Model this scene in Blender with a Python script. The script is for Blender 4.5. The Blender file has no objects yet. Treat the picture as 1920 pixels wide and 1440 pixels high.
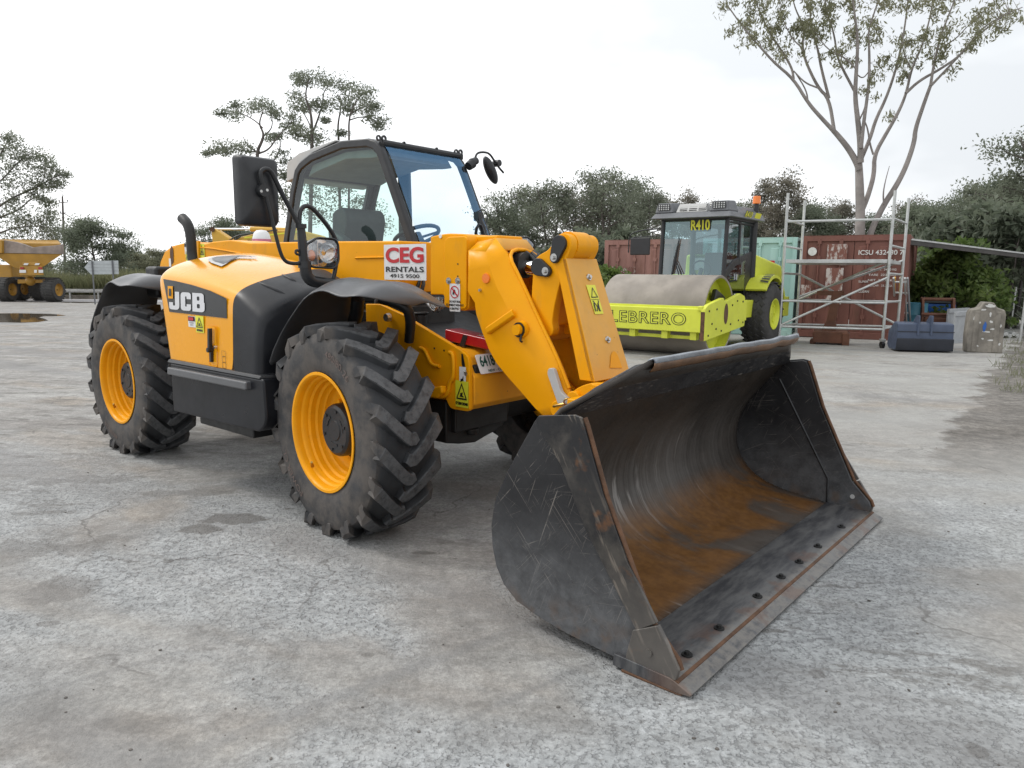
import bpy, bmesh, math, random
import numpy as np
from mathutils import Vector, Matrix
R = math.radians
sc = bpy.context.scene
COL = sc.collection

# ------------------------------------------------------------------ camera, sky, sun, exposure
CAM_H, PITCH, ROLL, F = 1.471, R(-8.831), R(0.457), 1371.5
cam_d = bpy.data.cameras.new('camera')
cam = bpy.data.objects.new('camera', cam_d)
COL.objects.link(cam)
cam_d.sensor_width = 36.0
cam_d.lens = F / 1920.0 * 36.0
cam_d.clip_start, cam_d.clip_end = 0.05, 1500
FW = Vector((0, math.cos(PITCH), math.sin(PITCH)))
RT0 = Vector((1, 0, 0))
UP0 = RT0.cross(FW)
RT = RT0 * math.cos(ROLL) + UP0 * math.sin(ROLL)
UP = -RT0 * math.sin(ROLL) + UP0 * math.cos(ROLL)
M = Matrix((RT, UP, -FW)).transposed().to_4x4()
M.translation = Vector((0, 0, CAM_H))
cam.matrix_world = M
sc.camera = cam

SUN_AZ, SUN_EL = R(-72), R(48)          # azimuth from +Y towards +X: the bright side of the cloud is on the left
sun_dir = Vector((math.sin(SUN_AZ) * math.cos(SUN_EL), math.cos(SUN_AZ) * math.cos(SUN_EL), math.sin(SUN_EL)))
sl = bpy.data.lights.new('sun', 'SUN')
sl.energy, sl.angle, sl.color = 1.2, R(12), (1.0, 0.97, 0.92)
so = bpy.data.objects.new('sun', sl)
COL.objects.link(so)
so.rotation_euler = sun_dir.to_track_quat('Z', 'Y').to_euler()

world = bpy.data.worlds.new('World')
sc.world = world
world.use_nodes = True
wt = world.node_tree
for n in list(wt.nodes):
    wt.nodes.remove(n)
def wn(t, **k):
    n = wt.nodes.new(t)
    for a, b in k.items():
        setattr(n, a, b)
    return n
out = wn('ShaderNodeOutputWorld')
bg = wn('ShaderNodeBackground')
bg.inputs['Strength'].default_value = 0.1
sky = wn('ShaderNodeTexSky', sky_type='NISHITA', sun_disc=False)
sky.sun_elevation, sky.sun_rotation = SUN_EL, SUN_AZ
sky.dust_density, sky.air_density = 4.0, 1.0
tc = wn('ShaderNodeTexCoord')
mp_ = wn('ShaderNodeMapping')
mp_.inputs['Scale'].default_value = (1.0, 1.0, 2.2)
mp_.inputs['Location'].default_value = (0.35, 0.1, 0.2)
nz = wn('ShaderNodeTexNoise')
nz.inputs['Scale'].default_value = 1.7
nz.inputs['Detail'].default_value = 5
nz.inputs['Roughness'].default_value = 0.5
rmp = wn('ShaderNodeValToRGB')
rmp.color_ramp.elements[0].position = 0.40
rmp.color_ramp.elements[0].color = (7.7, 8.0, 8.3, 1)
rmp.color_ramp.elements[1].position = 0.60
rmp.color_ramp.elements[1].color = (11.7, 11.8, 11.9, 1)
# the cloud is thinner and brighter round the sun
dotn = wn('ShaderNodeVectorMath', operation='DOT_PRODUCT')
dotn.inputs[1].default_value = sun_dir
mr = wn('ShaderNodeMapRange')
mr.inputs['From Min'].default_value, mr.inputs['From Max'].default_value = -0.7, 1.0
mr.inputs['To Min'].default_value, mr.inputs['To Max'].default_value = 0.88, 1.45
mul = wn('ShaderNodeVectorMath', operation='SCALE')
mixc = wn('ShaderNodeMix', data_type='RGBA')
mixc.inputs['Factor'].default_value = 0.93
L = wt.links.new
L(tc.outputs['Generated'], mp_.inputs['Vector'])
L(mp_.outputs['Vector'], nz.inputs['Vector'])
L(nz.outputs['Fac'], rmp.inputs['Fac'])
L(tc.outputs['Generated'], dotn.inputs[0])
L(dotn.outputs['Value'], mr.inputs['Value'])
L(rmp.outputs['Color'], mul.inputs[0])
L(mr.outputs['Result'], mul.inputs['Scale'])
L(sky.outputs['Color'], mixc.inputs['A'])
L(mul.outputs['Vector'], mixc.inputs['B'])
L(mixc.outputs['Result'], bg.inputs['Color'])
L(bg.outputs['Background'], out.inputs['Surface'])
sc.view_settings.view_transform = 'Standard'
sc.view_settings.look = 'None'
sc.view_settings.exposure = 0.10
sc.view_settings.gamma = 1.0

# ------------------------------------------------------------------ finding points in the place
CAM = Vector((0, 0, CAM_H))
def ray(px, py):
    return FW + RT * ((px - 960) / F) - UP * ((py - 720) / F)
def W(px, py, Y):                        # world point at depth Y
    d = ray(px, py)
    return CAM + d * (Y / d.y)
def gz(y):                               # the yard falls away gently past the machine
    return -0.02 * max(0.0, y - 10.0) if y < 60 else -1.0
def G(px, py):                           # point on the ground
    d = ray(px, py)
    t = 1.0
    for _ in range(60):
        p = CAM + d * t
        t = (gz(p.y) - CAM_H) / d.z
    return CAM + d * t
DEL = R(-40.508)                         # heading of the telehandler
TORG = Vector((-0.3175, 4.7749, 0.0))    # ground under its front axle
MTX = Matrix.Translation(TORG) @ Matrix.Rotation(DEL, 4, 'Z')
MINV = MTX.inverted()
CAM_M = MINV @ CAM
def mray(px, py):
    return MINV.to_3x3() @ ray(px, py)
def MPt(px, py, **k):                    # telehandler coordinates: x forward, y left, z up
    (ax, v), = k.items()
    i = 'xyz'.index(ax)
    d = mray(px, py)
    return CAM_M + d * ((v - CAM_M[i]) / d[i])
def onplane(px, py, o, n):
    d = mray(px, py)
    return CAM_M + d * ((o - CAM_M).dot(n) / d.dot(n))

# ------------------------------------------------------------------ mesh helpers
class MB:
    def __init__(s):
        s.v, s.f = [], []
    def add(s, vs, fs):
        b = len(s.v)
        s.v += [tuple(p) for p in vs]
        s.f += [tuple(i + b for i in f) for f in fs]
        return s
    def box(s, lo, hi, m=None):
        (a, b, c), (d, e, f) = lo, hi
        vs = [Vector(p) for p in ((a,b,c),(d,b,c),(d,e,c),(a,e,c),(a,b,f),(d,b,f),(d,e,f),(a,e,f))]
        if m is not None:
            vs = [m @ p for p in vs]
        return s.add(vs, [(0,3,2,1),(4,5,6,7),(0,1,5,4),(1,2,6,5),(2,3,7,6),(3,0,4,7)])
    def hexa(s, p):                      # 8 corners, bottom ring then top ring
        return s.add(p, [(0,3,2,1),(4,5,6,7),(0,1,5,4),(1,2,6,5),(2,3,7,6),(3,0,4,7)])
    def prism(s, pts, a, b, axis='y'):
        n = len(pts)
        def mk(p, h):
            return {'y': (p[0], h, p[1]), 'x': (h, p[0], p[1]), 'z': (p[0], p[1], h)}[axis]
        vs = [mk(p, a) for p in pts] + [mk(p, b) for p in pts]
        fs = [tuple(range(n)), tuple(range(2*n-1, n-1, -1))] + [(i, i+n, (i+1) % n + n, (i+1) % n) for i in range(n)]
        return s.add(vs, fs)
    def slab(s, pts, n, t):              # any planar polygon given in 3-D, thickened along n
        k = len(pts)
        pts = [Vector(p) for p in pts]
        n = Vector(n).normalized() * t
        vs = pts + [p + n for p in pts]
        return s.add(vs, [tuple(range(k)), tuple(range(2*k-1, k-1, -1))] + [(i, i+k, (i+1) % k + k, (i+1) % k) for i in range(k)])
    def sheet(s, pts):
        return s.add(pts, [tuple(range(len(pts)))])
    def cyl(s, p, q, r, r2=None, n=20):
        p, q = Vector(p), Vector(q)
        r2 = r if r2 is None else r2
        d = (q - p).normalized()
        u = d.orthogonal().normalized()
        w = d.cross(u)
        vs = [p + (u*math.cos(t) + w*math.sin(t))*r for t in (2*math.pi*i/n for i in range(n))]
        vs += [q + (u*math.cos(t) + w*math.sin(t))*r2 for t in (2*math.pi*i/n for i in range(n))]
        return s.add(vs, [tuple(range(n-1, -1, -1)), tuple(range(n, 2*n))] + [(i, (i+1) % n, (i+1) % n + n, i+n) for i in range(n)])
    def tube(s, pts, r, n=10, smooth=0, cap=True):
        pts = [Vector(p) for p in pts]
        rs = list(r) if hasattr(r, '__len__') else [r]*len(pts)
        for _ in range(smooth):
            np_, nr = [pts[0]], [rs[0]]
            for i in range(len(pts)-1):
                np_ += [pts[i]*.75 + pts[i+1]*.25, pts[i]*.25 + pts[i+1]*.75]
                nr += [rs[i]*.75 + rs[i+1]*.25, rs[i]*.25 + rs[i+1]*.75]
            pts, rs = np_ + [pts[-1]], nr + [rs[-1]]
        d0 = (pts[1]-pts[0]).normalized()
        u = d0.orthogonal().normalized()
        vs, fs = [], []
        for i, p in enumerate(pts):
            d = (pts[min(i+1, len(pts)-1)] - pts[max(i-1, 0)]).normalized()
            u = (u - d*u.dot(d)).normalized()
            w = d.cross(u)
            for k in range(n):
                t = 2*math.pi*k/n
                vs.append(p + (u*math.cos(t) + w*math.sin(t))*rs[i])
        for i in range(len(pts)-1):
            for k in range(n):
                fs.append((i*n+k, i*n+(k+1) % n, (i+1)*n+(k+1) % n, (i+1)*n+k))
        if cap:
            fs += [tuple(range(n-1, -1, -1)), tuple(range((len(pts)-1)*n, len(pts)*n))]
        return s.add(vs, fs)
    def lathe(s, prof, n=48, closed=False, axis='y', c=(0,0,0)):   # prof of (radius, along axis)
        m = len(prof)
        vs = []
        for i in range(n):
            t = 2*math.pi*i/n
            for r, h in prof:
                p = (r*math.cos(t), h, r*math.sin(t)) if axis == 'y' else (r*math.cos(t), r*math.sin(t), h) if axis == 'z' else (h, r*math.cos(t), r*math.sin(t))
                vs.append((p[0]+c[0], p[1]+c[1], p[2]+c[2]))
        fs = []
        for i in range(n):
            for j in range(m if closed else m-1):
                j2 = (j+1) % m
                a, b = i*m, ((i+1) % n)*m
                fs.append((a+j, a+j2, b+j2, b+j))
        return s.add(vs, fs)
    def grid(s, rows):
        m = len(rows[0])
        vs = [p for r in rows for p in r]
        fs = [(i*m+j, i*m+j+1, (i+1)*m+j+1, (i+1)*m+j) for i in range(len(rows)-1) for j in range(m-1)]
        return s.add(vs, fs)
    def ball(s, c, r, n=12, sq=(1,1,1)):
        k = n // 2
        prof = [(max(1e-4, r*math.sin(math.pi*i/k)), -r*math.cos(math.pi*i/k)) for i in range(k+1)]
        b = MB().lathe(prof, n, axis='z')
        return s.add([(p[0]*sq[0]+c[0], p[1]*sq[1]+c[1], p[2]*sq[2]+c[2]) for p in b.v], b.f)
    def build(s, name, mat, parent=None, bevel=0, seg=2, ang=35, solid=0, fix=True, smooth=True, offset=-1):
        me = bpy.data.meshes.new(name)
        me.from_pydata(s.v, [], s.f)
        if fix:
            bm = bmesh.new()
            bm.from_mesh(me)
            bmesh.ops.remove_doubles(bm, verts=bm.verts, dist=1e-5)
            bmesh.ops.recalc_face_normals(bm, faces=bm.faces)
            bm.to_mesh(me)
            bm.free()
        if smooth:
            me.shade_smooth()
            me.set_sharp_from_angle(angle=R(ang))
        me.materials.append(mat)
        o = bpy.data.objects.new(name, me)
        COL.objects.link(o)
        if parent is not None:
            o.parent = parent
        if solid:
            md = o.modifiers.new('solid', 'SOLIDIFY')
            md.thickness, md.offset = solid, offset
        if bevel:
            md = o.modifiers.new('bevel', 'BEVEL')
            md.width, md.segments, md.limit_method, md.angle_limit = bevel, seg, 'ANGLE', R(ang)
            md.harden_normals = True
        return o

def tag(o, label=None, cat=None, group=None, kind=None):
    if label: o['label'] = label
    if cat: o['category'] = cat
    if group: o['group'] = group
    if kind: o['kind'] = kind
    return o
def empty(name, loc, rz=0, label=None, cat=None, group=None):
    o = bpy.data.objects.new(name, None)
    COL.objects.link(o)
    o.location, o.rotation_euler = loc, (0, 0, rz)
    o.empty_display_size = 0.2
    return tag(o, label, cat, group)
def copy_tree(o, parent=None):
    c = o.copy()
    COL.objects.link(c)
    if parent is not None:
        c.parent = parent
    for ch in o.children:
        copy_tree(ch, c)
    return c
def rounded(pts, r, n=5):
    o = []
    k = len(pts)
    rr = r if hasattr(r, '__len__') else [r]*k
    for i in range(k):
        p, a, b = Vector(pts[i]).to_2d(), Vector(pts[i-1]).to_2d(), Vector(pts[(i+1) % k]).to_2d()
        q = min(rr[i], (a-p).length*.49, (b-p).length*.49)
        if q <= 0:
            o.append(tuple(p))
            continue
        s, e = p + (a-p).normalized()*q, p + (b-p).normalized()*q
        for j in range(n+1):
            t = j/n
            o.append(tuple(s*(1-t)**2 + p*2*t*(1-t) + e*t*t))
    return o

def shape_mesh(splines):                 # flat filled 2-D outlines with holes -> verts, faces
    cu = bpy.data.curves.new('outline', 'CURVE')
    cu.dimensions, cu.fill_mode = '2D', 'BOTH'
    for pts in splines:
        sp = cu.splines.new('POLY')
        sp.points.add(len(pts)-1)
        for i, p in enumerate(pts):
            sp.points[i].co = (p[0], p[1], 0, 1)
        sp.use_cyclic_u = True
    return curve_to_data(cu)
def curve_to_data(cu):
    ob = bpy.data.objects.new('outline', cu)
    COL.objects.link(ob)
    dg = bpy.context.evaluated_depsgraph_get()
    ev = ob.evaluated_get(dg)
    me = ev.to_mesh()
    vs = [tuple(v.co) for v in me.vertices]
    fs = [tuple(p.vertices) for p in me.polygons]
    ev.to_mesh_clear()
    bpy.data.objects.remove(ob)
    bpy.data.curves.remove(cu)
    return vs, fs
def text_data(s, size=1.0, bold=0.0, sx=1.0, spacing=1.0, align='CENTER'):
    cu = bpy.data.curves.new('lettering', 'FONT')
    cu.body, cu.size, cu.offset, cu.space_character = s, size, bold, spacing
    cu.align_x, cu.align_y = align, 'CENTER'
    vs, fs = curve_to_data(cu)
    return [(v[0]*sx, v[1], 0) for v in vs], fs
class Frame:                             # flat frame for stickers and lettering
    def __init__(s, o, right, up):
        s.o, s.r, s.u = Vector(o), Vector(right).normalized(), Vector(up)
        s.u = (s.u - s.r*s.u.dot(s.r)).normalized()
        s.n = s.r.cross(s.u)
    def p(s, x, y, d=0.0):
        return s.o + s.r*x + s.u*y + s.n*d
def decal(fr, data, name, mat, parent, d=0.003, at=(0,0), sc_=1.0):
    vs, fs = data
    b = MB().add([fr.p(v[0]*sc_+at[0], v[1]*sc_+at[1], d) for v in vs], fs)
    return b.build(name, mat, parent, smooth=False, fix=False)
def rect(w, h, r=0.0):
    p = [(-w/2,-h/2),(w/2,-h/2),(w/2,h/2),(-w/2,h/2)]
    p = rounded(p, r) if r else p
    return [(x, y, 0) for x, y in p], [tuple(range(len(p)))]
def join2(*ds):
    vs, fs = [], []
    for d in ds:
        b = len(vs)
        vs += d[0]
        fs += [tuple(i+b for i in f) for f in d[1]]
    return vs, fs
def moved(d, x, y, s=1.0):
    return [(v[0]*s+x, v[1]*s+y, 0) for v in d[0]], d[1]

# ------------------------------------------------------------------ materials
class Mat:
    def __init__(s, name):
        s.m = bpy.data.materials.new(name)
        s.m.use_nodes = True
        s.t = s.m.node_tree
        s.b = s.t.nodes['Principled BSDF']
        s.o = s.t.nodes['Material Output']
        s.tc = None
    def n(s, t, **k):
        x = s.t.nodes.new(t)
        for a, b in k.items():
            setattr(x, a, b)
        return x
    def l(s, a, b):
        s.t.links.new(a, b)
    def set(s, **k):
        for a, b in k.items():
            i = s.b.inputs[a.replace('_', ' ')]
            i.default_value = (*b, 1) if hasattr(b, '__len__') and len(b) == 3 else b
        return s
    def co(s):
        if s.tc is None:
            s.tc = s.n('ShaderNodeTexCoord')
        return s.tc.outputs['Object']
    def map(s, scale=(1,1,1), rot=(0,0,0), loc=(0,0,0)):
        m = s.n('ShaderNodeMapping')
        m.inputs['Rotation'].default_value, m.inputs['Location'].default_value = rot, loc
        s.l(s.co(), m.inputs['Vector'])
        m2 = s.n('ShaderNodeMapping')                # turn first, then stretch
        m2.inputs['Scale'].default_value = scale
        s.l(m.outputs['Vector'], m2.inputs['Vector'])
        return m2.outputs['Vector']
    def noise(s, scale, detail=4, rough=0.55, vec=None, dist=0.0):
        x = s.n('ShaderNodeTexNoise')
        x.inputs['Scale'].default_value, x.inputs['Detail'].default_value, x.inputs['Roughness'].default_value, x.inputs['Distortion'].default_value = scale, detail, rough, dist
        s.l(vec if vec is not None else s.co(), x.inputs['Vector'])
        return x.outputs['Fac']
    def vor(s, scale, feature='F1', vec=None, out='Distance'):
        x = s.n('ShaderNodeTexVoronoi', feature=feature)
        x.inputs['Scale'].default_value = scale
        s.l(vec if vec is not None else s.co(), x.inputs['Vector'])
        return x.outputs[out]
    def ramp(s, fac, a, b, va=0.0, vb=1.0):      # smooth map range
        x = s.n('ShaderNodeMapRange', interpolation_type='SMOOTHSTEP')
        x.inputs['From Min'].default_value, x.inputs['From Max'].default_value, x.inputs['To Min'].default_value, x.inputs['To Max'].default_value = a, b, va, vb
        s.l(fac, x.inputs['Value'])
        return x.outputs['Result']
    def math(s, op, a, b=None):
        x = s.n('ShaderNodeMath', operation=op)
        for i, v in enumerate((a, b)):
            if v is None: continue
            if hasattr(v, 'node'): s.l(v, x.inputs[i])
            else: x.inputs[i].default_value = v
        return x.outputs[0]
    def mix(s, fac, a, b):
        x = s.n('ShaderNodeMix', data_type='RGBA')
        for k, v in (('Factor', fac), ('A', a), ('B', b)):
            if hasattr(v, 'node'): s.l(v, x.inputs[k])
            else: x.inputs[k].default_value = (*v, 1) if hasattr(v, '__len__') else v
        return x.outputs['Result']
    def tone(s, col, fac):                           # multiply a colour by a grey value
        x = s.n('ShaderNodeVectorMath', operation='SCALE')
        s.l(col, x.inputs[0]); s.l(fac, x.inputs['Scale'])
        return x.outputs['Vector']
    def color(s, c):
        if hasattr(c, 'node'): s.l(c, s.b.inputs['Base Color'])
        else: s.b.inputs['Base Color'].default_value = (*c, 1)
        return s
    def rough(s, r):
        if hasattr(r, 'node'): s.l(r, s.b.inputs['Roughness'])
        else: s.b.inputs['Roughness'].default_value = r
        return s
    def bump(s, h, strength=0.3, dist=0.01):
        x = s.n('ShaderNodeBump')
        x.inputs['Strength'].default_value, x.inputs['Distance'].default_value = strength, dist
        s.l(h, x.inputs['Height'])
        s.l(x.outputs['Normal'], s.b.inputs['Normal'])
        return s
    def axis(s, i):
        x = s.n('ShaderNodeSeparateXYZ')
        s.l(s.co(), x.inputs[0])
        return x.outputs[i]

def plain(name, c, rough=0.5, metal=0.0, var=0.12, scale=6.0, dirt=0.0, dirtc=(0.16,0.13,0.10), coat=0.0, bump=0.0, spec=None, chips=0.0):
    m = Mat(name)
    m.set(Metallic=metal)
    if spec is not None: m.set(Specular_IOR_Level=spec)
    if coat: m.set(Coat_Weight=coat, Coat_Roughness=0.12)
    n1 = m.noise(scale, 5)
    k = m.ramp(n1, 0.3, 0.7)
    col = m.mix(k, tuple(x*(1-var) for x in c), tuple(min(1, x*(1+var)) for x in c))
    if dirt:
        n2 = m.noise(scale*2.3, 8, 0.7)
        col = m.mix(m.ramp(n2, 0.62-dirt*.35, 0.85, 0, min(1, dirt*1.4)), col, dirtc)
    if chips:
        ch_ = m.math('MULTIPLY', m.ramp(m.vor(16.0), 0.055, 0.035), m.ramp(m.noise(5, 4), 0.50, 0.56))
        col = m.mix(m.math('MULTIPLY', ch_, chips), col, (0.05,0.03,0.015))
        gr = m.ramp(m.noise(2.6, 8, 0.72, m.map((1.6,1.6,.5))), 0.54, 0.76)
        col = m.mix(m.math('MULTIPLY', gr, chips*.5), col, (0.36,0.21,0.06))
    m.color(col)
    m.rough(m.ramp(m.noise(scale*3, 5), 0.2, 0.8, max(0.03, rough-0.1), min(1, rough+0.12)))
    if bump: m.bump(m.noise(scale*12, 4), bump, 0.004)
    return m.m
MT = {}
MT['yellow'] = plain('yellow_paint', (0.83, 0.352, 0.004), 0.36, var=0.04, scale=3, dirt=0.10, dirtc=(0.45,0.24,0.04), coat=0.0, spec=0.15, chips=0.85)
MT['yellow_used'] = plain('used_yellow_paint', (0.78, 0.345, 0.014), 0.42, var=0.06, scale=4, dirt=0.3, dirtc=(0.40,0.22,0.07), spec=0.2, chips=1.0)
MT['yellow_glare'] = plain('glare_tan_yellow_paint', (0.72, 0.36, 0.05), 0.5, var=0.06, scale=3, dirt=0.3, dirtc=(0.42,0.28,0.11), chips=.8)  # tan base paints in grazing sky glare; dirt and chips lie over it
MT['pod_yellow'] = plain('bonnet_paint', (0.83, 0.352, 0.004), 0.26, var=0.03, scale=2, dirt=0.05, dirtc=(0.6,0.30,0.03), coat=0.8, spec=0.05)
MT['rim'] = plain('rim_paint', (0.83, 0.350, 0.006), 0.38, var=0.06, scale=6, dirt=0.28, dirtc=(0.36,0.16,0.02), coat=0.0, spec=0.18)
MT['plastic'] = plain('black_plastic', (0.020,0.021,0.024), 0.42, var=0.2, scale=5, dirt=0.2, dirtc=(0.07,0.07,0.07), bump=0.05)
MT['cowl'] = plain('dusty_black_plastic', (0.012,0.013,0.016), 0.34, var=0.3, scale=3, dirt=0.22, dirtc=(0.045,0.044,0.043), bump=0.03, spec=0.3)
MT['fender'] = plain('grey_black_mudguard', (0.075,0.077,0.082), 0.40, var=0.12, scale=2, dirt=0.12, dirtc=(0.11,0.11,0.11), spec=0.7)
MT['frame'] = plain('black_frame', (0.014,0.015,0.017), 0.4, var=0.2, scale=6, dirt=0.12, dirtc=(0.06,0.055,0.05))
MT['underside'] = plain('greasy_black_iron', (0.012,0.012,0.012), 0.5, var=0.3, scale=6, dirt=0.2, dirtc=(0.035,0.03,0.025))
MT['steel'] = plain('bright_steel', (0.52,0.52,0.51), 0.3, metal=0.9, var=0.1, scale=9, dirt=0.1)
MT['galv'] = plain('galvanised_tube', (0.50,0.51,0.50), 0.42, metal=0.5, var=0.12, scale=7, dirt=0.25, dirtc=(0.25,0.23,0.2))
MT['chrome'] = plain('chrome', (0.75,0.75,0.75), 0.08, metal=1.0, var=0.02)
MT['white'] = plain('white_sticker', (0.72,0.72,0.72), 0.4, var=0.03)
MT['lettergrey'] = plain('silver_lettering', (0.62,0.62,0.64), 0.4, var=0.03)
MT['red'] = plain('red_print', (0.50,0.012,0.02), 0.4, var=0.05)
MT['blackink'] = plain('black_print', (0.012,0.012,0.012), 0.45, var=0.05)
MT['panelgrey'] = plain('charcoal_panel', (0.020,0.021,0.022), 0.33, var=0.1, scale=3, dirt=0.1, dirtc=(0.07,0.07,0.07))
MT['signyellow'] = plain('yellow_sticker', (0.72,0.70,0.04), 0.4, var=0.04)
MT['redbar'] = plain('red_paint', (0.36,0.006,0.012), 0.35, var=0.08, scale=4, dirt=0.15, dirtc=(0.2,0.03,0.02), coat=0.3)
MT['orange'] = plain('orange_lens', (0.85,0.20,0.01), 0.25, var=0.03, coat=0.6)
MT['greypatch'] = plain('pale_grey_roof', (0.45,0.45,0.44), 0.5, var=0.05)
MT['headliner'] = plain('headliner', (0.20,0.21,0.21), 0.8, var=0.1)
MT['seat'] = plain('grey_vinyl', (0.055,0.06,0.065), 0.6, var=0.15)
MT['brass'] = plain('brass', (0.35,0.22,0.06), 0.35, metal=0.8, dirt=0.3)
MT['greenink'] = plain('plate_green_print', (0.012,0.075,0.055), 0.45, var=0.05)

def rubber():
    m = Mat('dusty_rubber')
    y = m.math('ABSOLUTE', m.axis(1))
    z, x = m.axis(2), m.axis(0)
    rad = m.math('SQRT', m.math('ADD', m.math('POWER', x, 2.0), m.math('POWER', z, 2.0)))
    base = m.mix(m.ramp(m.noise(9, 5), 0.3, 0.7), (0.016,0.017,0.019), (0.034,0.036,0.040))
    side = m.math('MULTIPLY', m.ramp(y, 0.150, 0.180), m.ramp(m.noise(5.5, 8, 0.70), 0.34, 0.62))
    col = m.mix(m.math('MULTIPLY', side, 0.8), base, (0.098,0.084,0.073))
    top = m.math('MULTIPLY', m.ramp(rad, 0.588, 0.597), m.ramp(m.noise(26, 6, 0.7), 0.25, 0.6))
    col = m.mix(m.math('MULTIPLY', top, 0.85), col, (0.100,0.102,0.106))
    m.color(col).rough(m.ramp(m.noise(18, 5), 0.2, 0.8, 0.55, 0.85))
    m.bump(m.noise(70, 5, 0.65), 0.18, 0.004)
    return m.m
MT['rubber'] = rubber()
MT['rubbermark'] = plain('rubber_lettering', (0.13,0.095,0.083), 0.7, dirt=0.4)

def glass(name, tint, refl=0.10, rough=0.02, gloss_tint=(0.95, 0.97, 1)):
    m = Mat(name)
    m.t.nodes.remove(m.b)
    tr = m.n('ShaderNodeBsdfTransparent')
    tr.inputs['Color'].default_value = (*tint, 1)
    gl = m.n('ShaderNodeBsdfGlossy')
    gl.inputs['Roughness'].default_value = rough
    gl.inputs['Color'].default_value = (*gloss_tint, 1)
    lw = m.n('ShaderNodeLayerWeight')
    lw.inputs['Blend'].default_value = 0.5
    mx = m.n('ShaderNodeMixShader')
    m.l(m.math('ADD', m.math('MULTIPLY', m.math('POWER', lw.outputs['Facing'], 4.0), 0.8), refl), mx.inputs['Fac'])
    m.l(tr.outputs[0], mx.inputs[1])
    m.l(gl.outputs[0], mx.inputs[2])
    m.l(mx.outputs[0], m.o.inputs['Surface'])
    return m.m
MT['glass'] = glass('cab_glass', (0.74, 0.92, 0.87), 0.05)
MT['glass_clear'] = glass('side_glass', (0.92, 0.97, 0.96), 0.015)
MT['glass_sky_gloss'] = glass('windscreen_glass', (0.95, 0.98, 1.0), 0.17, 0.02, (0.32, 0.62, 1.0))  # blue gloss colour paints in a blue sky reflected by the windscreen
MT['lens'] = glass('lamp_lens', (0.85, 0.87, 0.88), 0.18)

def scratched():
    m = Mat('scratched_black_steel')
    col = m.mix(m.ramp(m.noise(3.5, 6), 0.3, 0.75), (0.012,0.012,0.014), (0.030,0.030,0.032))
    tot = None
    for i, (ang, sx, sy, lo) in enumerate(((28, .7, 70, 0.655), (-48, .55, 90, 0.66), (70, .9, 80, 0.655), (10, .5, 100, 0.665), (-22, 1.2, 110, 0.655), (48, .35, 120, 0.66))):
        # rotate about y so that the streaks lie in the plate's own plane
        v = m.map((sx*2.4, 9, sy*2.4), (0, R(ang), 0), (i*3.1, i*1.7, 0))
        s_ = m.math('MULTIPLY', m.ramp(m.noise(1.0, 2, 0.5, v), lo, lo+0.035), m.ramp(m.noise(5.5+i, 5, 0.65), 0.47, 0.60))
        tot = s_ if tot is None else m.math('MAXIMUM', tot, s_)
    col = m.mix(m.math('MULTIPLY', tot, 0.7), col, (0.21,0.19,0.17))
    # pale low down: drag scuffs plus sky sheen put into the colour
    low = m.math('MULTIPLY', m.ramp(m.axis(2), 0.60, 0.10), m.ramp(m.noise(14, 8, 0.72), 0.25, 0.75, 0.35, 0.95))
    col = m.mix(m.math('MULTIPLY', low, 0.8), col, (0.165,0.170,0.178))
    rust = m.math('MULTIPLY', m.ramp(m.axis(2), 0.22, 0.06), m.ramp(m.noise(9, 6), 0.46, 0.66))
    col = m.mix(m.math('MULTIPLY', rust, 0.55), col, (0.14,0.085,0.05))
    m.color(col).rough(m.ramp(m.noise(12, 5), 0.2, 0.8, 0.26, 0.50))
    m.set(Metallic=0.15)
    m.bump(m.noise(30, 5), 0.08, 0.003)
    return m.m
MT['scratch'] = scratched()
def wearplate():
    m = Mat('worn_edge_steel')
    col = m.mix(m.ramp(m.noise(6, 6, 0.65), 0.42, 0.70), (0.018,0.018,0.020), (0.075,0.068,0.060))
    v = m.map((30, 8, 4), (0, R(28), 0))
    col = m.mix(m.math('MULTIPLY', m.ramp(m.noise(1.5, 3, 0.5, v), 0.58, 0.68), 0.7), col, (0.21,0.18,0.15))
    col = m.mix(m.math('MULTIPLY', m.ramp(m.axis(2), 0.45, 0.8), m.ramp(m.noise(5, 5), .38, .52)), col, (0.022,0.022,0.024))
    col = m.mix(m.math('MULTIPLY', m.ramp(m.axis(2), 0.5, 0.1), 0.6), col, (0.17,0.155,0.14))
    col = m.mix(m.math('MULTIPLY', m.ramp(m.noise(11, 6), 0.56, 0.70), 0.55), col, (0.20,0.085,0.03))
    m.color(col).rough(0.42)
    m.set(Metallic=0.3)
    m.bump(m.noise(40, 5), 0.12, 0.003)
    return m.m
MT['wear'] = wearplate()
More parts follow.
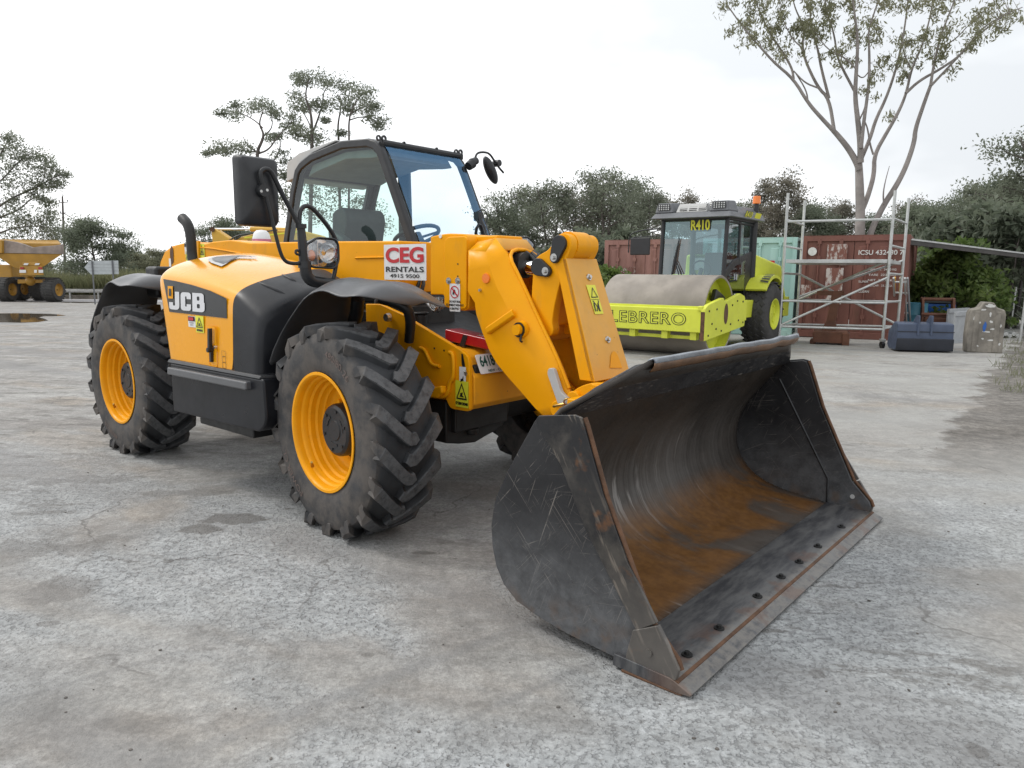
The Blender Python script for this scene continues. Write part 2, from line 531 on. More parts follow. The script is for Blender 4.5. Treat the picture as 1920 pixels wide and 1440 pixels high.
def bucket_in():
    m = Mat('rusty_bucket_inside')
    x, z = m.axis(0), m.axis(2)
    # polished curved streaks running round the shell
    v = m.map((0.5, 55, 0.5))
    st = m.noise(1.0, 4, 0.6, v)
    col = m.mix(m.ramp(m.noise(3.2, 6), 0.3, 0.7), (0.020,0.016,0.013), (0.042,0.033,0.026))
    mid = m.math('MULTIPLY', m.ramp(z, 0.86, 0.45), m.math('ADD', m.math('MULTIPLY', m.ramp(st, 0.34, 0.72), .55), m.math('MULTIPLY', m.ramp(m.noise(2.4, 5), .3, .7), .45)))
    col = m.mix(m.math('MULTIPLY', mid, 0.75), col, (0.135,0.125,0.116))
    mid2 = m.math('MULTIPLY', m.ramp(z, 0.70, 0.40), m.ramp(m.noise(1.0, 3, 0.6, m.map((1.4, 26, 1.4), (0,0,0), (4,2,1))), 0.58, 0.66))
    mid2 = m.math('MULTIPLY', mid2, m.ramp(m.noise(2.0, 3), 0.44, 0.56))
    col = m.mix(m.math('MULTIPLY', mid2, 0.75), col, (0.27,0.255,0.24))
    n = m.noise(1.7, 6, 0.62, m.map((1.0, 0.8, 1.0), (0,0,0.35)), 0.8)
    fl = m.math('MULTIPLY', m.ramp(z, 0.30, 0.12), m.ramp(x, 2.02, 1.90))
    rustc = m.mix(m.ramp(m.noise(22, 5, 0.7), 0.3, 0.7), (0.145,0.062,0.015), (0.215,0.098,0.024))
    col = m.mix(m.math('MULTIPLY', fl, m.math('MULTIPLY', m.ramp(n, 0.36, 0.56), 0.95)), col, rustc)
    col = m.mix(m.math('MULTIPLY', m.math('MULTIPLY', fl, m.ramp(n, 0.50, 0.38)), 0.8), col, (0.095,0.078,0.064))
    m.color(col).rough(m.ramp(m.noise(9, 5), 0.2, 0.8, 0.36, 0.62))
    m.set(Metallic=0.2)
    m.bump(m.noise(45, 6), 0.12, 0.003)
    return m.m
MT['bucket_in'] = bucket_in()
def edge_steel():
    m = Mat('cutting_edge_steel')
    col = m.mix(m.ramp(m.noise(4, 6, 0.65, m.map((5,1,1))), 0.34, 0.66), (0.055,0.056,0.062), (0.145,0.145,0.145))
    lip = m.math('MULTIPLY', m.ramp(m.axis(0), 2.17, 2.24), m.ramp(m.noise(26, 5, 0.7), 0.3, 0.62))
    col = m.mix(m.math('MULTIPLY', lip, 0.8), col, (0.20,0.185,0.165))
    rs = m.math('MULTIPLY', m.ramp(m.noise(5.5, 5, 0.6, m.map((1,1,1),(0,0,0),(7,3,0))), 0.54, 0.63), m.ramp(m.axis(0), 2.08, 2.20))
    col = m.mix(m.math('MULTIPLY', rs, 0.45), col, (0.15,0.075,0.045))
    m.color(col).rough(0.38)
    m.set(Metallic=0.35)
    m.bump(m.noise(60, 4), 0.1, 0.002)
    return m.m
MT['edge'] = edge_steel()
MT['rust'] = plain('rusty_edge', (0.105,0.050,0.024), 0.7, var=0.35, scale=14, dirt=0.4, dirtc=(0.06,0.03,0.015), bump=0.2)
MT['lip'] = plain('worn_lip_steel', (0.26,0.28,0.31), 0.34, metal=0.5, var=0.25, scale=7, dirt=0.35, dirtc=(0.11,0.07,0.045))
MT['lipunder'] = plain('rust_brown_lip', (0.115,0.058,0.026), 0.5, var=0.3, scale=6, dirt=0.3, dirtc=(0.06,0.035,0.02))
# ------------------------------------------------------------------ the yard
def ground_mat():
    m = Mat('worn_yard_surface')
    y = m.axis(1); x = m.axis(0)
    big = m.noise(0.22, 5, 0.6)
    mid = m.noise(1.1, 6, 0.62, None, 0.4)
    sweep = m.noise(0.55, 7, 0.62, m.map((0.26, 1.7, 1), (0, 0, R(-8))), 0.6)
    col = m.mix(m.ramp(mid, 0.34, 0.68), (0.285,0.274,0.258), (0.366,0.358,0.340))
    col = m.mix(m.math('MULTIPLY', m.ramp(sweep, 0.47, 0.64), 0.8), col, (0.262,0.244,0.226))
    col = m.mix(m.math('MULTIPLY', m.ramp(big, 0.50, 0.66), 0.5), col, (0.385,0.382,0.365))
    # tan dusted tracks
    tan = m.ramp(m.noise(0.75, 5, 0.58, m.map((0.7, 1.5, 1), (0,0,R(24)), (5,2,0))), 0.52, 0.66)
    col = m.mix(m.math('MULTIPLY', tan, m.ramp(y, 2.6, 5.0, .45, .8)), col, (0.315,0.276,0.232))
    # exposed aggregate: pale blue-grey stones with dark pits between them
    agm = m.math('MULTIPLY', m.ramp(m.noise(0.62, 4, 0.55, m.map((0.8, 1.2, 1), (0,0,R(28)), (3.2, 1.4, 0)), 0.5), 0.40, 0.56), m.ramp(y, 7.5, 3.4))
    st = m.vor(75, 'F1', None, 'Distance')
    pit = m.math('MULTIPLY', m.ramp(st, 0.40, 0.60), m.ramp(m.noise(34, 3), 0.46, 0.60))
    agc = m.mix(m.ramp(m.noise(40, 4), 0.3, 0.7), (0.365,0.380,0.386), (0.430,0.448,0.456))
    agc = m.mix(m.math('MULTIPLY', pit, .62), agc, (0.18,0.185,0.19))
    col = m.mix(m.math('MULTIPLY', agm, 0.85), col, agc)
    # mottling at every size
    for sc__, lo, hi, va, vb in ((1.9, .36, .64, .93, 1.10), (5.5, .36, .66, .91, 1.11), (16, .34, .68, .88, 1.14), (52, .32, .70, .84, 1.17)):
        col = m.tone(col, m.ramp(m.noise(sc__, 5, 0.66), lo, hi, va, vb))
    # fine grit, pits, dark bits
    g1 = m.noise(120, 4, 0.7)
    col = m.mix(m.math('MULTIPLY', m.ramp(g1, 0.54, 0.70), 0.36), col, (0.165,0.158,0.15))
    col = m.mix(m.math('MULTIPLY', m.ramp(g1, 0.44, 0.30), 0.35), col, (0.46,0.455,0.445))
    g2 = m.noise(24, 6, 0.72)
    col = m.mix(m.math('MULTIPLY', m.ramp(g2, 0.57, 0.70), 0.5), col, (0.19,0.178,0.165))
    sp = m.math('MULTIPLY', m.ramp(m.vor(11.0), 0.075, 0.045), m.ramp(m.noise(2.3, 3), 0.50, 0.58))
    col = m.mix(m.math('MULTIPLY', sp, 0.7), col, (0.10,0.095,0.09))
    # rough dark broken streaks further off on the left, hair cracks
    far = m.math('MULTIPLY', m.ramp(x, 1.5, -2.5), m.ramp(y, 4.0, 7.0))
    brk = m.math('MULTIPLY', m.ramp(m.noise(4.2, 10, 0.76, m.map((0.5, 1.7, 1), (0,0,R(10)))), 0.50, 0.61), m.math('MAXIMUM', m.math('MULTIPLY', far, 1.0), m.ramp(m.noise(0.33, 3, 0.5, m.map((1,1,1),(0,0,0),(9,4,0))), 0.46, 0.62)))
    col = m.mix(m.math('MULTIPLY', brk, 0.8), col, (0.150,0.140,0.128))
    warp = m.n('ShaderNodeVectorMath', operation='ADD')
    nzv = m.n('ShaderNodeTexNoise'); nzv.inputs['Scale'].default_value = 1.6; nzv.inputs['Detail'].default_value = 6
    m.l(m.co(), nzv.inputs['Vector']); m.l(m.co(), warp.inputs[0]); m.l(nzv.outputs['Color'], warp.inputs[1])
    cr = m.math('MULTIPLY', m.ramp(m.vor(0.42, 'DISTANCE_TO_EDGE', warp.outputs[0]), 0.006, 0.0015), m.ramp(m.noise(0.8, 3), 0.46, 0.58))
    col = m.mix(m.math('MULTIPLY', cr, 0.6), col, (0.12,0.112,0.105))
    # tyre-polished darker lanes, rubber smears
    lane = m.math('MULTIPLY', m.ramp(m.noise(0.5, 4, 0.5, m.map((0.22, 2.2, 1), (0,0,R(33)), (1,6,0))), 0.53, 0.66), 0.5)
    col = m.mix(lane, col, (0.235,0.232,0.230))
    smear = m.math('MULTIPLY', m.ramp(m.noise(1.3, 3, 0.5, m.map((0.10, 3.2, 1), (0,0,R(-38)), (2,3,0))), 0.62, 0.72), 0.4)
    col = m.mix(smear, col, (0.20,0.20,0.20))
    # paler slab on the right
    rt = m.math('MULTIPLY', m.ramp(x, 0.8, 4.2), m.ramp(m.noise(0.7, 5, 0.6, m.map((1,1,1),(0,0,0),(2,8,0))), 0.34, 0.60))
    col = m.mix(m.math('MULTIPLY', rt, 0.55), col, (0.385,0.382,0.360))
    # dirt verge beyond the slab edge on the right
    ed = m.math('SUBTRACT', x, m.math('ADD', m.math('MULTIPLY', y, VK), VB))
    ed = m.math('ADD', ed, m.math('MULTIPLY', m.math('SUBTRACT', m.noise(1.3, 8, 0.66), 0.5), 1.5))
    vg = m.math('MULTIPLY', m.ramp(ed, 0.0, 0.16), m.ramp(y, 4.6, 6.8))
    vc = m.mix(m.ramp(m.noise(1.6, 8, 0.68), 0.34, 0.66), (0.135,0.122,0.108), (0.225,0.207,0.185))
    vc = m.tone(vc, m.ramp(m.noise(9, 8, 0.74), 0.34, 0.68, 0.6, 1.35))
    vc = m.mix(m.ramp(m.noise(30, 6, 0.7), 0.52, 0.66), vc, (0.075,0.067,0.058))
    col = m.mix(m.math('MULTIPLY', vg, 0.92), col, vc)
    col = m.tone(col, m.math('ADD', 0.89, 0.0))
    # damp hollows and oil marks
    wob = m.math('SUBTRACT', m.noise(2.6, 7, 0.62), 0.5)
    wob2 = m.math('SUBTRACT', m.noise(9.0, 6, 0.66), 0.5)
    wet = None
    for px, py, w_, h_, k in ((120,1106,92,40,.6),(372,993,84,13,.8),(455,972,104,17,.9),(540,954,18,6,.8),(110,1028,250,38,.55),(20,1050,120,40,.4),(800,1037,60,8,1.),(855,1047,22,5,1.),(84,1169,36,8,.7),(1830,1405,46,36,.7),(1530,1262,28,16,.6),(905,1320,44,14,.4),(690,1228,22,7,.6),(628,1090,22,8,.5),(250,1360,120,34,.35),(60,1330,90,60,.3),(340,925,160,16,.5),(180,900,200,14,.45),(1700,1010,120,40,.25),(980,1190,60,14,.3)):
        c = G(px, py)
        rx = (G(px-w_/2, py)-G(px+w_/2, py)).length/2; ry = (G(px, py-h_/2)-G(px, py+h_/2)).length/2
        u = m.math('MULTIPLY', m.math('SUBTRACT', x, c.x), 1/rx); v = m.math('MULTIPLY', m.math('SUBTRACT', y, c.y), 1/ry)
        d = m.math('SQRT', m.math('ADD', m.math('MULTIPLY', u, u), m.math('MULTIPLY', v, v)))
        d = m.math('ADD', d, m.math('ADD', m.math('MULTIPLY', wob, 4.6), m.math('MULTIPLY', wob2, 1.8)))
        s_ = m.ramp(d, 1.06, 0.80, 0, k)
        wet = s_ if wet is None else m.math('MAXIMUM', wet, s_)
    col = m.mix(m.math('MULTIPLY', wet, 0.8), col, (0.125,0.117,0.108))
    m.color(col)
    m.rough(m.math('MULTIPLY', m.ramp(m.noise(1.4, 5), 0.35, 0.7, 0.66, 0.95), m.ramp(wet, 0.3, 1.0, 1.0, 0.5)))
    m.set(Specular_IOR_Level=0.3)
    h = m.math('ADD', m.math('MULTIPLY', g1, 0.5), m.math('MULTIPLY', m.math('MULTIPLY', pit, agm), -0.9))
    h = m.math('ADD', h, m.math('MULTIPLY', g2, 1.1))
    h = m.math('ADD', h, m.math('MULTIPLY', m.noise(5, 6, 0.65), 1.5))
    m.bump(h, 0.7, 0.010)
    return m.m
_a, _b = G(1893, 650), G(1795, 775)
VK = (_a.x-_b.x)/(_a.y-_b.y); VB = _a.x - VK*_a.y
MT['ground'] = ground_mat()
xs = [-400, -120, -60, -25, -10, -4, 0, 4, 10, 25, 60, 120, 400]
ys = [-30, -8, 0, 4, 8, 10, 15, 20, 30, 40, 60, 100, 250, 600]
gb = MB().grid([[(x, y, gz(y)) for x in xs] for y in ys])
g = gb.build('ground', MT['ground'], smooth=True, ang=80)
tag(g, kind='structure')

def blob(cx, cy, rx, ry, rot, seed, n=46, rough=0.32):
    rnd = random.Random(seed)
    ph = [(rnd.uniform(0, 6.28), rnd.uniform(.4, 1)/k**.8) for k in range(1, 9)]
    pts = []
    for i in range(n):
        t = 2*math.pi*i/n
        q = 1 + rough*sum(a*math.sin((k+1)*t+p) for k, (p, a) in enumerate(ph))
        u, v = rx*q*math.cos(t), ry*q*math.sin(t)
        X, Y = cx + u*math.cos(rot) - v*math.sin(rot), cy + u*math.sin(rot) + v*math.cos(rot)
        pts.append((X, Y, gz(Y)+0.004))
    return pts
# standing water on the left
pud = Mat('puddle_water')
pud.color((0.16,0.13,0.09)).rough(0.03)
pud.set(Specular_IOR_Level=0.9)
pud.bump(pud.noise(2.5, 3), 0.015, 0.01)
c = G(20, 595)
pts = []
for px, py in ((-60,589),(-10,588),(30,587.5),(60,588),(88,588.5),(112,590),(124,591.5),(100,593),(82,593),(72,595),(84,598),(90,601),(70,604),(40,605),(0,604.5),(-60,606)):
    q = G(px, py)
    pts.append((q.x, q.y, gz(q.y)+0.006))
tag(MB().sheet(pts).build('puddle', pud.m, smooth=False, fix=False), kind='structure')
pts = []
for px, py in ((108,565),(140,564),(165,565.2),(180,567.5),(150,568.3),(120,567.5)):
    q = G(px, py)
    pts.append((q.x, q.y, gz(q.y)+0.006))
tag(MB().sheet(pts).build('puddle', pud.m, smooth=False, fix=False), kind='structure')
# ------------------------------------------------------------------ telehandler
TH = empty('telehandler', TORG, DEL, 'yellow telescopic handler with a wide black bucket lowered to the ground', 'telehandler')

# wheels
def wheel_meshes():
    R0 = 0.577
    half = [(0.325,-.200),(0.338,-.222),(0.365,-.233),(0.40,-.241),(0.46,-.245),(0.505,-.241),(0.535,-.234),(0.556,-.222),(0.568,-.19),(0.574,-.15),(0.580,-.08),(0.583,0)]
    prof = half + [(r, -y) for r, y in reversed(half[:-1])]
    t = MB().lathe(prof, 114)
    N = 17
    path = [(-.243,.515,.522,-.030,.020),(-.247,.53,.555,-.020,.032),(-.243,.54,.590,-.008,.036),(-.222,.552,.614,.012,.036),(-.17,.566,.6205,.058,.033),(-.10,.574,.624,.118,.031),
            (-.045,.578,.6255,.162,.031),(-.015,.578,.626,.182,.032),(.012,.578,.626,.184,.031),(.036,.578,.6255,.170,.024)]
    def P(r, y, s):
        a = s/0.6
        return (r*math.cos(a), y, -r*math.sin(a))
    for side in (1, -1):
        for k in range(N):
            s0 = 2*math.pi*0.6*(k + (0.5 if side < 0 else 0))/N
            rows = []
            for i, (y, rb, rt, s, hw) in enumerate(path):
                j0, j1 = max(i-1, 0), min(i+1, len(path)-1)
                ty, ts = path[j1][0]-path[j0][0], path[j1][3]-path[j0][3]
                if i < 3: ty, ts = 0.9, 0.45
                l = math.hypot(ty, ts) or 1
                ny, ns = -ts/l, ty/l
                hb = hw + 0.013
                row = []
                for h, r in ((-hb, rb-.004), (-hw, rt), (hw, rt), (hb, rb-.004)):
                    yy = y + ny*h*(0.0 if i < 3 else 1)
                    if i < 3 and abs(h) > hw: yy *= .86; r -= .012
                    yy = max(-.249, min(.249, yy))
                    row.append(P(r, yy*side, s0 + s + ns*h))
                rows.append(row)
            b = MB().grid(rows)
            n = len(rows)
            b.f += [(0,1,2,3), (4*n-4, 4*n-1, 4*n-2, 4*n-3)]
            t.add(b.v, b.f)
    # the loaded tyre flattens where it stands
    def fit(x, y, z):
        r = math.hypot(x, z); k = (.335+(r-.335)*.93)/r if r > .335 else 1.0
        return (x*k, y*.81, z*k)
    t.v = [fit(*p) for p in t.v]
    t.v = [(x, y*(1+0.05*max(0, (-z-.45)/.13)), max(z, -R0+0.002*0)) for x, y, z in t.v]
    rim = [(.326,-.21),(.338,-.224),(.336,-.229),(.322,-.229),(.315,-.222),(.311,-.205),(.309,-.178),(.302,-.170),(.299,-.166),(.297,-.132),(.290,-.124),(.286,-.120),(.284,-.086),(.277,-.078),(.272,-.074),(.269,-.046),(.262,-.038),(.256,-.034),(.250,-.006),(.240,.004),(.215,.010),(.12,.010),(.10,.012)]
    return t, [(r, h*.85 + .004) for r, h in rim]
tyre_b, rim_prof = wheel_meshes()
def make_wheel(name, loc, rz):
    w = empty(name, loc, rz)
    w.parent = TH
    if 'tyre' not in WM:
        ty = tyre_b.build('tyre', MT['rubber'], w, ang=32, fix=False)
        bm = bmesh.new(); bm.from_mesh(ty.data); bmesh.ops.recalc_face_normals(bm, faces=bm.faces); bm.to_mesh(ty.data); bm.free()
        rb = MB().lathe(rim_prof, 64)
        for k in range(10):                                      # wheel nuts
            a = 2*math.pi*(k+.5)/10
            c = (.172*math.cos(a), .012, .172*math.sin(a))
            rb.cyl(c, (c[0], -.018, c[2]), .017, .015, 6)
        rm = rb.build('rim', MT['rim'], w, ang=40)
        a = R(232)
        vb = MB().cyl((.296*math.cos(a), -.15, .296*math.sin(a)), (.262*math.cos(a), -.165, .262*math.sin(a)), .009, .006, 10)
        vb.cyl((.262*math.cos(a), -.165, .262*math.sin(a)), (.252*math.cos(a), -.17, .252*math.sin(a)), .004, .004, 8)
        vb.lathe([(.300,-.19),(.291,-.178),(.287,-.145),(.294,-.132)], 1)
        vv = MB().cyl((.296*math.cos(a), -.15, .296*math.sin(a)), (.256*math.cos(a), -.168, .256*math.sin(a)), .010, .007, 10).build('valve', MT['brass'], w)
        hb = MB().lathe([(.002,-.108),(.055,-.108),(.058,-.103),(.128,-.108),(.143,-.098),(.150,-.082),(.151,.012)], 48)
        for k in range(6):
            a = 2*math.pi*k/6 + .3
            hb.cyl((.112*math.cos(a), -.102, .112*math.sin(a)), (.112*math.cos(a), -.113, .112*math.sin(a)), .010, .010, 6)
        for k in range(3):
            a = 2*math.pi*k/3
            for q in range(7):
                t0, t1 = a + q*.12, a + (q+1)*.12
                hb.hexa([(r*math.cos(t), h, r*math.sin(t)) for h in (-.102, -.108) for r, t in ((.075,t0),(.092,t0),(.092,t1),(.075,t1))])
        hu = hb.build('hub', MT['frame'], w, ang=30)
        WM.update(tyre=ty, rim=rm, hub=hu, valve=vv)
    else:
        for k in ('tyre', 'rim', 'hub', 'valve'):
            c = WM[k].copy(); COL.objects.link(c); c.parent = w
    return w
WM = {}
ST = R(-5.88)
WF = make_wheel('wheel', (0.0, -.920, .577), ST)
WR = make_wheel('wheel', (-2.75, -.920, .577), R(-.65))
make_wheel('wheel', (0.0, .920, .577), math.pi + ST)
make_wheel('wheel', (-2.75, .920, .577), math.pi)
def arc_text(s, rad, a0, size, parent, y=-.2025):
    vs, fs = text_data(s, size, 0.0, 1.15)
    b = MB()
    out_ = []
    for x, u, _ in vs:
        a = a0 - x/rad
        r = rad + u
        yy = y + max(0, (r-.46))*.03 + max(0, .455-r)*.09
        out_.append((r*math.cos(a), yy, r*math.sin(a)))
    b.add(out_, fs).build('size_marking', MT['rubbermark'], parent, smooth=False, fix=False)
arc_text('480/80-26', .455, R(62), .055, WF)
arc_text('POWER CL', .455, R(222), .055, WF)
arc_text('480/80-26', .455, R(250), .055, WR)

# engine cover and black cowl on the right-hand side
def side_y(z): return -1.10 + (z-.82)*(.025/.56)
REAR = [(None,.82),(None,1.0),(None,1.2),(None,1.34),(-1.068,1.395),(-1.045,1.43),(-1.0,1.465),(-.93,1.50),(-.80,1.54),(-.6,1.572),(-.42,1.59)]
FRNT = [(None,.82),(None,.98),(None,1.14),(None,1.245),(-1.068,1.29),(-1.045,1.32),(-1.0,1.35),(-.93,1.378),(-.80,1.415),(-.6,1.455),(-.42,1.475)]
NOSE = [(-1.10,.82),(-1.092,.96),(-1.084,1.05),(-1.075,1.11),(-1.06,1.155),(-1.03,1.19),(-.985,1.225),(-.92,1.265),(-.80,1.315),(-.6,1.365),(-.42,1.385)]
def sec(tab): return [(side_y(z) if y is None else y, z) for y, z in tab]
def pod_pt(x_t, j):
    a, b = sec(REAR)[j], sec(FRNT)[j]
    t = x_t**1.7
    y, z = a[0]+(b[0]-a[0])*t, a[1]+(b[1]-a[1])*t
    xr = -1.80 - .17*(z-.83)/.6
    return (xr + (-.95-xr)*x_t, y, z)
def dense(fn, n, m=len(REAR)):
    return [[fn(i/n, j) for j in range(m)] for i in range(n+1)]
rows = dense(pod_pt, 10)
r0 = rows[0]
back = [[(p[0]-.055, p[1]+.05*(1 if p[1] < -.6 else .5), p[2]-.05*max(0, (p[2]-1.2)/.4)) for p in r0], [(p[0]-.035, p[1]+.012, p[2]-.012*max(0, (p[2]-1.2)/.3)) for p in r0]]
b = MB().grid(back + rows)
EC = b.build('engine_cover', MT['pod_yellow'], TH, ang=60)
sub = EC.modifiers.new('sub', 'SUBSURF'); sub.levels = sub.render_levels = 2
def cowl_pt(t, j):
    a, b = pod_pt(1.0, j), NOSE[j]
    q = t
    return (-.947 + (.947-.68)*q, a[1]+(b[0]-a[1])*q, a[2]+(b[1]-a[2])*(q**1.15))
rows = [[cowl_pt(i/5, j) for j in range(11)] for i in range(6)]
last = rows[-1]
front = [[(-.655, y+.02, z-.022) for x, y, z in last], [(-.648, y+.06, z-.06) for x, y, z in last], [(-.64, min(y+.30, -.30), max(z-.32, .80)) for x, y, z in last]]
CW = MB().grid(rows + front).build('front_cowl', MT['cowl'], TH, ang=60)
sub = CW.modifiers.new('sub', 'SUBSURF'); sub.levels = sub.render_levels = 2
# ridges moulded in the cowl
def surf(px, py, lim=(-2.0, -.68)):
    d = mray(px, py)
    for k in range(2600):
        p = CAM_M + d*(2.0 + k*.0022)
        if lim[0] < p.x < lim[1] and -1.12 < p.y < -.40:
            if p.x < -.95:
                xr = -1.92
                t = min(1, max(0, (p.x-xr)/(-.95-xr)))**1.7
                cv = [((a[0]+(b[0]-a[0])*t), (a[1]+(b[1]-a[1])*t)) for a, b in zip(sec(REAR), sec(FRNT))]
            else:
                t = (p.x+.95)/.27
                cv = [((a[0]+(b[0]-a[0])*t), (a[1]+(b[1]-a[1])*t**1.15)) for a, b in zip(sec(FRNT), NOSE)]
            zt = None
            for (y0, z0), (y1, z1) in zip(cv, cv[1:]):
                if y0 <= p.y <= y1:
                    zt = z0 + (z1-z0)*(p.y-y0)/max(1e-6, y1-y0)
            if zt is None and p.y > -1.1: continue
            if zt is not None and p.z <= zt:
                return p
    return None
ridge = MB()
for a, bq in (((483,528),(536,551)), ((528,514),(556,528))):
    pts = []
    for k in range(5):
        q = surf(a[0]+(bq[0]-a[0])*k/4, a[1]+(bq[1]-a[1])*k/4)
        if q is not None: pts.append(q + Vector((0,0,-.004)))
    if len(pts) > 2: ridge.tube(pts, [.004]+[.014]*(len(pts)-2)+[.004], 8, 1)
if ridge.v: ridge.build('moulded_ridge', MT['cowl'], CW, ang=60)
# air intake let into the top
pv = [surf(*q) for q in ((388,487),(396,494),(415,501),(424,496),(433,489.5),(449,483),(470,482.5),(484,485),(478,481.5),(450,480),(420,481),(400,482.5))]
if all(p is not None for p in pv):
    MB().sheet([p + Vector((0,0,.006)) for p in pv]).build('intake_surround', MT['greypatch'], EC, smooth=False, fix=False)
    c = sum(pv, Vector())/len(pv)
    MB().sheet([c + (p-c)*.80 + Vector((0.0,0,.010)) for p in pv]).build('intake_grille', MT['panelgrey'], EC, smooth=False, fix=False)
# side panel with lettering
SO, SN = Vector((-1.4, side_y(1.1), 1.1)), Vector((0, -1, .0446)).normalized()
def SP(px, py): return onplane(px, py, SO, SN)
pnl = [SP(*q) for q in ((307,523),(330,527),(360,534),(395,545),(425.5,559.5),(426.5,597),(372,590.5),(318.5,584.5))]
MB().sheet([p + SN*.004 for p in pnl]).build('logo_panel', MT['panelgrey'], EC, smooth=False, fix=False)
def jcb():
    J = rounded([(0,0),(.62,0),(.62,1),(.36,1),(.36,.22),(.24,.22),(.24,.40),(0,.40)], [.16,.22,0,0,.05,.05,0,0])
    Cc = rounded([(.70,0),(1.30,0),(1.30,.36),(1.05,.36),(1.05,.22),(.97,.22),(.97,.78),(1.05,.78),(1.05,.64),(1.30,.64),(1.30,1),(.70,1)], [.2,.2,0,0,.04,.05,.05,.04,0,0,.2,.2])
    Bo = rounded([(1.38,0),(2.06,0),(2.06,.50),(2.02,.52),(2.02,1),(1.38,1)], [0,.2,.06,.06,.18,0])
    B1 = rounded([(1.64,.19),(1.80,.19),(1.80,.42),(1.64,.42)], .06)
    B2 = rounded([(1.64,.60),(1.78,.60),(1.78,.82),(1.64,.82)], .06)
    return shape_mesh([J, Cc, Bo, B1, B2])
p0, p1, p2 = SP(319.5,579.5), SP(386,586), SP(322,546)
fr = Frame(p0, p1-p0, p2-p0)
jv, jf = jcb()
kx_, ky_ = (p1-p0).length/2.06, (p2-p0).length*.97
decal(fr, ([(v[0]*kx_, v[1]*ky_, 0) for v in jv], jf), 'brand_lettering', MT['lettergrey'], EC, .008)
q = fr.p(.012, (p2-p0).length*1.02, .0)
decal(fr, rect(.075,.085), 'brand_badge', MT['signyellow'] if False else MT['yellow'], EC, .009, (.022, (p2-p0).length*.92))
decal(fr, rect(.035,.05), 'badge_print', MT['frame'], EC, .012, (.022, (p2-p0).length*.92))
def triangle_sign(w, h):
    """yellow rectangle with a black outlined triangle: returns (ground, ink) outlines"""
    g_ = rect(w, h)
    t = shape_mesh([rounded([(-.42*w,-.20*h),(.42*w,-.20*h),(0,.44*h)], .05*w), rounded([(-.31*w,-.145*h),(.31*w,-.145*h),(0,.33*h)], .03*w)])
    pict = shape_mesh([[(-.16*w,-.10*h),(.16*w,-.10*h),(.13*w,-.05*h),(.03*w,-.04*h),(.10*w,.03*h),(.05*w,.09*h),(-.05*w,.03*h),(-.13*w,.05*h),(-.10*w,-.03*h)]])
    return g_, join2(t, pict)
def sticker_tri(fr, w, h, parent, text=None, tsize=.14, d=.004):
    g_, ink = triangle_sign(w, h)
    s = decal(fr, g_, 'warning_sticker', MT['signyellow'], parent, d)
    if text: ink = join2(ink, moved(text_data(text, h*tsize, .002, .8), 0, -.36*h))
    decal(fr, ink, 'sticker_print', MT['blackink'], s, d+.003)
    return s
def mid(a, b): return (Vector(a)+Vector(b))/2
rgt, upv = (p1-p0), Vector((0,0,1))
c = SP(376,608); w_ = (SP(383.5,608)-SP(368.5,608)).length; h_ = (SP(376,592.5)-SP(376,624)).length
sticker_tri(Frame(c, rgt, upv), w_, h_, EC, 'HOT SURFACE', .13, .006)
c = SP(361,603); w_ = (SP(368,603)-SP(354.5,603)).length; h_ = (SP(361,592.5)-SP(361,613)).length
fr2 = Frame(c, rgt, upv)
s_ = decal(fr2, rect(w_, h_), 'danger_sticker', MT['white'], EC, .005)
decal(fr2, rect(w_*.9, h_*.42), 'sticker_print', MT['blackink'], s_, .008, (0, h_*.26))
decal(fr2, rect(w_*.7, h_*.28, .01), 'sticker_band', MT['red'], s_, .011, (0, h_*.26))
decal(fr2, moved(text_data('MOVING\nPARTS', h_*.2), 0, -.22*h_), 'sticker_text', MT['blackink'], s_, .008)
# latch
a, bq = SP(388,612), SP(411,690)
c = SP(400,650)
fr3 = Frame(c, rgt, upv)
hl = (SP(400,612)-SP(400,688)).length
dd = shape_mesh([rounded([(-.055,-hl/2),(.055,-hl/2),(.055,hl/2),(-.055,hl/2)], .02), rounded([(-.047,-hl/2+.01),(.047,-hl/2+.01),(.047,hl/2-.012),(-.047,hl/2-.012)], .016)])
decal(fr3, dd, 'latch_recess', MT['rim'], EC, .010)
hb = MB()
hb.hexa([fr3.p(x, y, d) for d in (.004, .022) for x, y in ((-.022,-.10),(.002,-.10),(.006,-.02),(-.018,-.02))])
hb.hexa([fr3.p(x, y, d) for d in (.010, .034) for x, y in ((-.016,-.02),(.010,-.02),(.020,.12),(-.002,.12))])
hb.cyl(fr3.p(-.006,-.02,.0), fr3.p(-.006,-.02,.04), .016, .016, 12)
hb.build('latch_handle', MT['frame'], EC, bevel=.002)
MB().cyl(fr3.p(-.035,0,.0), fr3.p(-.035,0,.014), .026, .022, 16).build('orange_stop', MT['orange'], EC)
MB().cyl(fr3.p(.035,-.0,.0), fr3.p(.035,-.0,.012), .012, .010, 12).build('key_lock', MT['steel'], EC)
c = SP(421,674)
fr4 = Frame(c, rgt, upv)
hh = (SP(421,657)-SP(421,690)).length
decal(fr4, join2(*[moved(shape_mesh([rect(.045, hh/3.1)[0], [(x*.86, y*.9) for x, y, _ in rect(.045, hh/3.1)[0]]]), 0, (k-1)*hh/3) for k in range(3)]), 'symbol_sticker', MT['blackink'], EC, .005)
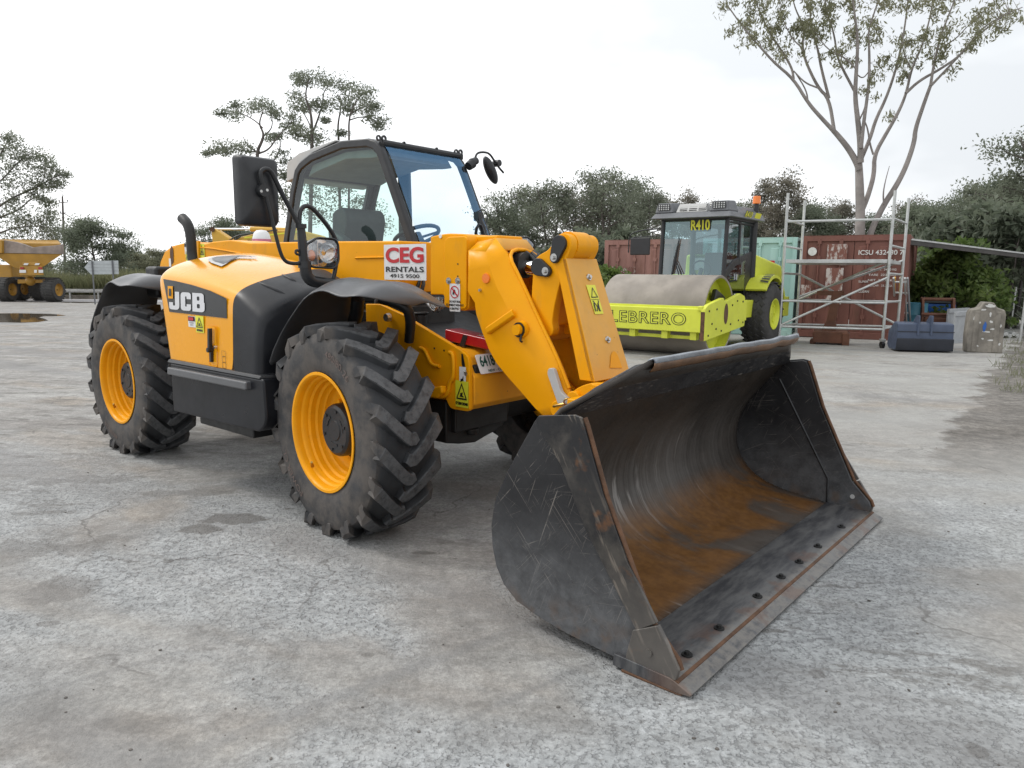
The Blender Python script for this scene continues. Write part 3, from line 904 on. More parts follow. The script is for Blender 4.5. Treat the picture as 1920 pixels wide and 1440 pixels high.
# lower skirt with rubbing strip
prof = rounded([(-1.76,.47),(-.62,.49),(-.545,.56),(-.56,.82),(-1.76,.815)], [.02,.07,.06,.02,.02])
SK = MB().prism(prof, -1.125, -.50).build('side_skirt', MT['cowl'], TH, bevel=.025, seg=4)
MB().hexa([(-1.75,-1.16,.735),(-.70,-1.165,.742),(-.70,-1.10,.742),(-1.75,-1.10,.735),(-1.75,-1.155,.79),(-.70,-1.16,.795),(-.70,-1.10,.795),(-1.75,-1.10,.79)]).build('rubbing_strip', MT['fender'], SK, bevel=.012)
MB().hexa([(-1.80,-1.13,.815),(-.60,-1.13,.818),(-.56,-1.0,.818),(-1.80,-1.0,.815),(-1.80,-1.115,.838),(-.60,-1.115,.838),(-.56,-1.0,.838),(-1.80,-1.0,.838)]).build('skirt_lip', MT['frame'], SK, bevel=.006)
MB().box((-1.55,-1.04,.40),(-.85,-.5,.47)).build('step_rail', MT['underside'], SK, bevel=.01)

# chassis
ch = MB().prism([(-3.5,.70),(-.6,.55),(.30,.66),(.46,.68),(.46,.92),(.10,1.04),(-.42,1.20),(-3.45,1.20)], -.38, .40)
CH = ch.build('chassis', MT['underside'], TH, bevel=.01)
MB().box((-.42,-.40,.80),(-.40,.8,1.28)).build('bulkhead', MT['underside'], CH, bevel=.01)
def CPx(px, py, y=-.42):
    p = MPt(px, py, y=y); return (p.x, p.z)
sp_ = [CPx(*q) for q in ((704,566),(716,570),(729,576),(762,591),(774,600),(870,658),(880,667),(883,680),(884,769),(878,771),(847,766),(834,736))]
sp_ = [(-.46,1.25)] + sp_[1:] + [(.10,.76),(-.05,.70),(-.46,.70)]
sp_ = rounded(sp_, [0,.02,.02,.02,.02,.05,.04,.04,.02,.02,.03,.02,.08,.05,0], 4)
PL = MB().prism(sp_, -.435, -.405).build('side_plate', MT['yellow'], CH, bevel=.006)
lip = MB()
lp = [CPx(*q, y=-.445) for q in ((842,661),(850,663),(851,708),(843,717),(841,735),(832,746),(806,738))]
lip.tube([(x, -.445, z) for x, z in lp], .013, 8, 2)
lp = [CPx(*q, y=-.445) for q in ((787,652),(796,655),(803,671),(810,684),(824,687))]
lip.tube([(x, -.445, z) for x, z in lp], .011, 8, 2)
c = MPt(813,733, y=-.455)
lip.build('pressed_lip', MT['yellow'], PL, ang=60)
lg = [MPt(*q, y=-.44) for q in ((803,726),(838,722),(840,735),(830,746),(803,742))]
MB().slab(lg, (0,-1,0), .05).build('lower_bracket', MT['yellow'], PL, bevel=.012)
MB().cyl(c + Vector((0,0,-.012)), c + Vector((0,-.03,.012)), .022, .020, 6).build('bolt', MT['steel'], PL)
for q in ((815,653),(833,657),(872,717),(773,640)):
    p = MPt(*q, y=-.436); MB().cyl(p, p+Vector((0,-.003,0)), .006, .006, 8).build('bolt_hole', MT['blackink'], PL)
# slot, decals on the plate
fr = Frame(MPt(871,685, y=-.437), (1,0,0), (0,0,1))
decal(fr, shape_mesh([rounded([(.0,-.055),(.018,-.055),(.0,.02),(-.012,.066),(-.024,.066),(-.022,.01)], .008)]), 'hook_slot', MT['underside'], PL, .002)
MB().cyl(fr.p(.012,-.052,0), fr.p(.016,-.03,.012), .010, .008, 8).build('hook_pin', MT['steel'], PL)
fr = Frame(MPt(868,703.5, y=-.437), (1,0,0), (0,0,1))
s_ = decal(fr, rect(.052,.098,.006), 'hook_sticker', MT['white'], PL, .003)
decal(fr, shape_mesh([[(-.015,-.04),(.01,-.03),(.008,0),(.0,-.02),(-.012,-.022)]]), 'sticker_print', MT['blackink'], s_, .006)
fr = Frame(MPt(867,739, y=-.437), (1,0,0), (0,0,1))
sticker_tri(fr, .105, .155, PL, 'CRUSH ZONE', .125)
# front cross-member with the number plate
cm = MB().prism([(.10,.70),(.44,.665),(.475,.70),(.475,.86),(.455,.885),(.415,.97),(.36,1.00),(.05,1.03)], -.40, .36)
XM = cm.build('cross_member', MT['yellow_used'], CH, bevel=.008)
pa, pb = Vector((.468,-.36,.878)), Vector((.468,.02,.878))
upd = Vector((-.04,0,.088)).normalized()
frp = Frame(Vector((.470,-.172,.930)), (0,1,0), upd)
NP = MB().add([frp.p(x, y, d) for d in (0, .006) for x, y, _ in rect(.392,.118,.012)[0]], []).v
k = len(NP)//2
npb = MB().add(NP, [tuple(range(k)), tuple(range(k, 2*k))] + [(i, (i+1) % k, (i+1) % k + k, i+k) for i in range(k)])
NPo = npb.build('number_plate', MT['white'], XM)
decal(frp, join2(moved(text_data('64184C', .088, .0022, .70, 1.0, 'LEFT'), -.180, .012), moved(text_data('NSW - CONDITIONAL', .022, .0006, 1.2), .0, -.046)), 'plate_lettering', MT['greenink'], NPo, .009)
rbx = MB().hexa([(.115,-.285,1.042),(.54,-.285,1.004),(.54,-.15,1.004),(.115,-.15,1.042),(.115,-.285,1.112),(.54,-.285,1.066),(.54,-.15,1.066),(.115,-.15,1.112)])
RB = rbx.build('safety_strut', MT['redbar'], TH, bevel=.008)
st_ = MB()
st_.hexa([(.245,-.291,1.02),(.285,-.291,1.015),(.285,-.16,1.02),(.245,-.16,1.02),(.275,-.288,1.088),(.31,-.288,1.083),(.31,-.15,1.083),(.275,-.15,1.088)])
st_.build('strap', MT['frame'], RB)
st_ = MB().tube([(.33,-.25,1.08),(.38,-.22,1.09),(.46,-.20,1.07)], .006, 6, 2).build('strut_pin', MT['steel'], RB)
MB().box((-.36,-.30,1.04),(-.18,.1,1.24)).cyl((-.16,-.24,1.10),(-.16,-.24,1.19),.05).cyl((-.16,-.24,1.19),(-.16,-.24,1.205),.06).build('filler_block', MT['underside'], CH, bevel=.008)
ax = MB().prism(rounded([(-.11,.46),(.11,.46),(.14,.56),(.11,.66),(-.11,.66),(-.14,.56)], .05), -.70, .70)
ax.prism([(-.42,.44),(-.30,.415),(-.16,.40),(-.06,.425),(.02,.44),(.10,.47),(.16,.55),(.16,.70),(-.42,.70)], .02, .26, 'x')
ax.box((-.2,-.38,.50),(.30,.10,.70)).cyl((.26,-.20,.50),(.26,-.20,.46),.05,.04,12)
for k in range(4):
    ax.cyl((.26,-.34+k*.1,.60),(.285,-.34+k*.1,.60),.016)
AX = ax.build('front_axle', MT['underside'], TH, bevel=.02)
MB().prism(rounded([(-2.93,.36),(-2.57,.36),(-2.53,.5),(-2.55,.70),(-2.95,.70),(-2.97,.5)], .05), -.66, .66).build('rear_axle', MT['underside'], TH, bevel=.02)
hoses = MB()
for k, (px, py) in enumerate(((782,557),(788,557))):
    hoses.tube([MPt(px-40, py-2, y=-.2+.02*k), MPt(px+14, py+2, y=-.2+.02*k), MPt(px+30, py+27, y=-.2+.02*k), MPt(px+38+3*k, py+24, y=-.2), MPt(px+39+3*k, py+2, y=-.2)], .012, 8, 2)
for px in (811, 821):
    p = MPt(px, 566, y=-.21); hoses.cyl(p+Vector((0,0,-.03)), p+Vector((0,0,.03)), .021, .021, 6)
hoses.build('hydraulic_pipe', MT['steel'], TH, ang=60)
hz = MB()
for k in range(3):
    hz.tube([(-.36+.05*k,-.20,1.24),(-.32+.05*k,-.12,1.40),(-.5,.02,1.5)], .013, 8, 2)
hz.build('hydraulic_hose', MT['frame'], TH, ang=60)

# mudguards: domed strips with a wavy outer edge
MG = [(None,(-.62,.86)),((524,618,-1.08),(-.57,1.12)),((549,585,-1.08),(-.47,1.27)),((566,558,-1.10),(-.40,1.345)),((587,546,-1.115),(-.30,1.385)),((606,542.5,-1.125),(-.20,1.40)),((622,551,-1.13),(-.12,1.405)),
      ((638,557,-1.13),(-.05,1.405)),((655,555,-1.125),(.02,1.40)),((674,553.5,-1.11),(.09,1.39)),((696,558,-1.05),(.17,1.365)),((729,566,-.93),(.27,1.325)),((765,573,-.78),(.36,1.285)),((777,575.5,-.72),(.385,1.265))]
rows = []
for pq, (xi, zi) in MG:
    o = MPt(pq[0], pq[1], y=pq[2]) if pq else Vector((-.60,-1.10,.87))
    i = Vector((xi, -.52, zi))
    row = []
    for k in range(8):
        t = k/7
        p = o.lerp(i, t)
        lim = min(1, (abs(o.y)-.52)/.5)
        p.z += .052*math.sin(math.pi*min(1, t*1.25))**1*lim if t < .8 else 0
        row.append(p)
    rows.append(row)
FGm = MB().grid(rows)
def guard(dx, mirror, cx0=0):
    b = MB()
    b.v = [(x+dx, -y if mirror else y, z) for x, y, z in FGm.v]
    b.f = list(FGm.f)
    o = b.build('mudguard', MT['fender'], TH, ang=50, solid=.012)
    s2 = o.modifiers.new('sub', 'SUBSURF'); s2.levels = s2.render_levels = 1
    return o
g1 = guard(0, False)
g2 = guard(-2.75, False)
guard(0, True)
brk = MB()
brk.tube([MPt(671,560,y=-.60), MPt(669,585,y=-.58), MPt(660,618,y=-.52)], .042, 8)
brk.build('mudguard_bracket', MT['frame'], g1, ang=50)
brk = MB()
brk.tube([MPt(712,560,y=-.66), MPt(760,572,y=-.58), MPt(771,596,y=-.53), MPt(767,640,y=-.50)], [.03,.032,.032,.03], 8, 2)
brk.build('mudguard_bracket', MT['frame'], g1, ang=50)
p = MPt(730,595,y=-.445)
MB().cyl(p, p+Vector((0,-.03,0)), .028, .024, 8).build('mudguard_bolt', MT['steel'], g1)

# ------------------------------------------------------------------ boom
YB0, YB1 = -.28, .06
top = [(-3.72,1.18),(-3.745,1.30),(-3.74,1.46),(-3.70,1.53),(-3.60,1.62),(-3.45,1.668),(-3.20,1.692),(-2.98,1.694),(-2.86,1.672),(-2.72,1.69),(-2.4,1.70),(-2.1,1.672),(-1.1,1.664),(-.35,1.652),(-.30,1.652),(-.30,1.32),(-2.9,1.30),(-3.2,1.10)]
BM = MB().prism(top, YB0, YB1).build('boom', MT['yellow'], TH, bevel=.012, seg=3)
tubeb = MB().tube([(-3.05,-.283,1.655),(-2.75,-.283,1.638),(-2.35,-.283,1.60),(-1.95,-.283,1.555)], .008, 6, 1)
tubeb.build('weld_seam', MT['yellow'], BM, ang=60)
tubeb = MB()
tubeb.tube([(-.75,-.283,1.545),(-.45,-.283,1.548)], .007, 6)
tubeb.build('weld_seam', MT['yellow'], BM, ang=60)
pk = [MPt(*q, y=-.30) for q in ((303,497),(312,472),(332,459),(352,455),(372,451),(372,500),(318,505))]
MB().slab([p for p in pk], (0,1,0), .02).build('pivot_plate', MT['yellow'], BM, bevel=.006)
fr = Frame(MPt(322,478,y=-.302), (1,0,0), (0,0,1))
decal(fr, shape_mesh([rounded([(-.035,-.09),(.03,-.07),(.04,.05),(.01,.09),(-.03,.04)], .02)]), 'inspection_hole', MT['rust'], BM, .002)
fr = Frame(MPt(319.5,495,y=-.302), (1,0,0), (0,0,1))
decal(fr, rect(.04,.10), 'pivot_sticker', MT['white'], BM, .003)
fr = Frame(MPt(380,472,y=-.2805), (1,0,0), (0,0,1))
sticker_tri(fr, .085, .135, BM)
fr = Frame(MPt(352,482,y=-.303), (1,0,0), (0,0,1))
sticker_tri(fr, .06, .10, BM)
fr = Frame(MPt(350,466,y=-.303), (1,0,0), (0,0,1))
s_ = decal(fr, rect(.06, .10), 'danger_sticker', MT['white'], BM, .004)
decal(fr, rect(.055, .03), 'sticker_print', MT['blackink'], s_, .007, (0,.03))
# boom head casting
hd = rounded([CPx(*q, y=-.30) for q in ((803,444),(812,441.5),(835,437),(874,438.5),(877,545),(875,578),(868,583.5),(838,579),(829,574),(829,553),(803,553))], [.0,.03,.10,.05,.02,.03,.03,.03,.03,.02,0], 4)
HD = MB().prism(hd, -.2835, .062).build('boom_head', MT['yellow'], BM, bevel=.014, seg=3)
cv = rounded([CPx(*q, y=-.307) for q in ((831,575),(831,452),(838,444),(869,443),(873,448),(873,545),(872,577),(866,580))], [.02,.05,.05,.05,.03,.02,.03,.02], 4)
MB().prism(cv, -.300, -.280).build('head_cover', MT['yellow'], HD, bevel=.007, seg=3)
for q in ((841.5,526.5),(858.5,526.5)):
    p = MPt(*q, y=-.300); MB().cyl(p, p+Vector((0,-.004,0)), .020, .020, 18).cyl(p, p+Vector((0,-.014,0)), .010, .009, 8).build('head_bolt', MT['steel'], HD)
bl = MB()
for q in ((858.5,495),(858.5,518)):
    p = MPt(*q, y=-.300); bl.cyl(p, p+Vector((0,-.002,0)), .005, .005, 8)
p = MPt(826,443,y=-.285); 
bl.build('tapped_hole', MT['blackink'], HD)
MB().cyl(p+Vector((0,.002,0)), p+Vector((0,-.003,0)), .012, .012, 14).build('lifting_hole', MT['white'], HD)
fr = Frame(MPt(853.5,558,y=-.300), (1,0,0), (0,0,1))
wS, hS = .088, .165
s_ = decal(fr, rect(wS, hS), 'no_riding_sticker', MT['white'], HD, .003)
def ring2(r, q, n=40): return shape_mesh([[(r*math.cos(2*math.pi*i/n), r*math.sin(2*math.pi*i/n)) for i in range(n)], [(q*math.cos(2*math.pi*i/n), q*math.sin(2*math.pi*i/n)) for i in range(n)]])
rg = ring2(.037, .031)
bar = ([(-.028,.022,0),(-.022,.028,0),(.028,-.022,0),(.022,-.028,0)], [(0,1,2,3)])
decal(fr, moved(join2(rg, bar), 0, .033), 'ban_ring', MT['red'], s_, .006)
decal(fr, join2(moved(shape_mesh([[(-.02,-.015),(-.005,-.015),(-.002,.002),(.004,-.015),(.018,-.015),(.018,-.010),(.008,-.008),(.002,.015),(-.012,.012)]]), 0, .033), *[moved(text_data(t, .017, .0008, .85), 0, -.024-.021*k) for k, t in enumerate(('DO NOT RIDE', 'EQUIPMENT WITHOUT', 'A SEATBELT'))]), 'sticker_print', MT['blackink'], s_, .005)
# hire-company sticker
fr = Frame(mid(MPt(721,459,y=-.2805), MPt(800,526,y=-.2805)), (1,0,0), (0,0,1))
wC = (MPt(721,490,y=-.2805)-MPt(800,490,y=-.2805)).length
hC = (MPt(760,459,y=-.2805)-MPt(760,526,y=-.2805)).length
s_ = decal(fr, rect(wC, hC), 'hire_sticker', MT['white'], BM, .004)
def fitted(t, w, h, bold):
    vs, fs = text_data(t, 1, bold, 1)
    a = np.array(vs); lo, hi = a.min(0), a.max(0)
    kx, ky = w/(hi[0]-lo[0]), h/(hi[1]-lo[1])
    return [((v[0]-(lo[0]+hi[0])/2)*kx, (v[1]-(lo[1]+hi[1])/2)*ky, 0) for v in vs], fs
decal(fr, moved(fitted('CEG', wC*.90, hC*.44, .035), 0, hC*.20), 'sticker_name', MT['red'], s_, .008)
decal(fr, join2(moved(fitted('RENTALS', wC*.90, hC*.155, .022), 0, -hC*.20), moved(fitted('4915 9500', wC*.70, hC*.105, .016), 0, -hC*.385)), 'sticker_text', MT['blackink'], s_, .008)
# inner boom section
IB = MB().prism(rounded([(.10,1.365),(.37,1.345),(.37,1.585),(.10,1.60)], .03), -.262, .045).build('inner_boom', MT['yellow'], BM, bevel=.02, seg=3)
MB().box((.25,-.20,1.60),(.47,.03,1.672)).build('boom_top_rail', MT['yellow'], BM, bevel=.01)
MB().box((.29,-.20,1.585),(.50,-.12,1.635)).build('hose_guide', MT['rust'], BM)

# ------------------------------------------------------------------ boom nose: two cheeks, a bridge with a rounded opening
YC = -.095
def nz_pt(px, py, y):
    return MPt(px, py, y=y)
Bk = [(878,470),(878,508),(877,546),(890,567),(893,589),(904,622),(917,655.6),(930.5,680.6),(954,709),(978,736),(1004,766),(1030,790)]
Mi = [(911,472),(918,500),(930,536),(941,557),(957,590),(977,622),(999,658),(1015,684),(1032,712),(1047,733),(1058,756),(1064,776)]
Fr = [(929,446),(950,473),(966,505),(981,533),(994,566),(1012,602),(1033,645),(1046,672),(1058,700),(1067,728),(1075,748),(1082,770)]
yM = [-.325]*12
yF = [-.235,-.235,-.24,-.25,-.262,-.275,-.285,-.292,-.298,-.302,-.306,-.31]
rowsB = [nz_pt(*q, -.325) for q in Bk]
rowsM = [nz_pt(*q, -.325) for q in Mi]
rowsF = [nz_pt(*q, y) for q, y in zip(Fr, yF)]
def cheek(mirror):
    f = (lambda p: Vector((p.x, 2*YC-p.y, p.z))) if mirror else (lambda p: p)
    rr = []
    for b_, m_, f_ in zip(rowsB, rowsM, rowsF):
        bb = b_.lerp(m_, .08)
        rr.append([f(b_ + Vector((0,.035,0))), f(b_), f(bb), f(b_.lerp(m_, .5)), f(m_), f(m_.lerp(f_, .5)), f(f_), f(f_ + Vector((-.012,.035,-.004)))])
    return MB().grid(rr)
NS = empty('boom_nose', (0,0,0)); NS.parent = TH
nsb = cheek(False)
m2 = cheek(True)
# bridge across the top and down to the rim of the opening
def br(p, y): return Vector((p.x, y, p.z))
b0, b1, b2 = rowsB[0], rowsM[0], rowsF[0]
YL, YR = -.235, 2*YC+.235
top_pts = [b0, Vector((.44,0,1.655)), rowsF[0], rowsF[0].lerp(rowsF[1], .6)]
nb_ = MB()
rr = []
F0, F1_ = rowsF[0], rowsF[1]
wtop = F0.lerp(F1_, .78)
ptA = [(b0.x-.01, F0.z-.02), (F0.x, F0.z), (wtop.x, wtop.z)]
for x, z in ptA:
    rr.append([Vector((x, YL+(YR-YL)*k/6, z)) for k in range(7)])
nb_.grid(rr)
for s in (0, 1):
    f = (lambda p: Vector((p.x, 2*YC-p.y, p.z))) if s else (lambda p: Vector(p))
    tri = MB()
    tri.add([f(b0), f(b1), f(F0), f(Vector((b0.x-.01, YL, F0.z-.02)))], [(0,1,2,3)])
    tri.build('corner_gusset', MT['yellow'], NS, ang=28, solid=.012)
nsb.build('cheek_plate', MT['yellow'], NS, ang=28, solid=.022, bevel=0)
m2.build('cheek_plate', MT['yellow'], NS, ang=28, solid=.022, bevel=0)
nb_.build('bridge_plate', MT['yellow_glare'], NS, ang=28, solid=.02)
# rim of the opening
rim_ = []
e0, e1 = wtop, rowsF[4]
for y in (YL, YR):
    pass
mr_ = lambda p: Vector((p.x, 2*YC-p.y, p.z))
pr = [rowsF[9], rowsF[7], rowsF[5], rowsF[3], Vector((e0.x+.004, YL+.004, e0.z)), Vector((e0.x+.004, YR-.004, e0.z)), mr_(rowsF[3]), mr_(rowsF[5]), mr_(rowsF[7]), mr_(rowsF[9])]
MB().tube(pr, .011, 8, 2).build('opening_rim', MT['yellow'], NS, ang=60)
# raised channel, pin, reflector, grease point on the near cheek
ca, cb = MPt(918,628,y=-.33), MPt(968,594,y=-.33)
dv = (cb-ca).normalized()
pn = Vector((-dv.z, 0, dv.x))
if pn.z < 0: pn = -pn
MB().hexa([ca, cb, cb+pn*.052, ca+pn*.052, ca+pn*.01+Vector((0,-.02,0)), cb+pn*.01+Vector((0,-.02,0)), cb+pn*.042+Vector((0,-.02,0)), ca+pn*.042+Vector((0,-.02,0))]).build('stiffener', MT['yellow'], NS, bevel=.006)
p = MPt(976,618,y=-.327)
MB().cyl(p+Vector((0,.01,0)), p+Vector((0,-.012,0)), .050, .046, 24).cyl(p, p+Vector((0,-.042,0)), .031, .029, 22).build('pivot_boss', MT['yellow'], NS)
MB().lathe([(.033,-.010),(.041,-.010),(.041,-.020),(.033,-.020)], 24, closed=True, c=(p.x,p.y,p.z)).tube([p+Vector((.02,-.02,-.025)), p+Vector((.025,-.03,-.06)), p+Vector((.03,-.02,-.065))], .007, 6).build('retaining_ring', MT['underside'], NS)
p = MPt(912,522,y=-.326)
MB().cyl(p, p+Vector((0,-.008,0)), .029, .027, 24).build('reflector', MT['orange'], NS)
p = MPt(901,544,y=-.326)
MB().cyl(p, p+Vector((0,-.012,0)), .010, .008, 8).build('grease_nipple', MT['steel'], NS)
# tilt cylinder
tr_ = MB().cyl((.30,YC,1.50),(.60,YC,1.50),.075,.075,24)
TR = tr_.build('tilt_cylinder', MT['underside'], NS)
a_, b_ = MPt(945,498,y=YC), MPt(1008,505,y=YC)
MB().cyl((.45,YC,1.50), b_ + Vector((.04,0,-.0)), .042, .042, 24).build('cylinder_rod', MT['chrome'], TR)
for k in range(3):
    MB().tube([Vector((.34,-.04+.045*k,1.62)), Vector((.52,-.05+.045*k,1.60)), Vector((.66,-.06+.04*k,1.52)), Vector((.74,-.05+.04*k,1.38)), Vector((.80,-.03+.03*k,1.22))], .013, 8, 2).build('nose_hose', MT['frame'], NS, ang=60)
# grey latch on the near cheek, chain and pin ring
lt = rounded([(lambda p: (p.x, p.z))(MPt(*q, y=-.34)) for q in ((1028,700),(1030,690),(1040,690),(1054,735),(1068,748),(1066,757),(1048,757))], [.02,.02,.02,.02,.01,.01,.01], 3)
LT = MB().prism(lt, -.352, -.325).build('latch_lever', MT['greypatch'], NS, bevel=.004)
c = MPt(1068,759,y=-.36)
MB().tube([c + Vector((.034*math.cos(t), .012*math.sin(2*t), .034*math.sin(t))) for t in (2*math.pi*i/20 for i in range(21))], .0045, 6).tube([c+Vector((-.034,0,0)), c+Vector((-.07,-.01,-.01)), c+Vector((-.105,0,-.022))], .008, 6).build('pin_ring', MT['brass'], NS)

# bell-crank: two cast cheeks on a common pivot tube
LV = empty('bell_crank', (0,0,0)); LV.parent = TH
def LP(px, py, y=-.235): p = MPt(px, py, y=y); return (p.x, p.z)
lo_ = [LP(*q) for q in ((1002,500),(1002,490),(1013,478),(1028,470),(1036,461),(1043,447),(1049,440),(1058,437),(1067,440),(1073,450),(1073,466),(1066,482),(1056,497),(1057,512),(1049,540),(1041,575),(1037,605),(1040,618),(1036,630),(1022,632),(1010,622),(1004,605),(998,575),(999,545))]
lo_ = rounded(lo_, .015, 2)
lv = MB().prism(lo_, -.245, -.185).prism(lo_, -.045, .015)
pvb = MPt(976,618,y=-.327); pivp = (pvb.x+.02, pvb.z)
web = rounded([LP(*q) for q in ((1004,545),(1036,545),(1030,612),(1004,612))], .02)
lv.prism(web, -.20, -.03)
lv.build('lever_casting', MT['yellow'], LV, bevel=.012, seg=3)
MB().cyl((pivp[0], -.27, pivp[1]), (pivp[0], .05, pivp[1]), .075, .075, 28).build('pivot_tube', MT['yellow_glare'], LV, bevel=.008)
tp = LP(1053,460); tq = LP(1012,503)
MB().cyl((tp[0],-.25,tp[1]),(tp[0],.02,tp[1]),.055,.055,24).cyl((tp[0],-.185,tp[1]),(tp[0],-.045,tp[1]),.075,.075,28).build('link_pin', MT['yellow'], LV)
MB().cyl((tq[0],-.19,tq[1]),(tq[0],-.04,tq[1]),.065,.065,24).build('rod_eye', MT['underside'], LV)
def keeper(p0, p1, r0, r1, y):
    p0, p1 = Vector(p0), Vector(p1)
    d = (p1-p0); a = math.atan2(d.y, d.x); L_ = d.length
    g_ = math.acos(max(-1, min(1, (r0-r1)/L_)))
    pts = [p0 + Vector((math.cos(a+t), math.sin(a+t)))*r0 for t in np.linspace(g_, 2*math.pi-g_, 18)]
    pts += [p1 + Vector((math.cos(a+t), math.sin(a+t)))*r1 for t in np.linspace(-g_, g_, 12)]
    k_ = MB().prism([tuple(q) for q in pts], y, y-.022).build('pin_keeper', MT['frame'], LV, bevel=.004)
    MB().cyl((p1.x, y-.02, p1.y), (p1.x, y-.026, p1.y), r1*.72, r1*.72, 20).cyl((p1.x, y-.026, p1.y), (p1.x, y-.040, p1.y), r1*.38, r1*.36, 6).build('keeper_bolt', MT['steel'], k_)
keeper(LP(1048.5,457.5,-.26), LP(1040.5,483,-.26), .046, .030, -.247)
keeper(LP(1009,500.5,-.26), LP(1024.5,508.5,-.26), .047, .031, -.247)
# broad link plate down to the carriage
xt, xb2 = 1.0, 1.225
tl, trr = MPt(1061.5,484,x=xt), MPt(1119,485,x=xt)
zt = (tl.z+trr.z)/2
bl_, brr = MPt(1116,712,x=xb2), MPt(1183,700,x=xb2)
zb = .90
LK = empty('tilt_link', (0,0,0)); LK.parent = TH
def lk(y, s, dx): # along the plate 0 top .. 1 bottom
    return Vector((xt+(xb2-xt)*s + dx, y, zt+(zb-zt)*s))
lw0, lw1, rw0, rw1 = tl.y, bl_.y, trr.y, brr.y
pl_ = MB().hexa([lk(lw1,1,-.03), lk(lw1,1,0), lk(rw1,1,0), lk(rw1,1,-.03), lk(lw0,0,-.03), lk(lw0,0,0), lk(rw0,0,0), lk(rw0,0,-.03)])
LKp = pl_.build('link_plate', MT['yellow_glare'], LK, bevel=.005)
fl_ = MB()
for y0, y1, w_ in ((lw0, lw1, .0), (rw0, rw1, -.02)):
    fl_.hexa([lk(y1+w_,1,-.10), lk(y1+w_,1,-.001), lk(y1+w_+.018,1,-.001), lk(y1+w_+.018,1,-.10), lk(y0+w_,0,-.075), lk(y0+w_,0,-.001), lk(y0+w_+.018,0,-.001), lk(y0+w_+.018,0,-.075)])
fl_.build('link_flange', MT['yellow'], LK, bevel=.004)
nrm = Vector(((zb-zt), 0, -(xb2-xt))).normalized() * -1
frk = Frame(lk((lw0+rw0)/2, .0, .001), Vector((0,1,0)), Vector((xt-xb2, 0, zt-zb)))
Lk = (lk(0,1,0)-lk(0,0,0)).length
def fk(px, py):
    d = mray(px, py); p = CAM_M + d*((frk.o-CAM_M).dot(frk.n)/d.dot(frk.n))
    return ((p-frk.o).dot(frk.r), (p-frk.o).dot(frk.u))
for a in ((1104,520),(1139,637)):
    x, y = fk(*a)
    MB().cyl(frk.p(x,y,0), frk.p(x,y,.006), .020, .018, 14).cyl(frk.p(x,y,0), frk.p(x,y,.016), .011, .010, 8).build('plate_bolt', MT['steel'], LKp)
q4 = [fk(*a) for a in ((1098,534.5),(1115,534.5),(1131,588.5),(1115,589.5))]
s_ = decal(frk, ([(x,y,0) for x,y in q4], [(0,1,2,3)]), 'warning_sticker', MT['signyellow'], LKp, .003)
cx_, cy_ = np.mean(q4, 0)
wq = abs(q4[1][0]-q4[0][0]); hq = abs(q4[3][1]-q4[0][1])
tri_ = shape_mesh([[(-.38*wq,.06*hq),(.38*wq,.06*hq),(0,.42*hq)], [(-.28*wq,.09*hq),(.28*wq,.09*hq),(0,.36*hq)]])
pic = shape_mesh([[(-.34*wq,-.40*hq),(-.22*wq,-.40*hq),(-.22*wq,-.12*hq),(-.34*wq,-.12*hq)], [(.10*wq,-.40*hq),(.24*wq,-.40*hq),(.24*wq,-.14*hq),(.10*wq,-.14*hq)], [(-.34*wq,-.05*hq),(-.28*wq,-.03*hq),(.30*wq,-.40*hq),(.24*wq,-.42*hq)], [(.30*wq,-.03*hq),(.36*wq,-.06*hq),(-.10*wq,-.42*hq),(-.16*wq,-.39*hq)], [(-.46*wq,-.01*hq),(.46*wq,-.01*hq),(.46*wq,.004*hq),(-.46*wq,.004*hq)]])
decal(frk, moved(join2(tri_, pic), cx_, cy_), 'sticker_print', MT['blackink'], s_, .006)
sl_ = [fk(*a) for a in ((1143,690),(1145,664),(1150,657),(1157,664),(1166,690))]
decal(frk, shape_mesh([rounded(sl_, [0,.02,.02,.02,0], 4)]), 'plate_slot', MT['yellow'], LKp, .003)

# carriage behind the bucket
cg = MB()
hp = [(1.00,.70),(1.06,.80),(1.12,.86),(1.22,.90),(1.34,.90),(1.40,.86),(1.34,.46),(1.20,.40),(1.04,.55)]
for y in (-.30, -.02, .20):
    cg.prism(rounded(hp, .04, 3), y, y+.03)
cg.cyl((1.12,-.33,.80),(1.12,.26,.80),.045,.045,20)
cg.box((1.22,-.31,.86),(1.40,.24,.892)).box((1.28,-.60,.42),(1.335,.52,.86))
cg.cyl((1.03,-.34,.735),(1.03,.11,.735),.05,.05,20)
cg.build('carriage', MT['yellow'], TH, bevel=.006)
# ------------------------------------------------------------------ bucket
BK = empty('bucket', (0,0,0)); BK.parent = TH
HW = 1.207
inner = [(1.845,1.10),(1.77,1.015),(1.70,.938),(1.62,.848),(1.545,.76),(1.485,.685),(1.437,.615),(1.402,.545),(1.382,.475),(1.376,.40),(1.388,.325),(1.418,.255),(1.462,.198),(1.525,.148),(1.605,.112),(1.70,.088),(1.82,.071),(2.00,.055),(2.13,.047)]
SH = MB()
ys = [-HW+2*HW*k/40 for k in range(41)]
def trim(z, s):       # the spill guard narrows towards its top
    return HW - .43*max(0, (z-.935)/.165)
rnd = random.Random(7)
rows = []
for x, z in inner:
    w_ = trim(z, 1)
    rows.append([Vector((x, -w_+2*w_*k/40, z)) for k in range(41)])
o = SH.grid(rows).build('shell', MT['bucket_in'], BK, ang=50, solid=.018, offset=-1, fix=False)
bm = bmesh.new(); bm.from_mesh(o.data); bmesh.ops.recalc_face_normals(bm, faces=bm.faces)
f0 = bm.faces[len(bm.faces)//2]
if f0.normal.x < 0: bmesh.ops.reverse_faces(bm, faces=bm.faces)
bm.to_mesh(o.data); bm.free()
SHo = o
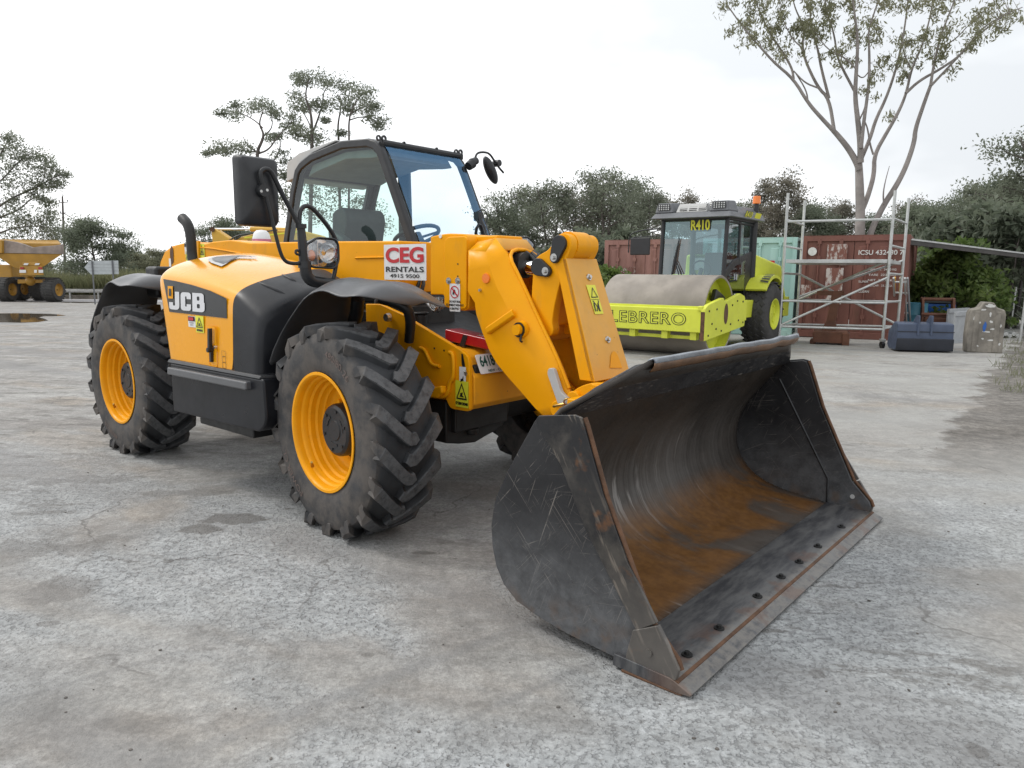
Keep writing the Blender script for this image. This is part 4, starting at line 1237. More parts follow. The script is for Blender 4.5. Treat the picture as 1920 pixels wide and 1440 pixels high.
# folded lip along the top of the guard: pale worn top, rusty underside, dented here and there
wl = trim(1.1, 1)
def lipz(y): return .28*(.010*math.sin(y*9.0+1)*math.exp(-((y-.5)/.5)**2) + .006*math.sin(y*23)*(.3+.7*(y > -.2)) + .010*math.exp(-((y-.62)/.05)**2) - .012*math.exp(-((y-.70)/.04)**2))
rows = []
for k in range(61):
    y = -wl + (wl+wl+.10)*k/60
    e = lipz(y)
    x, z = 1.845, 1.10+e
    rows.append([Vector(p) for p in ((x-.030,y,z-.006),(x-.026,y,z+.010),(x-.004,y,z+.020),(x+.008,y,z+.017),(x+.0125,y,z-.002))])
b = MB().grid(rows)
LPo = b.build('lip', MT['lip'], BK, ang=25, solid=.008)
rows = []
for k in range(61):
    y = -wl + (wl+wl+.10)*k/60
    e = lipz(y)
    x, z = 1.845, 1.10+e
    rows.append([Vector(p) for p in ((x+.012,y,z-.002),(x+.006,y,z-.020),(x-.006,y,z-.036),(x-.016,y,z-.043))])
MB().grid(rows).build('lip_underside', MT['lipunder'], LPo, ang=50, solid=.006)
# box section behind the guard
sec_ = [(1.822,1.092),(1.775,1.088),(1.712,1.01),(1.688,.935),(1.69,.905),(1.70,.92)]
tb = MB()
n = len(sec_)
def endy(x, z): return HW - .43*max(0, (z-.935)/.165) - .006
A = [(x, -endy(x, z), z) for x, z in sec_]
Bq = [(x, endy(x, z), z) for x, z in sec_]
tb.add(A + Bq, [tuple(range(n)), tuple(range(2*n-1, n-1, -1))] + [(i, i+n, (i+1) % n + n, (i+1) % n) for i in range(n)])
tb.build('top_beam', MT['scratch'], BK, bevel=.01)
# side plates
side = [(1.600,.905),(1.70,.918),(1.775,.930),(1.800,.925),(1.815,.895),(1.905,.655),(1.915,.635),(2.02,.42),(2.12,.22),(2.225,.115),(2.238,.085),(2.225,.045),(2.00,.030),(1.75,.050),(1.60,.074),(1.49,.105),(1.42,.155),(1.375,.225),(1.352,.31),(1.346,.40),(1.358,.48),(1.372,.53),(1.44,.665),(1.575,.885)]
for s in (-1, 1):
    y0 = s*(HW-.0)
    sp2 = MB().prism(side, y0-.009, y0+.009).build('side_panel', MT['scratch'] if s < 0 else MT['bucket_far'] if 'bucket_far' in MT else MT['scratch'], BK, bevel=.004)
    o_ = s*(HW+.0155)
    wp = [(1.590,.893),(1.605,.912),(1.775,.938),(1.805,.932),(1.822,.897),(1.912,.657),(1.922,.637),(2.026,.424),(2.155,.235),(2.072,.178),(1.835,.51),(1.715,.735),(1.60,.87)]
    W_ = MB().prism(wp, o_-.007, o_+.007).build('wear_strip', MT['wear'], sp2, bevel=.003)
    cp = [(2.058,.176),(2.158,.228),(2.232,.122),(2.25,.09),(2.238,.046),(2.03,.052),(2.04,.10)]
    C_ = MB().prism(cp, o_-.010, o_+.012).build('corner_shoe', MT['wear'], sp2, bevel=.004)
    MB().cyl((2.13,o_-.0,.115),(2.13,o_+s*.016,.115),.016,.014,10).build('shoe_bolt', MT['wear'], sp2)
    # rusted raw front edge of the plate
    fe = [(1.812,.93),(1.826,.90),(1.917,.655),(1.926,.635),(2.03,.425),(2.13,.225),(2.236,.118),(2.249,.085)]
    MB().tube([(x, y0+s*.004, z) for x, z in fe], .0095, 8, 0).build('raw_edge', MT['rust'], sp2, ang=60)
# ribs and weld on the inside of the far plate
MB().tube([(1.64,HW-.010,.80),(1.98,HW-.010,.21),(1.985,HW-.010,.06)], .007, 6).build('weld_line', MT['frame'], BK)
MB().cyl((2.13,HW-.012,.125),(2.13,HW-.007,.125),.014,.014,12).build('bolt_hole', MT['greypatch'], BK)
# cutting edge bolted under the floor
ce = MB().prism([(1.98,.012),(2.255,.006),(2.300,.012),(2.302,.020),(2.235,.047),(2.215,.052),(1.985,.060)], -HW-.03, HW+.03)
CE = ce.build('cutting_edge', MT['edge'], BK, bevel=.003)
MB().hexa([(2.238,-HW-.025,.045),(2.250,-HW-.025,.041),(2.250,HW+.025,.041),(2.238,HW+.025,.045),(2.238,-HW-.025,.049),(2.250,-HW-.025,.045),(2.250,HW+.025,.045),(2.238,HW+.025,.049)]).build('wear_line', MT['rust'], CE)
MB().prism([(2.02,-.0),(2.25,.0),(2.27,.006),(2.02,.012)], -HW-.032, -HW+.10).build('worn_heel', MT['rust'], CE, bevel=.003)
for px, py in ((1310,1232),(1365,1180),(1437,1120),(1480,1083),(1515,1055),(1547,1025),(1590,988),(1270,1262)):
    p = MPt(px, py, z=.062)
    if p.x > 2.2: p.x = 2.19
    MB().cyl((p.x,p.y,.050),(p.x,p.y,.058),.022,.021,14).cyl((p.x,p.y,.055),(p.x,p.y,.068),.012,.011,6).build('edge_bolt', MT['underside'], CE)

# ------------------------------------------------------------------ cab
CB = empty('cab', (0,0,0)); CB.parent = TH
YI0, YI1 = .165, 1.05
outl = [(-2.42,1.20),(-2.365,1.60),(-2.32,1.80),(-2.155,2.29),(-2.07,2.345),(-1.90,2.392),(-1.48,2.455),(-1.16,2.452),(-1.07,2.43),(-1.01,2.38),(-.955,2.26),(-.70,1.75),(-.60,1.40),(-.58,1.20)]
outl = [( -2.42,1.20),(-2.35,1.66),(-2.20,2.12),(-2.125,2.285),(-2.06,2.335),(-1.90,2.392),(-1.48,2.452),(-1.16,2.435),(-1.07,2.405),(-1.01,2.35),(-.955,2.25),(-.665,1.66),(-.60,1.20)]
def inset(poly, d):
    n = len(poly); r = []
    for i in range(n):
        p, a, b_ = Vector(poly[i]), Vector(poly[i-1]), Vector(poly[(i+1) % n])
        e0, e1 = (p-a).normalized(), (b_-p).normalized()
        n0, n1 = Vector((e0.y, -e0.x)), Vector((e1.y, -e1.x))
        m = (n0+n1)
        m = m/max(.35, m.length_squared)*2
        r.append(tuple(p + m*d))
    return r
def ring_prism(o_, i_, a, b_):
    n = len(o_); B = MB()
    vs = [(x,a,z) for x,z in o_] + [(x,a,z) for x,z in i_] + [(x,b_,z) for x,z in o_] + [(x,b_,z) for x,z in i_]
    fs = []
    for i in range(n):
        j = (i+1) % n
        fs += [(i,j,n+j,n+i), (2*n+i,3*n+i,3*n+j,2*n+j), (i,2*n+i,2*n+j,j), (n+i,n+j,3*n+j,3*n+i)]
    return B.add(vs, fs)
inn = inset(outl, .066)
inn[0] = (inn[0][0], 1.36); inn[-1] = (inn[-1][0], 1.36)
cf = ring_prism(outl, inn, YI0, YI0+.06)
FRm = cf.build('side_frame', MT['frame'], CB, bevel=.018, seg=3)
cf = ring_prism(outl, inn, YI1-.05, YI1)
pA, pB = MPt(757,380,y=1.02), MPt(783,380,y=1.02)
cf.hexa([(-1.80,YI1-.05,1.25),(-1.63,YI1-.05,1.25),(-1.63,YI1-.003,1.25),(-1.80,YI1-.003,1.25),(-1.80,YI1-.05,2.40),(-1.66,YI1-.05,2.40),(-1.66,YI1-.003,2.40),(-1.80,YI1-.003,2.40)])
cf.build('side_frame', MT['frame'], CB, bevel=.018, seg=3)
sill = MB().box((-2.36,YI0,1.05),(-.60,YI1,1.22)).prism([(-.62,1.20),(-.60,1.20),(-.665,1.64),(-.685,1.64)], YI0+.05, YI1-.05)
sill.box((-2.38,YI0+.05,1.2),(-2.34,YI1-.05,1.72))
sill.build('cab_base', MT['frame'], CB, bevel=.01)
# roof
rf = [(-2.10,2.30),(-2.04,2.345),(-1.90,2.400),(-1.48,2.458),(-1.18,2.440),(-1.08,2.408),(-1.05,2.385),(-1.15,2.375),(-1.5,2.385),(-1.95,2.325)]
RFo = MB().prism(rf, YI0+.055, YI1-.045).build('roof', MT['frame'], CB, bevel=.012)
MB().prism([(-2.30,2.20),(-2.28,2.36),(-2.10,2.42),(-1.60,2.475),(-1.58,2.462),(-1.90,2.405),(-2.08,2.345),(-2.19,2.22)], YI0+.035, YI1-.03).build('roof_cowl', MT['greypatch'], CB, bevel=.03, seg=3)
MB().prism([(-2.02,2.22),(-1.95,2.318),(-1.5,2.378),(-1.15,2.368),(-1.10,2.30),(-1.2,2.30),(-1.5,2.32),(-1.9,2.255)], YI0+.06, YI1-.05).build('headlining', MT['headliner'], RFo, bevel=.01)
fb = MB()
fb.tube([(-1.045,YI0+.04,2.395),(-1.045,YI1-.03,2.395)], .026, 10)
fb.build('front_header', MT['rust'] if False else MT['frame'], CB)
for y in (YI0+.06, .42, .76, YI1-.02):
    big = y in (YI0+.06, YI1-.02)
    s_ = .024 if big else .014
    lg = MB()
    lg.lathe([(s_*.45,-.006),(s_,-.006),(s_,.006),(s_*.45,.006)], 16, closed=True, axis='x', c=(-1.04, y, 2.405+s_*.9))
    lg.box((-1.05,y-s_*.9,2.37),(-1.03,y+s_*.9,2.405+s_*.3))
    if big: lg.lathe([(s_*.45,-.006),(s_*.9,-.006),(s_*.9,.006),(s_*.45,.006)], 16, closed=True, axis='x', c=(-1.04, y-.05, 2.405+s_*.8))
    lg.build('guard_lug', MT['frame'], CB)
# rear wall posts and panes
rp = MB()
for y in (YI0+.05, YI1-.10):
    rp.hexa([(-2.37,y,1.7),(-2.32,y,1.7),(-2.32,y+.05,1.7),(-2.37,y+.05,1.7),(-2.14,y,2.30),(-2.09,y,2.30),(-2.09,y+.05,2.30),(-2.14,y+.05,2.30)])
rp.box((-2.16,YI0+.05,2.22),(-2.10,YI1-.05,2.30))
rp.build('rear_post', MT['frame'], CB, bevel=.008)
def pane(name, pts, mat):
    return MB().sheet(pts).build(name, mat, CB, smooth=False, fix=False)
big = inset(outl, .05); big[0] = (big[0][0], 1.34); big[-1] = (big[-1][0], 1.34)
pane('side_window', [(x, YI0+.012, z) for x, z in big], MT['glass'])
pane('door_window', [(x, YI1-.02, z) for x, z in big], MT['glass_clear'])
pane('windscreen', [(-.652,YI0+.055,1.66),(-.652,YI1-.045,1.66),(-.965,YI1-.045,2.30),(-1.035,YI1-.045,2.385),(-1.035,YI0+.055,2.385),(-.965,YI0+.055,2.30)], MT['glass_sky_gloss'])
pane('rear_window', [(-2.34,YI0+.06,1.72),(-2.34,YI1-.06,1.72),(-2.115,YI1-.06,2.24),(-2.115,YI0+.06,2.24)], MT['glass_clear'])
# seat, steering wheel, dash, wiper
st = MB()
st.prism(rounded([(-2.02,1.05),(-1.94,1.95),(-1.80,1.99),(-1.74,1.90),(-1.86,1.40),(-1.40,1.38),(-1.38,1.22),(-1.9,1.1)], .05, 4), .40, .82)
SE = st.build('seat', MT['seat'], CB, bevel=.07, seg=4)
MB().hexa([(-1.70,.20,1.40),(-1.42,.20,1.40),(-1.42,.30,1.40),(-1.70,.30,1.40),(-1.75,.20,1.80),(-1.55,.20,1.72),(-1.55,.30,1.72),(-1.75,.30,1.80)]).build('side_console', MT['seat'], SE, bevel=.03)
sw = MB()
C0, Nn = Vector((-1.12,.61,1.735)), Vector((-.42,0,.9)).normalized()
u_ = Vector((0,1,0)); v_ = Nn.cross(u_)
sw.tube([C0 + (u_*math.cos(t)+v_*math.sin(t))*.185 for t in (2*math.pi*i/28 for i in range(29))], .016, 8)
for a in (R(90), R(210), R(330)):
    sw.tube([C0 - Nn*.02, C0 + (u_*math.cos(a)+v_*math.sin(a))*.18], .010, 6)
sw.cyl(C0-Nn*.05, C0+Nn*.02, .05, .04, 14).tube([C0-Nn*.02, C0-Nn*.45], .035, 8)
sw.tube([C0-Nn*.03, C0-Nn*.03+Vector((.02,-.22,.03))], .010, 6)
sw.build('steering_wheel', MT['frame'], CB, ang=50)
dsh = MB().hexa([(-1.05,.25,1.20),(-.72,.22,1.20),(-.72,.98,1.20),(-1.05,.95,1.20),(-1.0,.30,1.60),(-.74,.25,1.63),(-.74,.95,1.63),(-1.0,.90,1.60)])
dsh.build('dashboard', MT['seat'], CB, bevel=.03)
wp = MB()
wp.tube([(-.66,.95,1.66),(-.70,.955,1.80),(-.755,.945,1.90)], .014, 6).tube([(-.66,.91,1.66),(-.755,.945,1.92)], .010, 6).tube([(-.67,1.0,1.66),(-.752,.95,1.93)], .008, 6)
wp.box((-.79,.925,1.86),(-.74,.98,1.93)).tube([(-.76,.93,1.93),(-.745,1.0,1.96),(-.735,1.03,1.90),(-.73,1.01,1.85)], .005, 6, 2)
wp.tube([(-.70,.87,1.70),(-.69,.84,1.78),(-.66,.86,1.84),(-.65,.90,1.74)], .012, 6, 1)
wp.build('wiper', MT['frame'], CB, ang=50)
MB().box((-.70,.62,1.64),(-.66,.92,1.66)).tube([(-.69,.55,1.66),(-.69,.70,1.675)], .008, 6).build('wiper_motor', MT['seat'], CB)
MB().sheet([(-1.77,YI1-.052,1.90),(-1.70,YI1-.052,1.90),(-1.71,YI1-.052,2.02),(-1.775,YI1-.052,2.02)]).build('pillar_sticker', MT['signyellow'], CB, fix=False)

# ------------------------------------------------------------------ mirrors, lamps, exhaust
MR = empty('wing_mirror', (0,0,0)); MR.parent = TH
xm = -.45
q = [MPt(*a, x=xm) for a in ((447,292),(518,292),(520,425),(449,426))]
c = sum(q, Vector())/4
hw_ = abs(q[1].y-q[0].y)/2+.004; hh_ = (q[0].z-q[3].z)/2
op = rounded([(-hw_*1.0,-hh_*.93),(-hw_*.8,-hh_),(hw_*.85,-hh_),(hw_*.98,-hh_*.9),(hw_,hh_*.9),(hw_*.88,hh_),(-hw_*.9,hh_),(-hw_,hh_*.92)], .045, 4)
mb = MB()
rows = []
for k, (sc2, dx) in enumerate(((1.0,-.05),(1.0,-.02),(.985,.0),(.93,.022),(.80,.036),(.5,.044),(.02,.047))):
    rows.append([Vector((xm+dx, c.y+a*sc2, c.z+b*sc2)) for a, b in op + [op[0]]])
mb.grid(rows)
mb.f.append(tuple(range(len(op))))
MH = mb.build('mirror_housing', MT['plastic'], MR, ang=35)
gl_ = MB().sheet([(xm-.053, c.y+a*.94, c.z+b*.95) for a, b in op]).build('mirror_glass', MT['chrome'], MH, smooth=False, fix=False)
xa = xm+.07
def X(px, py, x=xa): return MPt(px, py, x=x)
pst = MB().tube([X(564,422), X(566,446), X(569,480), X(572,505)], [.022,.026,.028,.028], 12)
pst.tube([X(572,500), X(574,515), X(583,527), X(600,530), X(625,532)], .034, 12, 2)
pst.cyl(X(564,424)+Vector((0,0,-.012)), X(564,424)+Vector((0,0,.012)), .033, .033, 14)
pst.cyl(X(571,496)+Vector((0,0,-.02)), X(571,496)+Vector((0,0,.02)), .038, .038, 14)
pst.tube([X(562,472), X(555,468), X(554,476), X(563,478)], .008, 6, 1)
pst.build('lamp_post', MT['frame'], MR, ang=50)
arm = MB()
arm.tube([X(561,424), X(546,395), X(528,362), X(517,338), X(508,320), X(497,316), X(488,322), X(489,333), X(494,350)], .0135, 10, 2)
arm.tube([X(494,350)+Vector((.0,0,0)), X(500,372), X(512,420), X(523,465), X(530,485), X(541,494), X(566,494)], .0105, 10, 2)
arm.cyl(Vector((xm+.04, X(494,357).y, X(494,357).z)), X(494,357)+Vector((.012,0,0)), .036, .034, 18)
arm.build('mirror_arm', MT['frame'], MR, ang=50)
sb = MB()
for a in ((489.5,358.5),(500.5,356.5)):
    p = X(*a, xa+.012); sb.cyl(p, p+Vector((.004,0,0)), .008, .008, 10)
sb.build('mirror_screw', MT['steel'], MR)
gd = MB().tube([X(561,432), X(561,405), X(565,389), X(577,385), X(590,394), X(612,420), X(629,446), X(633,470), X(630,500), X(624,526)], .0135, 10, 2)
gd.build('lamp_guard', MT['frame'], MR, ang=50)
def lamp(cy, cz, x0, s=1, label=None):
    HLm = empty('headlight', (0,0,0)); HLm.parent = TH
    o_ = rounded([(-.118*s,-.052),(-.075*s,-.086),(.085*s,-.092),(.118*s,-.05),(.118*s,.05),(.095*s,.082),(-.03*s,.086),(-.112*s,.04)], .025, 4)
    b = MB(); rows = []
    for k_, dx in ((.35,-.12),(.75,-.10),(.98,-.05),(1.06,0),(1.0,.008),(.93,.002)):
        rows.append([Vector((x0+dx, cy+a*k_, cz+b2*k_)) for a, b2 in o_ + [o_[0]]])
    b.grid(rows); b.f.append(tuple(range(len(o_))))
    b.build('lamp_housing', MT['frame'], HLm, ang=40)
    MB().sheet([(x0-.045, cy+a*.93, cz+b2*.93) for a, b2 in o_]).build('reflector_bowl', MT['chrome'], HLm, smooth=False, fix=False)
    b = MB(); rows = []
    for k_, dx in ((.94,.002),(.80,.014),(.5,.022),(.02,.025)):
        rows.append([Vector((x0+dx, cy+a*k_, cz+b2*k_)) for a, b2 in o_ + [o_[0]]])
    b.grid(rows).build('lamp_glass', MT['lens'], HLm, ang=60)
    rb = MB().lathe([(.062,.0),(.055,-.015),(.04,-.028),(.016,-.036)], 24, axis='x', c=(x0-.006, cy+.04*s, cz))
    rb.build('lamp_reflector', MT['chrome'], HLm, ang=60)
    rb = MB().ball((x0-.02, cy-.062*s, cz-.018), .028, 12, (.7,1,1.2)).build('indicator_bulb', MT['orange'], HLm)
    MB().box((x0-.042, cy-.03*s-.003, cz-.07),(x0+.0, cy-.03*s+.003, cz+.07)).build('lamp_divider', MT['steel'], HLm)
    return HLm
lc = MPt(604,473.5,x=-.36)
lamp(lc.y, lc.z, -.36)
MB().tube([X(570,478), Vector((-.46, X(590,478).y, X(590,478).z))], .016, 8).build('lamp_bracket', MT['frame'], MR)
lamp(.98, 1.64, -.30, -1)
# left mirror on its bent arm
ML = empty('wing_mirror', (0,0,0)); ML.parent = TH
y1 = 1.10
def Y(px, py, x=-.95): return MPt(px, py, x=x)
lm = MB()
lm.tube([Y(878,312), Y(886,306)], [.035,.04], 12).cyl(Y(884,305), Y(893,301), .034, .030, 16)
lm.tube([Y(891,300), Y(892,291), Y(897,286), Y(908,285), Y(918,288), Y(926,300), Y(933,311), Y(944,324)], .009, 8, 2)
p = Y(932,306); lm.cyl(p+Vector((-.03,-.0,0)), p+Vector((.03,0,0)), .03, .028, 12)
lm.build('mirror_arm', MT['frame'], ML, ang=50)
ctr = Y(919,319); 
ax_ = (Y(910,297)-Y(930,345)).normalized()
hl_ = (Y(909,295)-Y(930,346)).length/2
nrmv = Vector((.75,-.62,.05)).normalized()
nrmv = (nrmv - ax_*nrmv.dot(ax_)).normalized()
sd = ax_.cross(nrmv)
rows = []
for k_, dn in ((1,0),(1,.016),(.9,.035),(.55,.05),(.02,.055)):
    rows.append([ctr + ax_*(hl_*k_*math.cos(t)) + sd*(.045*k_*math.sin(t)) + nrmv*dn for t in (2*math.pi*i/28 for i in range(29))])
b = MB().grid(rows); b.f.append(tuple(range(28)))
b.build('mirror_housing', MT['plastic'], ML, ang=40)
# exhaust stack
def Xe(px, py): return MPt(px, py, y=-.70)
ex = MB().tube([Xe(364,500), Xe(360,478), Xe(358.5,450), Xe(356,432), Xe(351,418), Xe(342,409)], [.037,.037,.037,.038,.039,.040], 18, 2)
EXo = ex.build('exhaust_pipe', MT['underside'], TH, ang=60)
p = MPt(298,522,y=-.62)
MB().box(p-Vector((.09,.08,.16)), p+Vector((.12,.10,.10))).build('rear_ballast_cover', MT['underside'], TH, bevel=.03)
# ------------------------------------------------------------------ background materials
MT['lime'] = plain('lime_yellow_paint', (0.62,0.66,0.055), 0.48, var=0.06, scale=3, dirt=0.22, dirtc=(0.30,0.27,0.08))
MT['drum'] = plain('dusty_steel_drum', (0.270,0.240,0.205), 0.7, var=0.16, scale=2.2, dirt=0.35, dirtc=(0.15,0.13,0.11), bump=0.1)
MT['cabgrey'] = plain('grey_cab_moulding', (0.13,0.135,0.145), 0.5, var=0.08)
MT['cabblack'] = plain('black_cab_frame', (0.016,0.016,0.018), 0.4, var=0.15)
MT['tinted'] = glass('tinted_glass', (0.30, 0.42, 0.44), 0.16)
MT['greyrubber'] = plain('grey_dusty_tyre', (0.045,0.044,0.043), 0.8, var=0.2, scale=4, dirt=0.4, dirtc=(0.11,0.10,0.09))
MT['rustmetal'] = plain('rusty_steel', (0.125,0.052,0.030), 0.75, var=0.3, scale=3, dirt=0.45, dirtc=(0.07,0.035,0.022), bump=0.2)
MT['navy'] = plain('blue_grey_bucket_paint', (0.055,0.075,0.125), 0.4, var=0.12, scale=4, dirt=0.2, dirtc=(0.09,0.09,0.09))
MT['navydark'] = plain('dark_bucket_paint', (0.016,0.019,0.028), 0.4, var=0.2, scale=4, dirt=0.2, dirtc=(0.06,0.055,0.05))
MT['concrete'] = plain('stained_concrete', (0.235,0.215,0.185), 0.9, var=0.3, scale=2.6, dirt=0.55, dirtc=(0.09,0.08,0.07), bump=0.5)
MT['whitepaint'] = plain('white_flaking_paint', (0.62,0.62,0.60), 0.6, var=0.1, scale=9, dirt=0.35, dirtc=(0.30,0.20,0.16))
MT['palegrey'] = plain('pale_grey_panel', (0.33,0.345,0.36), 0.55, var=0.1, scale=4, dirt=0.25, dirtc=(0.2,0.19,0.17))
MT['blue'] = plain('bright_blue_plastic', (0.02,0.11,0.40), 0.4, var=0.08)
MT['teal'] = plain('teal_drum_paint', (0.05,0.19,0.26), 0.5, var=0.15, dirt=0.2, dirtc=(0.2,0.15,0.1))
MT['darkmetal'] = plain('dark_corrugated_steel', (0.05,0.045,0.042), 0.6, var=0.2, scale=2, dirt=0.3, dirtc=(0.10,0.07,0.05))
MT['bark'] = plain('pale_smooth_bark', (0.25,0.225,0.21), 0.8, var=0.22, scale=2.2, dirt=0.25, dirtc=(0.18,0.145,0.125))
MT['darkbark'] = plain('grey_brown_bark', (0.105,0.090,0.080), 0.9, var=0.3, scale=3)
MT['kyellow'] = plain('excavator_yellow', (0.62,0.36,0.045), 0.5, var=0.1, scale=2, dirt=0.3, dirtc=(0.35,0.24,0.10))
MT['tyellow'] = plain('truck_yellow', (0.40,0.215,0.03), 0.55, var=0.15, scale=1.2, dirt=0.4, dirtc=(0.28,0.19,0.09))
MT['tray'] = plain('worn_truck_tray', (0.27,0.22,0.19), 0.7, var=0.25, scale=1.5, dirt=0.4, dirtc=(0.12,0.08,0.06))
MT['signback'] = plain('aluminium_sign_back', (0.42,0.45,0.46), 0.45, metal=0.3, var=0.06, dirt=0.15)
MT['road'] = plain('pale_road_concrete', (0.36,0.35,0.355), 0.9, var=0.1, scale=0.5, dirt=0.25, dirtc=(0.25,0.24,0.24))
def container_mat(name, c, c2, rustc, amt):
    m = Mat(name)
    v = m.map((1.0,1.0,.35))
    col = m.mix(m.ramp(m.noise(2.0, 6, .6, v), .35, .65), c, c2)
    col = m.mix(m.ramp(m.noise(3.2, 9, .72, v), .62-amt*.2, .76), col, rustc)
    m.color(col).rough(.62)
    m.bump(m.noise(30, 5), .1, .004)
    return m.m
MT['cont_brown'] = container_mat('red_brown_container_paint', (0.150,0.058,0.043), (0.19,0.074,0.056), (0.10,0.045,0.028), .45)
MT['cont_pink'] = container_mat('faded_red_container_paint', (0.24,0.115,0.095), (0.31,0.155,0.13), (0.17,0.07,0.035), .55)
MT['cont_teal'] = container_mat('pale_turquoise_container_paint', (0.31,0.50,0.47), (0.38,0.57,0.53), (0.22,0.16,0.11), .2)

# ------------------------------------------------------------------ foliage
def leaf_mat(name, a, b, c):
    m = Mat(name)
    n = m.noise(.55, 4, .6)
    col = m.mix(m.ramp(n, .35, .65), a, b)
    col = m.mix(m.ramp(m.noise(7, 3), .55, .8), col, c)
    m.color(col).rough(.6)
    tl = m.n('ShaderNodeBsdfTranslucent')
    m.l(col, tl.inputs['Color'])
    mx = m.n('ShaderNodeMixShader')
    mx.inputs[0].default_value = .5
    m.l(m.b.outputs[0], mx.inputs[1]); m.l(tl.outputs[0], mx.inputs[2])
    m.l(mx.outputs[0], m.o.inputs['Surface'])
    return m.m
MT['leaf_grey'] = leaf_mat('grey_green_leaves', (0.145,0.165,0.118), (0.22,0.242,0.178), (0.265,0.26,0.195))
MT['leaf_dark'] = leaf_mat('dark_green_leaves', (0.122,0.146,0.102), (0.188,0.215,0.15), (0.228,0.228,0.165))
MT['leaf_olive'] = leaf_mat('olive_leaves', (0.17,0.178,0.115), (0.245,0.25,0.165), (0.28,0.265,0.195))
MT['leaf_gum'] = leaf_mat('gum_leaves', (0.19,0.195,0.115), (0.28,0.28,0.175), (0.33,0.31,0.22))
MT['leaf_bright'] = leaf_mat('fresh_green_leaves', (0.095,0.15,0.038), (0.165,0.225,0.06), (0.24,0.26,0.10))
MT['leaf_brown'] = leaf_mat('brownish_green_leaves', (0.165,0.158,0.122), (0.235,0.215,0.17), (0.27,0.235,0.19))
def leaves(rng, centres, per, spread, size, droop=0.0, aspect=2.6):
    """many small leaf faces gathered in clumps: centres [(x,y,z,r)]"""
    V, Fc = [], []
    cs = np.array(centres, float)
    n = len(cs)*per
    idx = np.repeat(np.arange(len(cs)), per)
    d = rng.normal(size=(n, 3))
    d /= np.linalg.norm(d, axis=1)[:, None]
    rr = rng.random(n)**.55*1.02
    P = cs[idx, :3] + d*rr[:, None]*cs[idx, 3:4]*np.array(spread)
    u = rng.normal(size=(n, 3)); u[:, 2] -= droop*2.2
    u /= np.linalg.norm(u, axis=1)[:, None]
    w = np.cross(u, rng.normal(size=(n, 3))); w /= np.linalg.norm(w, axis=1)[:, None]
    s = size*(.6+.8*rng.random(n))[:, None]
    a, b = u*s*.5*aspect/1.6, w*s*.5/1.6*1.2
    V = np.stack([P-a, P+b, P+a, P-b], 1).reshape(-1, 3)
    return V
def leaf_mesh(name, V, mat):
    me = bpy.data.meshes.new(name)
    n = len(V)//4
    me.vertices.add(len(V)); me.loops.add(len(V)); me.polygons.add(n)
    me.vertices.foreach_set('co', V.astype(np.float32).ravel())
    me.loops.foreach_set('vertex_index', np.arange(len(V), dtype=np.int32))
    me.polygons.foreach_set('loop_start', np.arange(0, len(V), 4, dtype=np.int32))
    me.polygons.foreach_set('loop_total', np.full(n, 4, np.int32))
    me.update(calc_edges=True)
    me.materials.append(mat)
    return me
def link(name, me, parent=None):
    o = bpy.data.objects.new(name, me); COL.objects.link(o)
    if parent is not None: o.parent = parent
    return o
def make_tree(seed, h, w, base, mat, bark, nclump, per, leaf, trunk_r, style='round', limbs=9, stems=1):
    """trunk and limbs as one mesh, crown of leaf clumps as another; returns (trunk mesh, crown mesh)"""
    rng = np.random.default_rng(seed); rnd = random.Random(seed)
    t = MB(); cl = []
    for s in range(stems):
        lean = Vector((rnd.uniform(-.10,.10)*h + (s-.5*(stems-1))*.12*h, rnd.uniform(-.08,.08)*h, 0))
        tp = [Vector((rnd.uniform(-.02,.02)*h*k, rnd.uniform(-.02,.02)*h*k, 0)) + lean*k*k + Vector((0,0,h*.92*k)) for k in (0,.15,.3,.45,.6,.75,.9,1)]
        t.tube([Vector((0,0,-.3))] + tp, [trunk_r*1.25]+[trunk_r*(1-.85*k) for k in (0,.15,.3,.45,.6,.75,.9,1)], 7)
        for i in range(limbs):
            k = base + (1-base)*(i+rnd.random())/limbs*.95
            j = min(6, int(k*7)); f = k*7-j
            p = tp[j].lerp(tp[min(7, j+1)], min(1, f))
            a = rnd.uniform(0, 6.28)
            prof = {'round': math.sin(math.pi*min(1, .22+.78*(k-base)/(1-base)))*.9+.1, 'cone': 1.05-.8*(k-base)/(1-base), 'flat': .35+.75*(k-base)/(1-base)}[style]
            L_ = w*.5*prof*rnd.uniform(.65, 1.1)
            up_ = {'round': .35, 'cone': .12, 'flat': .25}[style]
            e = p + Vector((math.cos(a)*L_, math.sin(a)*L_, L_*up_*rnd.uniform(.3, 1.6)))
            m_ = p.lerp(e, .5) + Vector((rnd.uniform(-.1,.1), rnd.uniform(-.1,.1), rnd.uniform(-.05,.15)))*L_
            t.tube([p, m_, e], [trunk_r*.45*(1-.6*k), trunk_r*.28*(1-.5*k), .012], 5, 1)
            for q in range(max(1, nclump//(limbs*stems))):
                s_ = rnd.uniform(.35, 1.08)
                b_ = (p.lerp(m_, s_*2) if s_ < .5 else m_.lerp(e, s_*2-1))
                r_ = w*rnd.uniform(.06, .17)
                c_ = Vector((b_.x+rnd.gauss(0,.06)*w, b_.y+rnd.gauss(0,.06)*w, b_.z+rnd.gauss(0,.035)*h))
                cl.append((*c_, r_)); t.tube([b_, b_.lerp(c_, .6)+Vector((0,0,-.02*w)), c_], [.02,.012,.006], 3)
    V = leaves(rng, cl, per, (1.25,1.25,.75), leaf)
    to = t.build('trunk', MT[bark], ang=70, fix=False)
    tm = to.data
    bpy.data.objects.remove(to)
    return tm, leaf_mesh('crown', V, MT[mat])
TREES = {}
